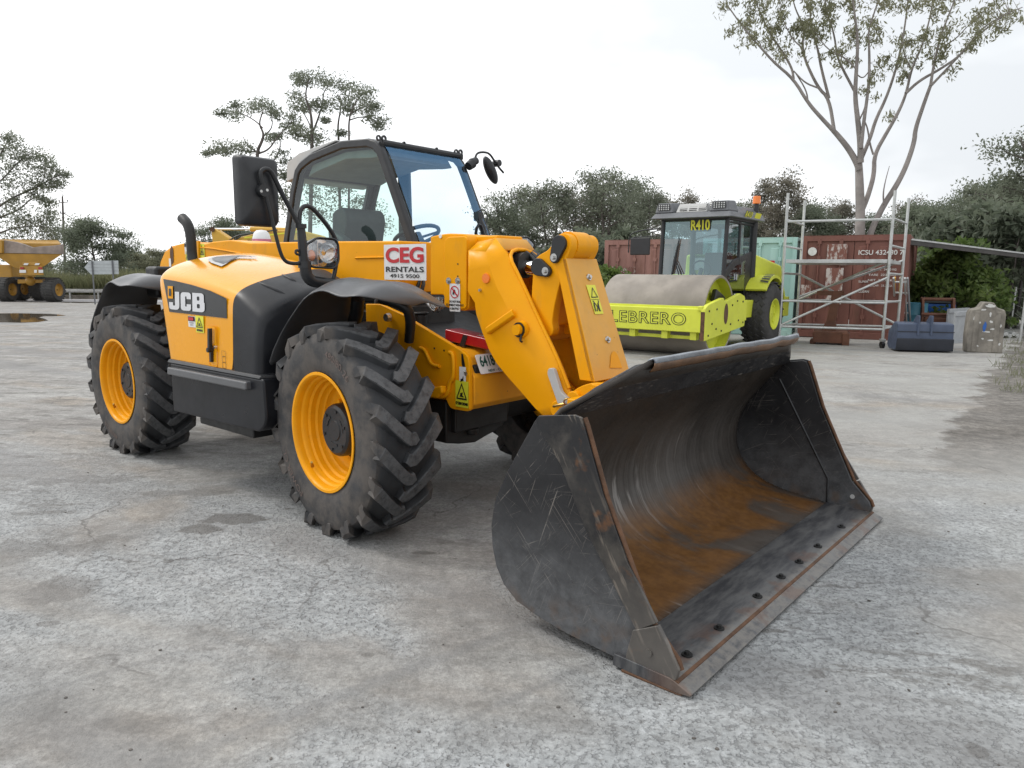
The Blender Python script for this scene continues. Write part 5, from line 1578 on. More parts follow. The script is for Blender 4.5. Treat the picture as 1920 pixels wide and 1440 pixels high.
def tree(kind, name, x, y, sc_, rz, label, group=None, z=None, cat='tree'):
    if kind not in TREES: TREES[kind] = make_tree(*KINDS_[kind])
    tm, cm = TREES[kind]
    o = empty(name, (x, y, gz(y) if z is None else z), rz, label, cat, group)
    o.scale = (sc_, sc_, sc_) if not hasattr(sc_, '__len__') else sc_
    link('trunk', tm, o); link('crown', cm, o)
    return o
KINDS_ = {
 'pad':   (11, 9.2, 5.6, .34, 'leaf_grey', 'darkbark', 170, 70, .105, .17, 'round', 16, 2),
 'pad2':  (12, 8.2, 5.0, .26, 'leaf_dark', 'darkbark', 190, 74, .10, .15, 'round', 18, 2),
 'pad3':  (13, 9.5, 5.0, .22, 'leaf_brown', 'darkbark', 200, 84, .105, .15, 'cone', 18, 2),
 'oak':   (14, 8.5, 7.5, .08, 'leaf_dark', 'darkbark', 280, 100, .11, .18, 'cone', 22, 1),
 'round': (15, 6.5, 7.0, .12, 'leaf_dark', 'darkbark', 200, 95, .115, .16, 'round', 16, 1),
 'olive': (16, 6.0, 6.0, .05, 'leaf_olive', 'darkbark', 180, 90, .12, .14, 'round', 16, 1),
 'airy':  (17, 11.0, 9.0, .45, 'leaf_grey', 'darkbark', 84, 66, .17, .17, 'flat', 15, 2),
 'bush':  (18, 2.2, 2.4, .02, 'leaf_bright', 'darkbark', 60, 46, .11, .03, 'round', 10, 1),
 'scrub': (19, 3.2, 3.4, .02, 'leaf_dark', 'darkbark', 80, 52, .13, .05, 'round', 12, 1),
}
def at(px, Y):                            # ground position under an image column at a given distance
    d = ray(px, 505)
    p = CAM + d*(Y/d.y)
    return p.x, Y
rt = random.Random(21)
# the belt of trees behind the roller and the containers
belt = [
 (945,46,'pad2',.80,'slim grey-green tree at the left end of the belt, beside the cab mirror'),
 (985,52,'pad',.90,'grey-green tree with gaps of sky, second from the left end of the belt'),
 (1035,47,'pad',.86,'open grey-green tree above the lifting link of the yellow handler'),
 (1085,50,'pad3',.86,'slim brownish tree behind the tilt link of the yellow handler'),
 (1130,46,'pad',.93,'tall twin-stemmed grey-green tree left of the faded red container'),
 (1175,52,'pad2',1.06,'dark green tree above the left edge of the faded red container'),
 (1212,49,'pad',.84,'grey-green tree just left of the roller cab roof'),
 (1262,60,'pad3',.98,'slim tree rising behind the lamps on the roller roof'),
 (1312,64,'pad3',.92,'thin brownish tree behind the middle of the roller roof'),
 (1352,60,'pad2',.90,'low dark tree behind the right lamp of the roller roof'),
 (1400,56,'pad',.86,'grey-green tree behind the orange beacon of the roller'),
 (1442,52,'pad3',1.0,'tall pointed tree between the roller and the scaffold tower'),
 (1490,56,'oak',.90,'dark dense tree behind the left poles of the scaffold tower'),
 (1535,52,'oak',.82,'dark tree above the left half of the brown container'),
 (1575,56,'pad3',.86,'brownish tree left of the pale gum trunk'),
 (1640,54,'oak',.78,'dark tree behind the forked gum trunk'),
 (1690,50,'pad3',.78,'brownish tree behind the right poles of the scaffold tower'),
 (1735,46,'oak',.78,'dark dense tree above the left end of the open shed roof'),
 (1782,44,'oak',.76,'dark tree above the middle of the open shed roof'),
 (1830,40,'oak',.80,'dense dark tree rising to the right above the shed roof'),
 (1880,36,'oak',.80,'large dark tree near the right edge above the shed roof'),
 (1930,33,'pad',.92,'tall grey-green tree cut by the right edge'),
]
for px, Y_, k, s, lab in belt:
    x, y = at(px, Y_)
    tree(k, 'belt_tree', x, y, (s*.98, s*.98, s), rt.uniform(0, 6.28), lab, 'trees in the belt behind the yard')
for i, (px, Y_, k, s) in enumerate(((960,57,'round',.75),(1060,58,'round',.8),(1150,56,'round',.8),(1240,68,'round',.9),(1345,70,'round',.8),(1425,64,'round',.8),(1515,62,'round',.85),(1610,60,'round',.85),(1700,56,'round',.85),(1760,50,'round',.85),(1815,46,'round',.9),(1870,42,'round',.95),(1915,40,'round',.95))):
    x, y = at(px, Y_)
    tree(k, 'low_tree', x, y, (s*1.2, s*1.1, s*.66), rt.uniform(0, 6.28), 'low dark tree of the back row that closes the gaps in the belt', 'low trees of the back row')
# scrub under the belt
scr = [(1010,33,'scrub',.9),(1065,30,'scrub',.8),(1110,27,'scrub',1.0),(1150,26,'scrub',.85),(1160,30,'scrub',1.1),(1765,27,'scrub',1.25),(1815,26,'scrub',1.3),(1860,27,'scrub',1.3),(1900,24,'scrub',1.2),(1945,25,'scrub',1.3)]
for i, (px, Y_, k, s) in enumerate(scr):
    x, y = at(px, Y_)
    tree(k, 'shrub', x, y, s, rt.uniform(0, 6.28), 'dark leafy shrub in the undergrowth below the tree belt', 'dark shrubs below the belt', cat='shrub')
bsh = [(1088,19.5,.66,'fresh green bush just right of the bell crank'),(1118,18.6,.70,'bright green bush behind the left end of the roller drum'),(1150,20.5,.80,'bright green bush left of the faded red container'),
       (1752,21.5,.95,'bright green bush under the left end of the shed roof'),(1790,20.6,1.05,'bright green bush behind the rusty digger bucket'),(1825,20.8,.85,'bright green bush behind the concrete block'),(1770,24,1.25,'tall green bush under the middle of the shed roof'),
       (1690,40,1.6,'fresh green treetop beyond the right corner of the brown container')]
for px, Y_, s, lab in bsh:
    x, y = at(px, Y_)
    tree('bush', 'green_bush', x, y, s, rt.uniform(0, 6.28), lab, 'fresh green bushes', cat='bush')
# left side
def lt(px, Y_, k, s, lab, grp='trees along the far road', nm='tree'):
    x, y = at(px, Y_)
    return tree(k, nm, x, y, s, rt.uniform(0, 6.28), lab, grp)
lt(180, 66, 'round', (1.02,1.02,1.02), 'round dark tree right of the power pole, behind the reeds')
for i, (px, Y_, s) in enumerate(((232,80,.75),(262,84,.70),(292,80,.74),(318,84,.68))):
    lt(px, Y_, 'olive', s, ['low green tree right of the round dark tree','second low green tree, above the right end of the road sign','third low green tree left of the exhaust stack','low tree just left of the exhaust stack','low tree hidden behind the exhaust stack'][i])
lt(75, 85, 'olive', .7, 'low green tree between the dump truck and the power pole')
lt(420, 60, 'round', (.72,.72,1.0), 'dark tree showing under the big wing mirror')
lt(470, 66, 'round', (.85,.85,.9), 'dark tree behind the raised excavator boom')
# ------------------------------------------------------------------ trees with limbs of their own shape
def traced_tree(name, Y0, foot, limbs, clumps, mat, bark, per, leaf, label, group=None, seed=1, depth=.22, spread=(1.2,1.2,.8), droop=0., aspect=2.6):
    rng = np.random.default_rng(seed); rnd = random.Random(seed)
    fx, fy = at(foot, Y0)
    o = empty(name, (fx, fy, gz(fy)), 0, label, 'tree', group)
    base = Vector((fx, fy, gz(fy)))
    px2m = Y0/F
    t = MB()
    for li, (pts, r0, r1) in enumerate(limbs):
        dz = rnd.uniform(-1, 1)*depth
        L_ = len(pts); out_ = []
        for k, (px, py) in enumerate(pts):
            off = dz*(max(0, 470-py))*px2m*.6 + rnd.uniform(-.3,.3)*px2m
            out_.append(W(px, py, Y0+off) - base)
        rs = [(r0+(r1-r0)*k/(L_-1))*px2m for k in range(L_)]
        t.tube(out_, rs, 8, 2)
    nodes = []
    for pts, r0, r1 in limbs:
        for (xa_, ya_), (xb_, yb_) in zip(pts, pts[1:]):
            for k in range(4): nodes.append((xa_+(xb_-xa_)*k/4, ya_+(yb_-ya_)*k/4))
    nodes = np.array(nodes)
    cl = []
    for px, py, r in clumps:
        cx_, cy_, dY = px + rnd.gauss(0, r*.35), py + rnd.gauss(0, r*.22), rnd.uniform(-1, 1)*depth*4
        c = W(cx_, cy_, Y0 + dY) - base
        nd = nodes[np.argmin((nodes[:,0]-cx_)**2 + (nodes[:,1]-cy_)**2 + 60*(nodes[:,1] < cy_-4))]
        if math.hypot(nd[0]-cx_, nd[1]-cy_) < 60:
            q0 = W(nd[0], nd[1], Y0 + dY*.3) - base
            t.tube([q0, q0.lerp(c, .55)+Vector((0,0,.12*(c-q0).length*rnd.uniform(-1,1))), c], [.5*px2m, .3*px2m, .15*px2m], 4)
        cl.append((c.x, c.y, c.z, r*px2m))
    t.build('trunk', MT[bark], o, ang=70, fix=False)
    V = leaves(rng, cl, per, spread, leaf, droop, aspect)
    link('crown', leaf_mesh('crown', V, MT[mat]), o)
    return o
def Z5(p): return (1340+p[0]/3.3103, p[1]/3.3103)
gl = [
 ([(905,1600),(900,1440),(905,1330),(900,1180),(897,1080),(893,1000)], 10, 6.5),
 ([(897,1050),(880,1005),(830,920),(760,835),(735,810)], 6.5, 4.2),
 ([(735,810),(660,730),(580,640),(490,490),(370,390),(290,300),(190,190),(70,20)], 3.8, 1.0),
 ([(490,490),(480,420),(400,290),(350,220),(300,120),(250,0),(230,-60)], 2.4, .8),
 ([(742,812),(710,610),(640,545),(550,350),(545,250),(560,170),(500,60),(480,-40)], 3.4, .9),
 ([(710,610),(660,420),(640,300),(600,180),(590,60),(600,-60)], 2.8, .9),
 ([(640,545),(560,515),(490,440)], 1.6, 1.2), ([(580,640),(570,560),(500,450)], 1.6, 1.0),
 ([(905,1010),(905,900),(890,760),(870,600),(880,430),(890,250),(870,100),(850,-60)], 6, 1.2),
 ([(870,570),(790,420),(760,350),(740,200),(690,60),(680,-60)], 2.6, .9),
 ([(908,920),(925,760),(945,620),(960,480),(960,300),(950,200),(1000,50),(1040,-70)], 3.6, .9),
 ([(900,1010),(965,860),(1000,740),(1060,620),(1110,480),(1150,330),(1180,170),(1200,0),(1220,-70)], 3.8, .9),
 ([(905,1320),(930,1270),(960,1190),(990,1080),(990,960),(1070,820),(1140,700),(1190,580),(1220,430),(1290,280),(1340,100),(1360,-60)], 5.4, 1.0),
 ([(985,960),(965,900),(950,800),(935,760)], 2.0, 1.2), ([(895,750),(930,680),(945,600)], 1.6, 1.0),
 ([(1185,580),(1270,500),(1400,430),(1530,340),(1600,250),(1720,150),(1800,90),(1910,45)], 2.8, .8),
 ([(880,430),(800,350),(700,310),(610,180)], 1.6, .8), ([(880,460),(920,490),(960,440)], 1.2, 1.0),
 ([(940,1600),(965,1440),(1050,1270),(1130,1150),(1190,1030),(1240,880),(1245,800),(1300,640),(1340,530)], 6.2, 3.0),
 ([(1340,530),(1360,400),(1400,230),(1450,100),(1490,0),(1500,-60)], 2.6, .8),
 ([(1335,540),(1430,440),(1560,300),(1640,190),(1760,110),(1850,60)], 2.4, .7),
 ([(1050,1270),(1045,1200),(1060,1120),(1085,1030)], 1.8, .5),
 ([(1400,300),(1500,240),(1580,150),(1650,90)], 1.3, .6), ([(1220,430),(1170,330),(1160,200)], 1.4, .7),
 ([(290,300),(280,260),(230,230),(150,120)], 1.2, .5), ([(545,300),(480,240),(420,120),(400,0)], 1.3, .6),
]
gl = [([Z5(p) for p in pts], a, b) for pts, a, b in gl]
rg_ = random.Random(77)
gcl = []
for pts, a, b in gl:
    for (x0, y0), (x1, y1) in zip(pts, pts[1:]):
        n_ = max(1, int(math.hypot(x1-x0, y1-y0)/14))
        for k in range(n_):
            u = rg_.random(); x, y = x0+(x1-x0)*u, y0+(y1-y0)*u
            if y < 118 and rg_.random() < (.98 if y < 50 else .62 if y < 85 else .30):
                for q in range(2):
                    gcl.append((x+rg_.gauss(0, 9), y+rg_.gauss(0, 8)+5, rg_.uniform(8, 18)))
for k in range(150):
    x = rg_.uniform(1365, 1900); gcl.append((x, rg_.uniform(-70, 18) + abs(x-1620)*.0, rg_.uniform(9, 20)))
for (x, y) in ((1400,40),(1425,25),(1450,55),(1470,30),(1500,48),(1530,40),(1560,30),(1600,60),(1635,70),(1640,40),(1720,75),(1745,105),(1770,105),(1655,130),(1630,150),(1695,140),(1680,215),(1580,90),(1555,105),(1860,12),(1835,30),(1510,55),(1415,75),(1625,175),(1660,110)):
    for q in range(3): gcl.append((x+rg_.gauss(0,6), y+rg_.gauss(0,6), rg_.uniform(7,13)))
traced_tree('gum_tree', 24.5, 1612, gl, gcl, 'leaf_gum', 'bark', 30, .055, 'tall pale-trunked gum forking into many thin limbs behind the brown container', None, 5, .20, (1.1,1.1,1.15), .55, 4.2)
def Z4(p): return (380+p[0]/5.333, 120+p[1]/5.333)
tl1 = [([(620,2100),(600,1500),(560,1050),(540,880),(600,760),(610,690),(560,600),(600,480)], 4.5, .9), ([(540,880),(440,800),(400,720)], 1.6, .6), ([(610,720),(700,640),(690,500)], 1.4, .6),
       ([(545,900),(660,860),(740,740),(830,640),(900,560)], 1.8, .6), ([(570,1050),(720,980),(790,800),(740,690)], 1.8, .6), ([(600,640),(520,560),(360,480),(250,500)], 1.3, .5), ([(540,880),(350,860),(200,830)], 1.4, .5)]
tc1 = [(270,480,70),(330,520,50),(200,500,40),(560,400,70),(500,430,60),(640,430,60),(690,480,60),(740,510,40),(880,530,50),(920,600,50),(180,830,70),(120,870,40),(300,840,60),(400,830,70),(470,860,60),(680,740,50),(750,720,40),(850,640,50),(780,900,50),(830,990,50),(800,1080,60),(850,1100,40),(830,1250,70),(800,1350,60),(850,1450,70),(330,400,40),(60,890,35),(230,900,40)]
traced_tree('feathery_tree', 39, 500, [([Z4(p) for p in a], b, c) for a, b, c in tl1], [(*Z4(p[:2]), p[2]/5.333*1.45) for p in tc1 for _ in (0,1)], 'leaf_grey', 'darkbark', 120, .078, 'airy flat-topped tree whose left crown shows behind the big wing mirror', None, 31, .25, (1.35,1.2,.78))
tl2 = [([(1060,2100),(1080,1500),(1090,900),(1095,640),(1080,470),(1020,330),(1060,150)], 4.5, .8), ([(1095,700),(1150,560),(1200,400),(1210,260),(1300,200)], 2, .6), ([(1095,660),(1030,520),(960,420)], 1.3, .5),
       ([(1380,2100),(1370,1300),(1360,740),(1350,600),(1390,420),(1350,300)], 3.0, .7), ([(1460,1700),(1465,740),(1460,600),(1480,480),(1560,330),(1620,290)], 2.2, .6), ([(1480,500),(1620,420),(1720,420)], 1.4, .5), ([(1470,560),(1600,520),(1760,580)], 1.2, .5), ([(1095,760),(1000,720),(900,720)], 1.3, .5)]
tc2 = [(1060,110,60),(960,130,50),(1000,190,40),(1150,140,80),(1220,180,60),(1300,220,60),(1400,230,80),(1480,240,60),(1560,270,60),(1620,290,45),(920,310,50),(1000,400,80),(1080,420,60),(1160,410,60),(1250,400,70),(1330,340,90),(1420,370,80),(1500,400,70),(1600,390,70),(1680,410,60),(1720,430,40),(1480,480,50),(1660,470,60),(1700,560,50),(1770,580,55),(1740,620,40),(980,450,45),(1080,700,70),(1000,720,60),(1160,740,70),(920,700,50),(950,640,40),(1040,780,60),(1400,690,40),(1220,560,30),(1000,1200,90),(1100,1300,100),(1250,1250,90),(1150,1450,110),(1350,1400,90),(1450,1500,100),(1000,1500,100),(1250,1550,100),(1700,1450,90),(1800,1600,80),(1560,1600,90),(1400,1200,70),(1080,1050,60),(1550,1350,60)]
traced_tree('feathery_tree', 38, 600, [([Z4(p) for p in a], b, c) for a, b, c in tl2], [(*Z4(p[:2]), p[2]/5.333*1.45) for p in tc2 for _ in (0,1)], 'leaf_grey', 'darkbark', 120, .078, 'airy tree whose layered crown rises highest above the cab roof', None, 32, .25, (1.35,1.2,.78))
def Z8(p): return (p[0]/3.43, 220+p[1]/3.43)
tl3 = [([(-420,1300),(-330,900),(-250,700),(-150,500),(-60,250),(-20,80)], 9, 1.2), ([(-260,720),(0,570),(90,510),(230,455),(330,395),(390,370)], 2.6, .6), ([(-290,800),(0,640),(120,600),(200,520),(290,500)], 2.2, .6),
       ([(-200,560),(0,420),(120,280),(200,230)], 2.2, .6), ([(-300,850),(-50,760),(120,700),(300,700)], 2.2, .6), ([(-120,430),(0,250),(60,130)], 1.8, .5), ([(230,455),(290,400),(280,320)], 1.0, .4)]
tc3 = [(40,120,35),(90,170,45),(20,200,50),(160,230,45),(110,270,55),(60,330,50),(200,250,45),(230,300,50),(180,350,60),(300,260,35),(320,300,30),(250,370,50),(350,360,40),(390,370,30),(380,420,35),(330,440,40),(280,440,45),(210,430,50),(130,430,55),(40,450,55),(100,530,40),(180,500,40),(250,520,35),(310,540,35),(60,600,60),(130,640,65),(200,630,55),(40,680,70),(110,720,70),(190,700,65),(270,690,55),(330,720,50),(350,770,40),(260,760,60),(150,770,70),(60,770,70),(300,610,40),(330,650,40),(-60,300,80),(-60,500,90),(-80,650,90),(-150,400,90),(-120,760,90),(-200,600,100),(-30,180,60)]
traced_tree('spreading_tree', 52, -95, [([Z8(p) for p in a], b, c) for a, b, c in tl3], [(*Z8(p[:2]), p[2]/3.43*1.4) for p in tc3 for _ in (0,1)], 'leaf_grey', 'darkbark', 160, .095, 'large spreading tree cut by the left edge, above the dump truck', None, 33, .25, (1.2,1.2,.75))

# ------------------------------------------------------------------ reeds, road, guardrail, sign, pole
rng = np.random.default_rng(5)
n = 15000
X0, _ = at(-40, 57); X1, _ = at(325, 57)
xs_ = rng.uniform(X0-1, X1+2, n); ysr = rng.uniform(54.5, 62, n)
hh = rng.uniform(.9, 2.0, n)*(1+.25*np.sin(xs_*.6)) + .35*np.exp(-((xs_-at(130,57)[0])/3.5)**2)
ang = rng.uniform(0, 6.28, n); ln = rng.normal(0, .22, (n, 2))
wv = rng.uniform(.02, .055, n)
b0 = np.stack([xs_, ysr, np.array([gz(v) for v in ysr])], 1)
dx = np.stack([np.cos(ang)*wv, np.sin(ang)*wv, np.zeros(n)], 1)
tp = b0 + np.stack([ln[:,0]*hh, ln[:,1]*hh, hh], 1)
md_ = (b0+tp)/2 + np.stack([ln[:,0]*-.1, ln[:,1]*-.1, hh*.06], 1)
V = np.stack([b0, md_+dx, tp, md_-dx], 1).reshape(-1, 3)
MT['reed'] = leaf_mat('reed_leaves', (0.15,0.165,0.085), (0.225,0.225,0.12), (0.30,0.27,0.17))
tag(link('reeds', leaf_mesh('reeds', V, MT['reed'])), kind='stuff')
pts = []
for px, py in ((-300,553),(60,552),(330,553),(700,554)):
    pass
ax0, ay0, ax1 = at(-250, 47)[0], 47.2, at(420, 47)[0]
tag(MB().sheet([(ax0,47.0,gz(47)+.02),(ax1,46.2,gz(46.2)+.02),(ax1+2,53.2,gz(53.2)+.03),(ax0-2,53.6,gz(53.6)+.03)]).build('road', MT['road'], smooth=False, fix=False), kind='structure')
GR = empty('guardrail', (at(80,53.9)[0], 53.9, gz(53.9)), 0, 'grey steel guardrail on a dark kerb beyond the pale road', 'guardrail')
gx0, gx1 = at(-60,53.9)[0]-GR.location.x, at(420,53.9)[0]-GR.location.x
MB().prism([(-.05,.50),(.0,.54),(-.03,.62),(.0,.70),(-.05,.76),(-.08,.70),(-.08,.55)], gx0, gx1, 'x').build('rail', MT['galv'], GR)
MB().prism([(.10,-.1),(.10,.30),(.45,.30),(.45,-.1)], gx0, gx1, 'x').build('kerb', MT['concrete'], GR)
gpm = None
for k in range(9):
    x = gx0 + (gx1-gx0)*(k+.5)/9
    if gpm is None:
        gpm = MB().box((-.05,0,0),(.05,.10,.72)).build('post', MT['galv'], GR); gpm.location.x = x
    else:
        c_ = gpm.copy(); COL.objects.link(c_); c_.parent = GR; c_.location.x = x
sx, sy = at(191, 42)
SG = empty('arrow_sign', (sx, sy, gz(sy)), 0, 'arrow-shaped road sign seen from its blank silver back on two posts', 'road sign')
def SGp(px, py): p = W(px, py, sy); return (p.x-sx, p.z-gz(sy))
MB().prism([SGp(*q) for q in ((157.5,501.5),(167,489),(221,488.5),(222,514),(170,514.5))], .03, .05).build('sign_panel', MT['signback'], SG)
for px, pt, pb_ in ((172.5,489.5,551),(210.5,489,551)):
    a_, b_ = SGp(px, pt), SGp(px+1, pb_)
    MB().box((a_[0]-.03,-.05,0),(a_[0]+.03,.0,a_[1])).build('sign_post', MT['cabgrey'], SG)
rb_ = MB()
for k in range(1, 4):
    z = SGp(190, 514)[1] + (SGp(190,489)[1]-SGp(190,514)[1])*k/4
    rb_.box((SGp(164,500)[0], .022, z-.012), (SGp(221,500)[0], .032, z+.012))
rb_.build('sign_rib', MT['palegrey'], SG)
pxx, pyy = at(119, 92)
PP = empty('power_pole', (pxx, pyy, gz(pyy)), 0, 'thin grey power pole with short crossarms beyond the dump truck', 'power pole')
def PPp(px, py): p = W(px, py, pyy); return Vector((p.x-pxx, 0, p.z-gz(pyy)))
MB().tube([Vector((.1,0,-.3)), PPp(119.5,440), PPp(117,368)], [.16,.14,.10], 8).build('pole', MT['darkbark'], PP)
for a_, b_ in (((111,380),(127,379)), ((113,400),(124,399)), ((118,399),(134,408)), ((119,432),(131,432))):
    MB().tube([PPp(*a_), PPp(*b_)], .05, 6).build('crossarm', MT['darkbark'], PP)
for k, q in enumerate(((111.5,377),(126.5,376),(118,366),(113.5,398))):
    MB().cyl(PPp(*q)+Vector((0,0,-.12)), PPp(*q)+Vector((0,0,.12)), .06, .06, 8).build('insulator', MT['cabgrey'], PP)

# ------------------------------------------------------------------ articulated dump truck, seen from behind
tx, ty = at(52, 45.5)
DT = empty('dump_truck', (tx, ty, gz(ty)), 0, 'yellow articulated dump truck with a scraped tray seen from behind at the left edge', 'dump truck')
TZ = gz(ty)
def D(px, py, dy=0.0): p = W(px, py, ty+dy); return Vector((p.x-tx, dy, p.z-TZ))
trp = [D(-10,452), D(2,449.5), D(8,451), D(34,454.5), D(52,461), D(60,464), D(80,461.5), D(101,460), D(114,457)]
lowl = [D(-10,474), D(8,474.5), D(40,476.5), D(116,476)]
tb = MB()
tb.slab([D(-22,474), D(8,474.5), D(116,476.5), D(114.5,458), D(100,460.5), D(80,461.5), D(60,464), D(44,458), D(28,453.5), D(8,450.5), D(-22,450)], (0,1,0), .25)
tb.build('tray_tailplate', MT['tray'], DT, bevel=.02)
tb = MB()
Lb, Rb_ = D(-14,474), D(116,476.5)
tb.hexa([D(27,502,.2), D(78,502,.2), D(78,500,5.5), D(27,500,5.5), D(-14,474.8,.05), D(116,476.8,.05), D(110,474,6), D(-10,472,6)])
tb.hexa([D(-14,474.8,.3), D(116,476.8,.3), D(110,474,6), D(-10,472,6), D(-14,455,.3), D(114,457,.3), D(108,450,6), D(-10,448,6)])
tb.build('tray', MT['tyellow'], DT, bevel=.03)
MB().slab([D(-22,474), D(8,474.5), D(8,451), D(2,449.5), D(-22,452)], (0,-1,0), .22).build('tray_corner_post', MT['tyellow'], DT, bevel=.02)
cb_ = MB().hexa([D(37,516,.1), D(82,516,.1), D(82,516,1.2), D(37,516,1.2), D(36,498,.1), D(79,498,.1), D(79,498,1.2), D(36,498,1.2)])
cb_.hexa([D(41,497.5,.1), D(71,497.5,.1), D(71,497.5,.8), D(41,497.5,.8), D(42,489,.15), D(70,490,.15), D(70,490,.8), D(42,489,.8)])
cb_.build('rear_frame', MT['tyellow'], DT, bevel=.02)
for px in (45, 66): MB().slab([D(px-1,497,-.0), D(px+7,497), D(px+9,493.5), D(px+1,493.5)], (0,-1,0), .02).build('warning_stripe', MT['white'], DT)
for px in (42, 76): MB().slab([D(px-3.5,504.5,.08), D(px+3,504.5,.08), D(px+3,501,.08), D(px-3.5,501,.08)], (0,-1,0), .04).build('tail_lamp', MT['redbar'], DT)
for px, w_ in ((43,6),(67,2.5),(77,4)): MB().slab([D(px-w_,511.5,.08), D(px+w_,511.5,.08), D(px+w_,506,.08), D(px-w_,506,.08)], (0,-1,0), .03).build('rear_plate', MT['white'], DT)
axb = MB().hexa([D(33,532,.9), D(88,530,.9), D(88,530,1.5), D(33,532,1.5), D(33,524,.9), D(90,524,.9), D(90,524,1.5), D(33,524,1.5)])
c_ = D(57,527,.9); axb.ball(c_, .30, 16, (1,.9,1))
axb.build('rear_axle', MT['tyellow'], DT, bevel=.03)
wm = {}
def dt_wheel(px, py, dy, r, w_):
    c_ = D(px, py, dy)
    o = empty('wheel', c_); o.parent = DT
    if not wm:
        b = MB().lathe([(.38,-w_/2),(.55*r,-w_/2-.03),(.86*r,-w_/2-.02),(.97*r,-w_*.38),(r,-w_*.25),(r,w_*.25),(.97*r,w_*.38),(.86*r,w_/2+.02),(.55*r,w_/2+.03),(.38,w_/2)], 40, axis='x')
        for k in range(26):
            a = 2*math.pi*k/26
            m_ = Matrix.Rotation(a, 4, 'X')
            for s in (-1, 1):
                b.box((s*w_*.02 if s > 0 else -w_*.49, -.045, r*.985), (w_*.49 if s > 0 else -w_*.02, .045, r*1.02), m_)
        wm['t'] = b.build('tyre', MT['greyrubber'], o, ang=40)
        wm['r'] = MB().lathe([(.40,-w_/2-.03),(.37,-w_/2+.05),(.30,-w_/2+.14),(.05,-w_/2+.10)], 32, axis='x').lathe([(.40,w_/2+.03),(.37,w_/2-.05),(.30,w_/2-.14),(.05,w_/2-.10)], 32, axis='x').build('rim', MT['tyellow'], o, ang=40)
    else:
        for k in 'tr':
            q = wm[k].copy(); COL.objects.link(q); q.parent = o
    o.location.z = r - .02
    return o
dt_wheel(12, 528, .9, .76, .66)
dt_wheel(99, 528, .9, .76, .66)
dt_wheel(35, 530, 2.6, .76, .66)
dt_wheel(75, 530, 2.6, .76, .66)
MB().box((-7.4,6.2,.9),(-5.2,8.8,2.3)).build('tractor_unit', MT['tyellow'], DT, bevel=.1)

# ------------------------------------------------------------------ excavator parked behind the handler: boom and stick folded, house behind the boom
ex0, ey0 = at(640, 14.5)
EXC = empty('excavator', (ex0, ey0, gz(ey0)), 0, 'mustard yellow excavator parked behind the handler with its folded arm showing over the boom', 'excavator')
def E_(px, py, dy=0.0): p = W(px, py, ey0+dy); return Vector((p.x-ex0, dy, p.z-gz(ey0)))
eb = MB().slab([E_(*q) for q in ((395,428.5),(400,427.5),(430,447),(428,462),(404,470),(400,470))], (0,1,0), .28)
eb.build('stick', MT['kyellow'], EXC, bevel=.02)
eb = MB().slab([E_(*q) for q in ((426,458),(444,446),(480,437),(520,431),(560,431),(600,441),(650,470),(640,560),(600,560),(560,480),(520,470),(440,470))], (0,1,0), .34)
eb.build('arm_boom', MT['kyellow'], EXC, bevel=.03)
MB().cyl(E_(398,430,-.05), E_(398,430,.33), .05, .05, 14).build('stick_pin', MT['rust'], EXC)
MB().tube([E_(401,429.5,.14), E_(470,429.5,.14)], .022, 10).build('cylinder_rod', MT['chrome'], EXC)
MB().tube([E_(470,429.5,.14), E_(560,432,.14)], .048, 10).build('cylinder', MT['kyellow'], EXC)
hz = MB().tube([E_(424,456,-.02), E_(433,449,-.03), E_(445,441,-.02), E_(470,438,-.02), E_(520,431,-.02)], .014, 6, 2).tube([E_(426,462,-.03), E_(436,453,-.04), E_(452,443,-.03)], .014, 6, 2)
hz.build('arm_hose', MT['frame'], EXC, ang=60)
MB().slab([E_(457,444.5,-.004), E_(560,433,-.004), E_(560,435.5,-.004), E_(459,447,-.004)], (0,-1,0), .004).build('reflective_strip', MT['signyellow'], EXC)
fr = Frame(E_(470,452.5,-.004), (1,0,0), (0,0,1))
decal(fr, text_data('KOMATSU', .075, .004, 1.1, 1.0, 'LEFT'), 'arm_lettering', MT['blackink'], EXC, .003, (-.06, 0))
MB().box((-.2,-.2,.7),(2.2,2.4,1.45)).build('house', MT['kyellow'], EXC, bevel=.08)
MB().box((-.6,-.5,0),(2.6,.0,.75)).box((-.6,2.2,0),(2.6,2.7,.75)).build('track', MT['underside'], EXC, bevel=.2, seg=4)
bx, by = at(493, 13.0)
BN = empty('wrapped_bundle', (bx, by, gz(by)), 0, 'white plastic wrapped bundle with pink panels showing over the boom below the mirror', 'bundle')
zb_ = W(493, 431, by).z - gz(by)
hb_ = (W(510,440,by).x - W(475,440,by).x)/2
MB().lathe([(.01,zb_),(hb_*.5,zb_-.01),(hb_*.8,zb_-.06),(hb_*.95,zb_-.16),(hb_,zb_-.35),(hb_*1.0,0)], 28, axis='z').build('plastic_wrap', MT['white'], BN, ang=60)
MT['pink'] = plain('pink_plastic', (0.55,0.16,0.24), 0.5, var=.15, scale=9)
for s in (-1, 1):
    MB().lathe([(hb_*.985,zb_-.16),(hb_*1.03,zb_-.30),(hb_*1.03,zb_-.7)], 40, axis='z').build('pink_band', MT['pink'], BN, ang=60) if s < 0 else None
MB().box((-.07,-hb_*1.06,zb_-.36),(.06,-hb_*.9,zb_-.2)).build('label_card', MT['white'], BN)

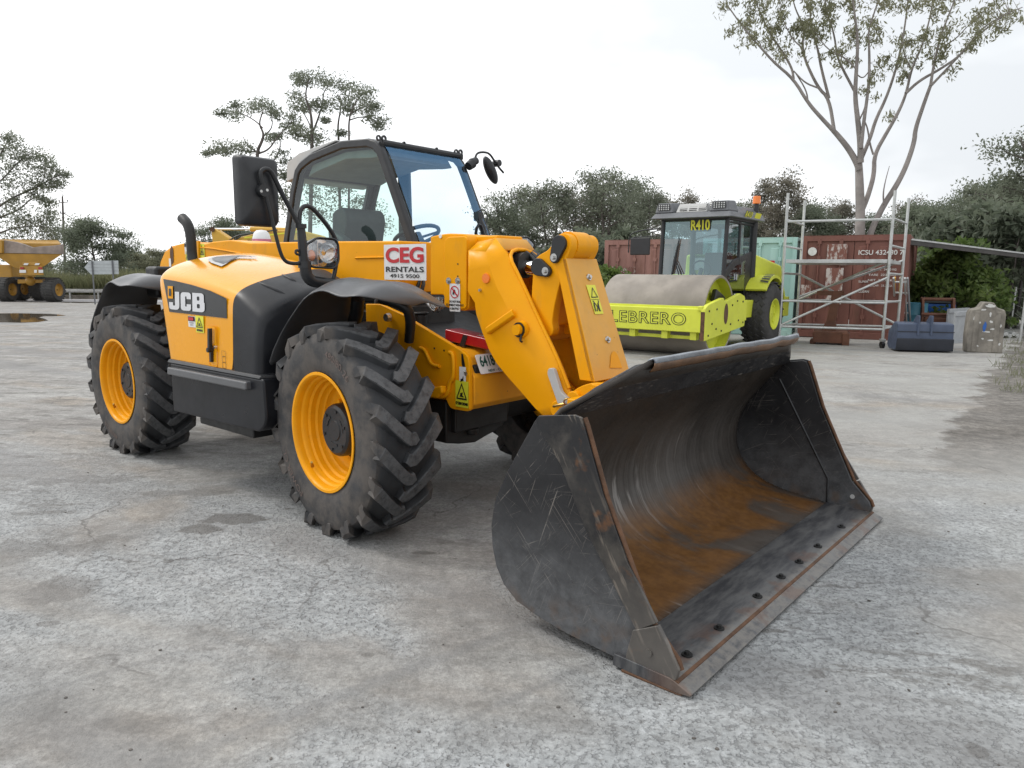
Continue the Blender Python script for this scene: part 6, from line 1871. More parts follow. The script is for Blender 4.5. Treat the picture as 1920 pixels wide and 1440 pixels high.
# far belt of scrub that closes the view beyond the road
rng = np.random.default_rng(41); rnd = random.Random(41)
cl = []
for k in range(900):
    x = rnd.uniform(-62, 26); y = rnd.uniform(82, 94)
    h_ = 2.0 + .9*math.sin(x*.31) + .6*math.sin(x*.83+1)
    cl.append((x, y, gz(y) + rnd.uniform(.1, 1)*max(.8, h_), rnd.uniform(.5, 1.1)))
tag(link('distant_scrub', leaf_mesh('distant_scrub', leaves(rng, cl, 34, (1.2,1.0,.8), .20), MT['leaf_dark'])), kind='stuff')
# ------------------------------------------------------------------ road roller
RA = R(37)
rf_ = Vector((-math.sin(RA), -math.cos(RA), 0)); rl_ = Vector((math.cos(RA), -math.sin(RA), 0))
pe = W(1349, 580, 13.7)
RC = pe - rl_*1.065
RO = empty('road_roller', (RC.x, RC.y, gz(RC.y)), math.atan2(rf_.y, rf_.x), 'lime yellow single-drum road roller with a dusty steel drum and grey cab roof', 'road roller')
DR = .755
dr = MB().lathe([(.60,-1.02),(.70,-1.05),(DR-.01,-1.065),(DR,-1.05),(DR,1.05),(DR-.01,1.065),(DR-.05,1.06),(DR-.06,.86),(.62,.84),(.05,.84)], 80, c=(0,0,DR-.01))
dr.build('drum', MT['drum'], RO, ang=40)
MB().lathe([(DR-.055,1.061),(DR-.06,.862),(.50,.842),(.30,.845),(.28,.95),(.02,.95)], 48, c=(0,0,DR-.01)).build('drum_plate', MT['lime'], RO, ang=40)
MB().hexa([(-.5,.9,.85),(.1,.9,.95),(.1,1.0,.95),(-.5,1.0,.85),(-.45,.9,1.1),(.0,.9,1.25),(.0,1.0,1.25),(-.45,1.0,1.1)]).build('drive_motor', MT['cabblack'], RO, bevel=.03)
fb = MB().box((.93,-1.16,.50),(1.08,1.17,.92)).build('front_beam', MT['lime'], RO, bevel=.015)
MB().box((.90,-1.16,.92),(1.0,1.16,.955)).build('beam_flange', MT['lime'], fb)
vs, fs = text_data('LEBRERO', 1, 0.0, 1.0, 1.08)
# letters outlined on the beam
frB = Frame((1.082, .0, .715), (0,1,0), (0,0,1))
A_ = np.array(vs); w0 = A_[:,0].max()-A_[:,0].min(); h0 = A_[:,1].max()-A_[:,1].min()
def letters(kx, ky, off):
    v2, f2 = text_data('LEBRERO', 1, off, 1.0, 1.08)
    return [(v[0]*kx, v[1]*ky, 0) for v in v2], f2
kx, ky = 1.50/w0, .205/h0
decal(frB, letters(kx, ky, .030), 'beam_lettering', MT['blackink'], fb, .003, (.12,0))
decal(frB, letters(kx, ky, -.012), 'lettering_face', MT['lime'], fb, .006, (.12,.0))
for s in (-1, 1):
    y0, y1 = (1.17, 1.25) if s > 0 else (-1.25, -1.17)
    sp3 = MB().prism(rounded([(1.12,.36),(1.12,.93),(.98,.99),(.30,1.10),(.22,1.02),(-.55,1.16),(-.80,1.10),(-.86,.95),(-.86,.52)], .03, 2), y0, y1).build('side_beam', MT['lime'], RO, bevel=.01)
    if s > 0:
        decal(Frame((.15,1.252,.80), (-1,0,0), (0,0,1)), shape_mesh([[(.10*math.cos(t), .19*math.sin(t)) for t in (2*math.pi*i/24 for i in range(24))]]), 'axle_opening', MT['rust'], sp3, .002)
        bq = MB()
        for x, z in ((.95,.88),(.95,.45),(.6,.55),(.6,.90),(-.1,.6),(-.15,.95),(-.5,.65),(-.7,1.0),(-.75,.6),(-.4,1.02),(.35,.5),(.8,.65)):
            bq.cyl((x,1.25,z),(x,1.262,z),.018,.018,8)
        bq.build('beam_bolt', MT['cabblack'], sp3)
        decal(Frame((1.122,1.21,.62), (0,1,0), (0,0,1)), rect(.075,.50), 'rust_patch', MT['rust'], sp3, .002)
MB().box((1.0,1.10,.88),(1.12,1.2,.97)).build('tie_down_eye', MT['lime'], RO, bevel=.02)
sc_ = MB().box((.86,-1.0,.36),(.90,1.05,.42))
for y in (-.85,-.2,.45,1.0): sc_.box((.88,y-.06,.36),(1.02,y+.06,.50))
sc_.build('scraper_bar', MT['lime'], RO, bevel=.006)
for s in (-1,1): MB().box((-1.1,s*1.14-.05,.62),(-.80,s*1.14+.05,1.0)).build('frame_bracket', MT['lime'], RO)
MB().box((-2.2,-.95,.62),(-.80,.95,.98)).build('articulation_frame', MT['lime'], RO, bevel=.02)
# cab
RCb = empty('cab', (0,0,0)); RCb.parent = RO
x0, x1, yA, yB, zA, zB = -.92, -2.55, -.62, .74, 1.12, 2.62
fm = MB()
def post(a_, b_, r=.045): fm.tube([a_, b_], r, 8)
post((x0,yA,zA),(x0-.10,yA,zB)); post((x0,yB,zA),(x0-.10,yB,zB)); post((x1,yA,zA),(x1,yA,zB),.06); post((x1,yB,zA),(x1,yB,zB),.08)
fm.tube([(x0-.10,yA,zB),(x0-.10,yB,zB)], .045, 8).tube([(x0,yA,zA),(x0,yB,zA)], .045, 8).tube([(x1,yB,zB),(x0-.10,yB,zB)], .05, 8).tube([(x1,yA,zB),(x0-.10,yA,zB)], .05, 8)
fm.build('cab_frame', MT['cabblack'], RCb, ang=60)
dp = [(x0-.01,1.12),(x0-.03,1.55),(x0-.5,1.80),(x1,2.02),(x1,.80),(x0-.55,.80)]
MB().prism(dp, yB-.02, yB+.02).build('door_lower', MT['cabblack'], RCb, bevel=.008)
MB().prism([(x0-.18,1.20),(x0-.18,1.48),(x0-.6,1.68),(x0-1.15,1.80),(x0-1.15,1.05),(x0-.6,1.0)], yB+.021, yB+.026).build('door_glass_lower', MT['tinted'], RCb)
MB().tube([(x0-.80,yB,1.7),(x0-.80,yB,2.6)], .03, 6).tube([(x0-.1,yB+.01,2.54),(x1+.1,yB+.01,2.54)], .02, 6).build('door_post', MT['cabblack'], RCb)
MB().sheet([(x0-.01,yA+.02,zA+.02),(x0-.01,yB-.02,zA+.02),(x0-.10,yB-.02,zB-.04),(x0-.10,yA+.02,zB-.04)]).build('front_glass', MT['rollglass'] if 'rollglass' in MT else glass('roller_windscreen', (.46,.66,.70), .16, .04, (.75,.95,1.0)), RCb, smooth=False)
MB().sheet([(x0-.1,yB+.0,1.6),(x1,yB+.0,2.0),(x1,yB+.0,2.58),(x0-.12,yB+.0,2.58)]).build('side_glass', MT['tinted'], RCb, smooth=False)
MB().sheet([(x1,yA,1.6),(x1,yB,1.6),(x1,yB,2.6),(x1,yA,2.6)]).build('rear_glass', MT['tinted'], RCb, smooth=False)
MB().prism(rounded([(-2.2,1.1),(-2.15,1.95),(-2.0,1.98),(-1.95,1.5),(-1.6,1.45),(-1.6,1.2)], .06, 3), -.1, .45).build('seat', MT['cabblack'], RCb, bevel=.05)
swb = MB().tube([(-1.25+.06*math.cos(t), .15+.2*math.sin(t), 1.62+.16*math.cos(t)) for t in (2*math.pi*i/20 for i in range(21))], .018, 6).tube([(-1.25,.15,1.62),(-1.0,.15,1.15)], .05, 8)
swb.build('steering_wheel', MT['cabblack'], RCb)
MB().box((-2.5,yA+.02,1.0),(-.95,yB-.02,1.14)).build('cab_floor', MT['cabblack'], RCb)
rfm = MB().hexa([(-2.75,-.80,2.62),(-.72,-.80,2.62),(-.72,.92,2.62),(-2.75,.92,2.62),(-2.70,-.72,2.80),(-.86,-.74,2.74),(-.86,.84,2.74),(-2.70,.84,2.80)])
rfm.hexa([(-2.7,-.72,2.79),(-1.2,-.72,2.73),(-1.2,.84,2.73),(-2.7,.84,2.79),(-2.55,-.6,2.90),(-1.6,-.6,2.88),(-1.6,.72,2.88),(-2.55,.72,2.90)])
RRf = rfm.build('cab_roof', MT['cabgrey'], RCb, bevel=.03, seg=3)
for y in (-.55, .62):
    q = MB().hexa([(-1.30,y-.24,2.74),(-.85,y-.20,2.74),(-.85,y+.20,2.74),(-1.30,y+.24,2.74),(-1.25,y-.18,2.96),(-.90,y-.16,2.94),(-.90,y+.16,2.94),(-1.25,y+.18,2.96)]).build('lamp_pod', MT['cabgrey'], RRf, bevel=.025)
    MB().box((-.852,y-.13,2.79),(-.846,y+.13,2.92)).build('work_lamp', MT['frame'], q)
    bq = MB()
    for i in range(5):
        for j in range(3): bq.box((-.846,y-.11+i*.05,2.80+j*.04),(-.842,y-.085+i*.05,2.825+j*.04))
    bq.build('lamp_grid', MT['galv'], q)
q = MB().hexa([(-1.2,-.28,2.74),(-.88,-.30,2.74),(-.88,.36,2.74),(-1.2,.34,2.74),(-1.15,-.24,2.93),(-.96,-.26,2.91),(-.96,.32,2.91),(-1.15,.30,2.93)]).build('air_vent', MT['greypatch'], RRf, bevel=.015)
bq = MB()
for i in range(3):
    for j in range(4): bq.hexa([(-.888+.0-.022*j-.001, -.22+i*.2, 2.77+j*.032),(-.885-.022*j, -.22+i*.2, 2.77+j*.032),(-.885-.022*j, -.06+i*.2, 2.77+j*.032),(-.888-.022*j, -.06+i*.2, 2.77+j*.032),(-.893-.022*j, -.22+i*.2, 2.785+j*.032),(-.886-.022*j, -.22+i*.2, 2.785+j*.032),(-.886-.022*j, -.06+i*.2, 2.785+j*.032),(-.893-.022*j, -.06+i*.2, 2.785+j*.032)])
bq.build('vent_slot', MT['blackink'], q)
be = MB().cyl((-2.45,.80,2.80),(-2.45,.80,2.98),.05,.045,12).build('beacon_base', MT['cabblack'], RCb)
MB().cyl((-2.45,.80,2.98),(-2.45,.80,3.14),.085,.078,14).build('beacon', MT['orange'], be, bevel=.01)
frg = Frame((x0-.095+.0, .19, 2.49), (0,1,0), (.066,0,1))
s_ = decal(frg, rect(.44,.26), 'fleet_number_backing', MT['blackink'], RCb, .012)
decal(frg, fitted('R410', .40, .21, .03), 'fleet_number', MT['signyellow'], s_, .018)
frg = Frame((-1.7, .905, 2.715), (-1,0,0), (0,.35,1))
s_ = decal(frg, rect(.42,.15), 'roof_number_backing', MT['cabgrey'], RRf, .012)
decal(frg, fitted('R410', .38, .13, .03), 'roof_number', MT['signyellow'], s_, .018)
decal(Frame((-2.25,.905,2.72), (-1,0,0), (0,.35,1)), rect(.34,.11), 'roof_panel', MT['signyellow'], RRf, .014)
wpr = MB().tube([(x0+.04,-.10,1.14),(x0+.02,-.20,1.55),(x0+.0,-.30,1.78)], .012, 6).tube([(x0+.04,-.0,1.14),(x0+.02,-.14,1.55),(x0+.0,-.28,1.80)], .012, 6).tube([(x0+.02,-.36,1.35),(x0-.0,-.30,1.78),(x0-.04,-.23,2.24)], [.012,.03,.012], 6)
wpr.box((x0,-.2,1.12),(x0+.10,.2,1.20)).build('wiper', MT['cabblack'], RCb, ang=60)
mrr = MB().tube([(x0-.12,yA,2.45),(x0+.05,yA-.55,2.40),(x0+.05,yA-.72,2.3),(x0+.05,yA-.72,1.95)], .014, 6, 1).tube([(x0-.12,yA,2.30),(x0+.05,yA-.62,2.27)], .010, 6)
mrr.build('mirror_arm', MT['cabblack'], RCb)
MB().box((x0+.03,yA-.68,1.90),(x0+.07,yA-.22,2.26)).build('mirror', MT['cabblack'], RCb, bevel=.02)
MB().box((-1.62,.772,1.40),(-1.55,.80,1.52)).build('door_handle', MT['chrome'], RCb)
decal(Frame((-1.55,.765,1.06), (-1,0,0), (0,0,1)), rect(.12,.12), 'door_sticker', MT['white'], RCb, .01)
decal(Frame((-1.55,.765,1.06), (-1,0,0), (0,0,1)), text_data('40', .09, .004), 'door_sticker_number', MT['blackink'], RCb, .014)
# engine hood, mudguards, wheels
MB().hexa([(-4.6,-.85,.75),(-2.6,-.85,.75),(-2.6,.85,.75),(-4.6,.85,.75),(-4.5,-.78,1.72),(-2.6,-.80,1.95),(-2.6,.80,1.95),(-4.5,.78,1.72)]).build('engine_hood', MT['lime'], RO, bevel=.06, seg=3)
mgp = [(-2.78+ (.80+.0)*math.sin(a), .68+.82*math.cos(a)) for a in (R(-70)+R(120)*i/12 for i in range(13))]
mgi = [(-2.78+ .74*math.sin(a), .68+.76*math.cos(a)) for a in (R(-70)+R(120)*i/12 for i in range(13))][::-1]
for s in (-1, 1):
    q = MB().prism(mgp + mgi, s*.60, s*1.20).build('wheel_arch', MT['lime'], RO, bevel=.006)
    if s > 0:
        bq = MB()
        for k in range(5):
            t0 = R(38)-k*R(7)
            bq.add([(-2.78+.825*math.sin(t), s*yq, .68+.845*math.cos(t)) for t, yq in ((t0,1.20),(t0-R(3.5),1.20),(t0-R(6.5),1.02),(t0-R(3),1.02))], [(0,1,2,3)])
        bq.build('hazard_stripe', MT['blackink'], q, fix=False)
MB().box((-4.5,.82,.55),(-3.85,1.0,1.0)).build('rear_step', MT['lime'], RO, bevel=.02)
wr = {}
for s in (1, -1):
    o = empty('wheel', (-2.78, s*.94, .67)); o.parent = RO
    if s < 0: o.rotation_euler = (0, 0, math.pi)
    if not wr:
        r, w_ = .68, .54
        b = MB().lathe([(.30,w_/2-.02),(.34,w_/2),(.48,w_/2+.015),(.58,w_/2),(.645,w_*.42),(.672,w_*.3),(.675,0),(.672,-w_*.3),(.645,-w_*.42),(.58,-w_/2),(.34,-w_/2)], 56)
        for k in range(26):                      # diamond tread blocks
            for j in range(4):
                a = 2*math.pi*(k+.5*(j % 2))/26
                y = -.20+.135*j
                bl2 = [(y-.062,0),(y,.07),(y+.062,0),(y,-.07)]
                lo2 = [((.672)*math.cos(a+s2/.67), yy, (.672)*math.sin(a+s2/.67)) for yy, s2 in bl2]
                hi2 = [((.694)*math.cos(a+s2*.86/.67), y+(yy-y)*.86, (.694)*math.sin(a+s2*.86/.67)) for yy, s2 in bl2]
                b.add(lo2+hi2, [(4,5,6,7),(0,1,5,4),(1,2,6,5),(2,3,7,6),(3,0,4,7)])
        wr['tyre'] = b.build('tyre', MT['greyrubber'], o, ang=35)
        rb2 = MB().lathe([(.335,w_/2+.01),(.32,w_/2+.012),(.30,w_/2-.02),(.285,w_/2-.07),(.20,w_/2-.09),(.10,w_/2-.05),(.01,w_/2-.05)], 40)
        for k in range(8):
            a = 2*math.pi*k/8
            rb2.cyl((.235*math.cos(a), w_/2-.085, .235*math.sin(a)), (.235*math.cos(a), w_/2-.055, .235*math.sin(a)), .02, .02, 6)
        wr['rim'] = rb2.build('rim', MT['lime'], o, ang=40)
    else:
        for k in wr:
            q = wr[k].copy(); COL.objects.link(q); q.parent = o

# ------------------------------------------------------------------ containers
CA = R(30)
cf_ = Vector((-math.sin(CA), -math.cos(CA), 0)); cr_ = Vector((math.cos(CA), -math.sin(CA), 0))
def container(corner, mat, label, hgt=2.55, doors=True, code=None, L_=6.06, rods=None):
    """corner: ground point of the front right corner (as seen); local x to the viewer, y to the right"""
    o = empty('shipping_container', corner, math.atan2(cf_.y, cf_.x), label, 'container')
    w_ = 2.44
    # local frame: +x forward, +y = left of forward = viewer's right
    yR, yL = 0.0, -w_
    fr_ = MB()
    for y in (yL, yR-.12):
        for x in (-.10, -L_):
            fr_.box((x,y,0),(x+.10,y+.12,hgt))
    fr_.box((-.10,yL+.12,hgt-.14),(0,yR-.12,hgt-.0)).box((-.10,yL+.12,.0),(0,yR-.12,.16))
    for y in (yL, yR-.08):
        fr_.box((-L_+.10,y,hgt-.09),(-.10,y+.08,hgt)).box((-L_+.10,y,.0),(-.10,y+.08,.14))
    fr_.build('corner_frame', mat, o, bevel=.008)
    # corrugated sides
    for y in (yL+.03, yR-.03):
        s = 1 if y > -1 else -1
        rows, k, x = [], 0, -L_+.10
        pr = []
        while x < -.10:
            for dx, dy in ((0,0),(.07,0),(.10,-.034*s),(.17,-.034*s),(.20,0)):
                if x+dx < -.10: pr.append((x+dx, y+dy))
            x += .20
        MB().grid([[(a, b, .13) for a, b in pr], [(a, b, hgt-.08) for a, b in pr]]).build('side_panel', mat, o, ang=20)
    MB().box((-L_+.02,yL+.06,hgt-.06),(-.06,yR-.06,hgt-.03)).build('roof', mat, o)
    MB().box((-L_+.02,yL+.08,.13),(-L_+.06,yR-.08,hgt-.08)).build('end_panel', mat, o)
    for i, (a, b) in enumerate(((yL+.12, yL+w_/2-.006), (yL+w_/2+.006, yR-.12))):
        dpts = []
        d = MB().box((-.075,a,.16),(-.045,b,hgt-.14))
        # pressed panels
        n_ = 4
        for k in range(n_):
            u0 = a+.06+(b-a-.12)*k/n_; u1 = a+.06+(b-a-.12)*(k+1)/n_
            if k % 2 == 0: d.hexa([(-.046,u0,.28),(-.046,u1,.28),(-.046,u1,hgt-.26),(-.046,u0,hgt-.26),(-.028,u0+.03,.30),(-.028,u1-.03,.30),(-.028,u1-.03,hgt-.28),(-.028,u0+.03,hgt-.28)])
        dr_ = d.build('door', mat, o, bevel=.003)
        for f_ in (.27, .73):
            y = a+(b-a)*f_
            q = MB().tube([(-.005,y,.10),(-.005,y,hgt-.08)], .019, 8)
            for z in (.14, .55, 1.3, 2.0, hgt-.16): q.box((-.03,y-.045,z-.05),(.012,y+.045,z+.05))
            q.build('lock_rod', mat if rods is None else rods, dr_)
        q = MB().box((-.004,a+.18,.92),(.018,a+.62,.97)).box((-.02,a+.5,.88),(.02,a+.56,1.02)).build('lock_handle', mat, dr_)
    return o
kR = W(1691, 636, 17.8)
kR.z = gz(kR.y)
C1 = container(kR, MT['cont_brown'], 'red-brown shipping container with white code lettering behind the scaffold tower')
def cdecal(o, y, z, data, mat, d=.004, name='container_marking', x=-.026):
    decal(Frame((x, y, z), (0,1,0), (0,0,1)), data, name, MT[mat], o, d)
cdecal(C1, -.62, 2.13, fitted('ICSU 432430 7', .98, .115, .012), 'whitepaint', .05, 'container_code')
cdecal(C1, -.60, 1.93, fitted('AU  22G1', .62, .07, .008), 'whitepaint', .05)
for k, t in enumerate(('MAX. WT.  24000 KG', 'TARE  2230 KG', 'NET  21770 KG', 'CU.CAP.  33.2 CU.M')):
    cdecal(C1, -.55, 1.72-.13*k, fitted(t, .60, .05, .004), 'whitepaint', .05)
cdecal(C1, -.95, 1.42, fitted('SUPER', .22, .05, .006), 'whitepaint', .05)
cdecal(C1, -.93, 1.18, fitted('CLEAN', .24, .06, .006), 'whitepaint', .05)
cdecal(C1, -2.18, 2.16, ([(.105*math.cos(2*math.pi*i/24), .105*math.sin(2*math.pi*i/24), 0) for i in range(24)], [tuple(range(24))]), 'whitepaint', .05, 'white_disc')
MT['flaked'] = (lambda m: (m.color(m.mix(m.ramp(m.noise(6, 8, .72, m.map((1,1,.45))), .44, .52), (.50,.45,.42), (.19,.075,.055))).rough(.7), m.m)[1])(Mat('flaking_white_panel'))
cdecal(C1, -1.60, 2.08, rect(.46,.52), 'flaked', .05, 'flaked_panel')
cdecal(C1, -1.62, 1.30, rect(.40,.90), 'flaked', .05, 'flaked_panel')
cdecal(C1, -2.27, 1.15, rect(.24,.34), 'flaked', .05, 'flaked_panel')
kT = kR - cr_*2.56 + cf_*(-.05); kT = Vector((kT.x, kT.y, gz(kT.y)))
C2 = container(kT, MT['cont_teal'], 'pale turquoise shipping container between the roller cab and the brown container')
cdecal(C2, -.68, 1.86, rect(.30,.20), 'red', .05, 'red_label')
cdecal(C2, -.68, 1.86, text_data('SHIP', .08, .004), 'blackink', .055)
kP = kT - cr_*2.75 + cf_*.35; kP = Vector((kP.x, kP.y, gz(kP.y)))
C3 = container(kP, MT['cont_pink'], 'faded red shipping container left of the roller cab')
cdecal(C3, -1.85, 1.72, fitted('CRONOS', .75, .17, .01), 'pinkpaint' if 'pinkpaint' in MT else 'flaked', .05)

# ------------------------------------------------------------------ scaffold tower
SCF = empty('scaffold_tower', (0,0,0), 0, 'aluminium mobile scaffold tower on castors in front of the brown container', 'scaffold')
def gp(px, py, Y): return W(px, py, Y)
YS = 15.6
fr_r = gp(1654.5, 640, YS); 
d_long = Vector((math.cos(R(12)), -math.sin(R(12)), 0))     # along the front face
# the four feet: front right, front left, back right, back left
fR = Vector((fr_r.x, fr_r.y, gz(fr_r.y)))
def foot(px, Y): p = W(px, 600, Y); return Vector((p.x, p.y, gz(p.y)))
fL = foot(1462.5, YS+.55)
bR = foot(1684, YS+1.25)
bL = foot(1494, YS+1.85)
SCF.location = fR.lerp(bL, .5)
O_ = SCF.location.copy()
TOP = 3.28
def Sx(f, z): return f - O_ + Vector((0,0,z))
feet = {'a': fL, 'b': fR, 'c': bR, 'd': bL}
for k, f in feet.items():
    base = .18 if k in 'ab' else .18
    MB().tube([Sx(f, base), Sx(f, TOP)], .030, 10).build('upright', MT['galv'], SCF)
    q = MB().box(Sx(f, .14)-Vector((.05,.05,0)), Sx(f, .20)+Vector((.05,.05,0))).build('castor_bracket', MT['galv'], SCF, bevel=.006)
    MB().cyl(Sx(f,.075)+Vector((-.03,0,0)), Sx(f,.075)+Vector((.03,0,0)), .075, .075, 18).build('castor_wheel', MT['frame'], q)
def bar(f1, z1, f2, z2, r=.025, name='brace'): MB().tube([Sx(f1, z1), Sx(f2, z2)], r, 8).build(name, MT['galv'], SCF)
for z in (.42, .98, 1.58, 2.16, 2.72):
    bar(fR, z, bR, z, .025, 'rung'); bar(fL, z, bL, z, .025, 'rung')
bar(fL, 2.68, fR, 2.70, .025, 'guardrail'); 
bar(fL, .42, fR, .40); bar(bL, .40, bR, .40); bar(fL, .98, fR, .96); bar(bL, .98, bR, .97)
bar(fL, .44, fR, 1.50); bar(bL, .98, fR, 1.86); bar(bL, 1.58, bR, .44); bar(bL, 1.05, bR, 1.9)
dk = [Sx(f, 1.80) for f in (fL.lerp(fR,.02), fR.lerp(fL,.02), bR.lerp(bL,.02), bL.lerp(bR,.02))]
MB().slab(dk, (0,0,1), .075).build('deck', MT['galv'], SCF, bevel=.004)

# ------------------------------------------------------------------ things on the ground by the containers
def gpt(px, py):
    p = G(px, py); return Vector((p.x, p.y, gz(p.y)))
# rusty ripper / breaker stand
b_ = gpt(1556, 645)
ST_ = empty('ripper_shank', b_, R(-25), 'rusty upright ripper shank on a heavy steel foot in front of the scaffold tower', 'attachment')
s_px = b_.y/F
MB().hexa([(-.36,-.26,.04),(.36,-.26,.04),(.36,.26,.04),(-.36,.26,.04),(-.36,-.26,.30),(.36,-.26,.30),(.34,.26,.34),(-.34,.26,.34)]).box((-.42,-.20,0),(-.30,.2,.10)).box((.25,-.3,.0),(.40,.3,.28)).build('foot', MT['rustmetal'], ST_, bevel=.02)
MB().hexa([(-.20,-.10,.30),(.12,-.10,.30),(.12,.10,.30),(-.20,.10,.30),(-.11,-.07,.55),(.09,-.07,.55),(.09,.07,.55),(-.11,.07,.55)]).hexa([(-.11,-.07,.55),(.09,-.07,.55),(.09,.07,.55),(-.11,.07,.55),(-.02,-.06,1.18),(.18,-.06,1.22),(.18,.06,1.22),(-.02,.06,1.18)]).build('shank', MT['rustmetal'], ST_, bevel=.02)
MB().box((-.35,-.05,1.10),(.22,.05,1.20)).build('cross_head', MT['rustmetal'], ST_, bevel=.01)
# mud bucket
b_ = gpt(1722, 658)
MBk = empty('mud_bucket', b_, R(-12), 'blue-grey mud bucket for an excavator lying mouth down on the slab', 'digger bucket')
hw2 = .52
pr = rounded([(-.30,.02),(-.36,.12),(-.36,.27),(-.32,.29),(.0,.58),(.10,.60),(.14,.30),(.10,.02)], .05, 3)
MB().prism([(p[0], p[1]) for p in [(-.34,.27),(-.30,.30),(-.22,.56),(-.10,.58),(.15,.58),(.30,.30),(.30,.02),(-.1,.02)]], -hw2, hw2, 'x') if False else None
bb = MB()
prf = [(-.34,.30),(-.31,.58),(-.05,.60),(.30,.40),(.34,.10),(.20,.02),(-.20,.02),(-.32,.10)]
bb.prism(prf, -hw2, hw2, 'x')
BBk = bb.build('shell', MT['navy'], MBk, bevel=.03, seg=3)
lo2 = MB().prism([(-.352,.04),(-.36,.10),(-.362,.28),(-.34,.285),(-.30,.03)], -hw2-.004, hw2+.004, 'x').build('lower_band', MT['navydark'], MBk, bevel=.012)
MB().box((-hw2,-.345,.41),(hw2,-.328,.425)).build('fold_line', MT['navydark'], MBk)
for x in (-.14, .10):
    MB().prism([(-.36,.34),(-.345,.74),(-.20,.74),(.0,.58),(-.30,.40)], x-.02, x+.02, 'x').build('hanger_ear', MT['navy'], MBk, bevel=.008)
MB().prism([(-.20,.03),(.34,.05),(.36,.35),(-.1,.42)], hw2, hw2+.06, 'x').build('side_cutter', MT['navydark'], MBk, bevel=.01)
# rusty narrow digger bucket standing behind it
b_ = gpt(1752, 634)
RB2 = empty('digger_bucket', b_, R(-18), 'rusty digger bucket standing on end behind the blue-grey mud bucket', 'digger bucket')
for x in (-.36, .34):
    MB().prism([(-.30,.0),(-.22,.42),(-.26,.62),(-.10,1.02),(.10,1.05),(.06,.80),(.30,.55),(.36,.1)], x-.03, x+.03, 'x').build('side_plate', MT['rustmetal'], RB2, bevel=.012)
MB().box((-.33,-.28,.02),(.31,.20,.56)).build('shell', MT['rustmetal'], RB2, bevel=.05)
for z, y in ((.62,-.24),(1.0,.0)):
    MB().tube([(-.40,y,z),(.38,y,z)], .045, 12).build('hanger_pin', MT['rustmetal'], RB2)
for x in (-.22, -.02, .18):
    MB().hexa([(x-.035,-.36,.0),(x+.035,-.36,.0),(x+.035,-.26,.0),(x-.035,-.26,.0),(x-.05,-.33,.2),(x+.05,-.33,.2),(x+.05,-.26,.2),(x-.05,-.26,.2)]).build('tooth', MT['rustmetal'], RB2)
b_ = gpt(1752, 626)
BT = empty('blue_tub', b_, R(-20), 'bright blue plastic tub with a black sheet on top behind the rusty digger bucket', 'tub')
MB().hexa([(-.36,-.25,0),(.36,-.25,0),(.36,.25,0),(-.36,.25,0),(-.42,-.3,.86),(.42,-.3,.86),(.42,.3,.86),(-.42,.3,.86)]).build('tub', MT['blue'], BT, bevel=.03)
MB().hexa([(-.46,-.34,.86),(.46,-.34,.86),(.46,.34,.86),(-.46,.34,.86),(-.30,-.3,1.02),(.46,-.3,.98),(.42,.3,1.05),(-.35,.3,1.04)]).build('black_sheet', MT['frame'], BT, bevel=.04)
b_ = gpt(1712, 632)
DRm = empty('steel_drum', b_, 0, 'teal steel drum standing beside the leaning ladders', 'drum')
MB().lathe([(.01,0),(.28,0),(.285,.02),(.28,.28),(.292,.30),(.28,.32),(.28,.58),(.292,.60),(.28,.62),(.28,.88),(.285,.90),(.27,.885),(.01,.885)], 32, axis='z').build('drum_shell', MT['teal'], DRm, ang=40)
# ladders leaning on the container side
def ladder(px0, py0, px1, py1, w_, mat, label, Yd, n_=6):
    a, b = gpt(px0, py0), W(px1, py1, Yd)
    o = empty('ladder', a, 0, label, 'ladder', 'ladders leaning by the container')
    d = Vector((.9,-.42,0)).normalized()*w_/2
    for s in (-1, 1):
        MB().tube([d*s, b-a+d*s*.9], .024, 8).build('stile', MT[mat], o)
    for k in range(n_):
        t = (k+.6)/n_
        c_ = (b-a)*t
        MB().tube([c_-d*(1-.1*t), c_+d*(1-.1*t)], .017, 6).build('rung', MT['galv'], o)
    return o
ladder(1679, 634, 1683, 520, .13, 'kyellow', 'ladder with yellow fibreglass stiles leaning against the container corner', 17.6)
ladder(1690, 632, 1686, 521, .26, 'galv', 'wide aluminium ladder between the yellow ladder and the teal drum', 17.4)
ladder(1702, 630, 1695, 521, .16, 'palegrey', 'narrow grey ladder nearest the teal drum', 17.2)
# concrete block
b_ = gpt(1840, 660)
CK = empty('concrete_block', b_, R(-20), 'tall rough concrete block with flaking white paint and a blue mark', 'concrete block')
hb2 = 1.06
CK.scale = (.76,.8,.96)
rnd = random.Random(8)
prf = [(-.40,0),(-.42,.35),(-.40,.82),(-.36,.90),(-.20,.93),(-.10,1.06),(.12,1.05),(.20,.95),(.38,.90),(.42,.80),(.41,.3),(.43,0)]
ckb = MB().prism(prf, -.24, .24)
CKo = ckb.build('block', MT['concrete'], CK, bevel=.03, seg=3)
for i, (x, z, w_, h_) in enumerate(((.04,.99,.22,.07),(-.12,.90,.10,.04),(.06,.80,.05,.09),(.10,.66,.07,.05),(-.16,.63,.05,.04),(.14,.50,.10,.04),(.02,.44,.16,.03),(.20,.36,.05,.05),(-.06,.30,.07,.03),(.10,.27,.15,.03),(-.30,.72,.05,.10),(.32,.58,.04,.06),(-.18,.14,.10,.03),(.33,.20,.05,.05))):
    pts = blob(x, z, w_/2, h_/2, 0, 50+i, 20, .35)
    decal(Frame((0,-.2415,0), (1,0,0), (0,0,1)), ([(p[0],p[1],0) for p in pts], [tuple(range(20))]), 'paint_flake', MT['whitepaint'], CKo, .003)
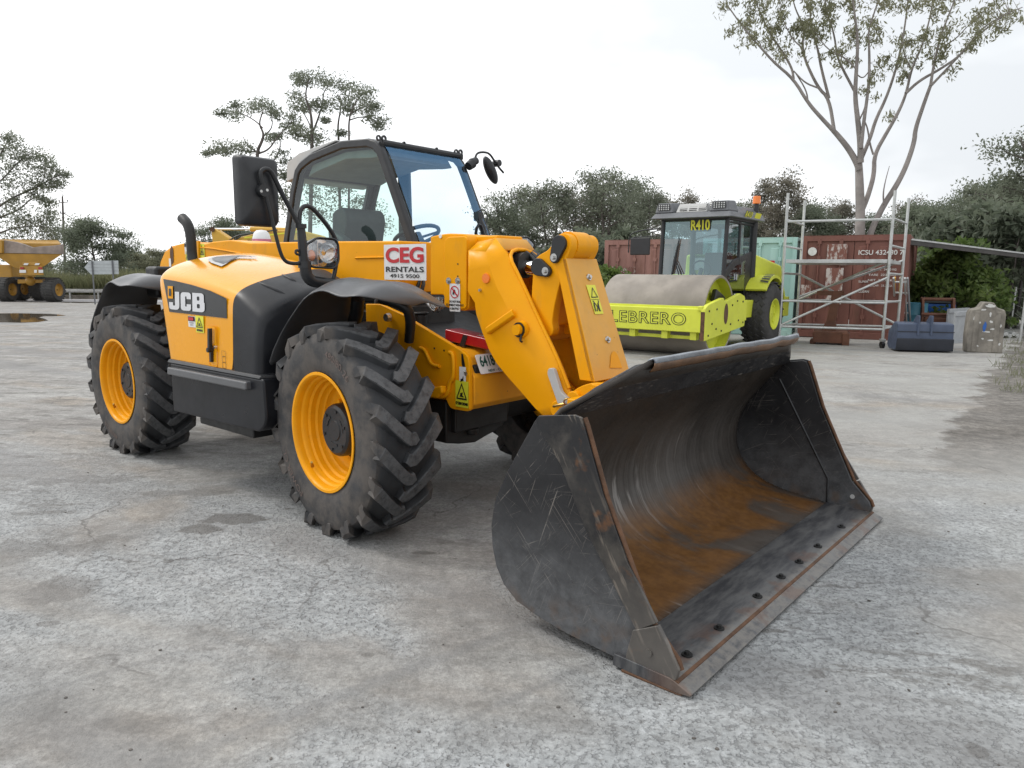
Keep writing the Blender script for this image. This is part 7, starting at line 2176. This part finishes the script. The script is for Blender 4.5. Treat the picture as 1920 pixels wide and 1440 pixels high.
decal(Frame((0,-.2415,0), (1,0,0), (0,0,1)), ([(p[0],p[1],0) for p in blob(-.05,.55,.04,.10,0,71,18,.2)], [tuple(range(18))]), 'blue_mark', MT['blue'], CKo, .005)
for x in (-.24, .24):
    MB().box((x-.06,-.262,.02),(x+.06,-.238,.86)).build('block_rib', MT['concrete'], CKo, bevel=.012)
# pale steel form panels leaning side by side
for i, (px, py, h_, lab) in enumerate(((1786,636,.78,'pale grey steel panel standing on edge behind the mud bucket'),(1800,642,.74,'pale grey flanged steel panel standing on edge beside the concrete block'))):
    b_ = gpt(px, py)
    o = empty('formwork_shutter', b_, R(38), lab, 'formwork', 'pale steel shutters on edge')
    MB().box((-.45,-.02,0),(.75,.02,h_)).build('panel_sheet', MT['palegrey'], o, bevel=.004)
    MB().box((-.46,-.05,h_-.10),(.76,-.02,h_)).build('panel_flange', MT['palegrey'], o, bevel=.004)
    MB().box((-.46,-.05,0),(.76,-.02,.08)).build('panel_flange', MT['palegrey'], o, bevel=.004)
# short galvanised pipes in a pile
for k in range(5):
    b_ = gpt(1878+k*7.5, 634)
    o = MB().tube([Vector((0,0,.06+.05*(k % 2))), Vector((.10,.9,.07+.05*(k % 2)))], .055, 12).build('pipe', MT['galv'], ang=50)
    o.location = b_
    tag(o, 'short galvanised pipe lying in the small pile right of the concrete block', 'pipe', 'pipes piled by the fence')
# open shed roof
P0, P1 = W(1700, 446, 18.3), W(1960, 478.5, 21.5)
dv2 = Vector((.42,.90,0)).normalized()*2.6
SR = empty('open_shed', (P1.x, P1.y, gz(P1.y)), 0, 'long flat steel shed roof running from the brown container out of frame to the right', 'shed')
O2 = SR.location.copy()
rfb = MB().hexa([P0-O2+Vector((0,0,-.04)), P1-O2+Vector((0,0,-.04)), P1-O2+dv2+Vector((0,0,-.04)), P0-O2+dv2+Vector((0,0,-.04)), P0-O2, P1-O2, P1-O2+dv2, P0-O2+dv2])
rfb.build('roof_sheet', MT['galv'], SR)
e_ = (P1-P0).normalized()
MB().hexa([P0-O2+Vector((0,.02,-.15)), P1-O2+Vector((0,.02,-.15)), P1-O2+Vector((0,.10,-.15)), P0-O2+Vector((0,.10,-.15)), P0-O2+Vector((0,.02,-.045)), P1-O2+Vector((0,.02,-.045)), P1-O2+Vector((0,.10,-.045)), P0-O2+Vector((0,.10,-.045))]).build('edge_beam', MT['darkmetal'], SR)
for k in range(1, 5):
    a = P0.lerp(P1, k/5)-O2
    MB().hexa([a+Vector((0,.1,-.12)), a+Vector((.06,.1,-.12)), a+dv2+Vector((.06,0,-.12)), a+dv2+Vector((0,0,-.12)), a+Vector((0,.1,-.045)), a+Vector((.06,.1,-.045)), a+dv2+Vector((.06,0,-.045)), a+dv2+Vector((0,0,-.045))]).build('rafter', MT['darkmetal'], SR)
for q in (P1-O2, P1-O2+dv2):
    MB().tube([Vector((q.x-.05, q.y+.06, 0)), Vector((q.x-.05, q.y+.06, q.z-.05))], .05, 8).build('shed_post', MT['darkmetal'], SR)
# wire fence at the right
f0, f1 = gpt(1912, 640), gpt(1884, 602)
FN = empty('wire_fence', f0, 0, 'rusty-wired mesh fence on thin steel posts at the right edge', 'fence')
posts = [f0, f0.lerp(f1, .5), f1, f1 + (f1-f0)*.6]
for k, p in enumerate(posts):
    MB().tube([p-f0, p-f0+Vector((.03,0,1.35))], .03, 8).build('fence_post', MT['galv'], FN)
wq = MB()
for z in (.05,.3,.55,.8,1.05,1.3):
    wq.tube([p-f0+Vector((.03*z,0,z)) for p in posts], .004, 4)
wq.build('fence_wire', MT['galv'], FN)
b_ = gpt(1277, 660)
tag(MB().ball((b_.x, b_.y, b_.z+.03), .05, 12, (1,.9,.8)).build('stone', MT['greypatch'], ang=60), 'pale round stone on the ground below the roller drum', 'stone')
# grass tufts on the verge
rng = np.random.default_rng(9)
n = 1500
pp = []
while len(pp) < n:
    px, py = rng.uniform(1860, 2050), rng.uniform(632, 740)
    if px > 1868 + (py-632)*.16 + rng.normal(0, 14):
        q = G(px, py); 
        if math.sin(q.x*5.1)+math.sin(q.y*3.7+1) > .1: pp.append((q.x+rng.normal(0,.05), q.y+rng.normal(0,.05), gz(q.y)))
b0 = np.array(pp); hh = rng.uniform(.05, .17, n)
ang = rng.uniform(0, 6.28, n); ln = rng.normal(0, .5, (n, 2))
dx = np.stack([np.cos(ang)*.006, np.sin(ang)*.006, np.zeros(n)], 1)
tp = b0 + np.stack([ln[:,0]*hh, ln[:,1]*hh, hh], 1); md_ = (b0+tp)/2
tag(link('verge_grass', leaf_mesh('verge_grass', np.stack([b0, md_+dx, tp, md_-dx], 1).reshape(-1,3), MT['leaf_olive'])), kind='stuff')
# loose stones and grit on the yard
rng = np.random.default_rng(12)
gs = MB()
for k in range(150):
    px, py = rng.uniform(-40, 1960), 640 + 800*rng.random()**1.3
    q = G(px, py)
    loc = MINV @ Vector((q.x, q.y, 0))
    if abs(loc.y) < 1.3 and 1.2 < loc.x < 2.4: continue
    r = rng.uniform(.002, .0065)
    s = MB().ball((q.x, q.y, gz(q.y)+r*.3), r, 6, (rng.uniform(.8,1.5), rng.uniform(.8,1.5), .6))
    gs.add(s.v, s.f)
MT['grit'] = plain('dark_grit', (0.12,0.11,0.10), 0.9, var=.5, scale=3)
tag(gs.build('grit', MT['grit'], ang=60, fix=False), kind='stuff')
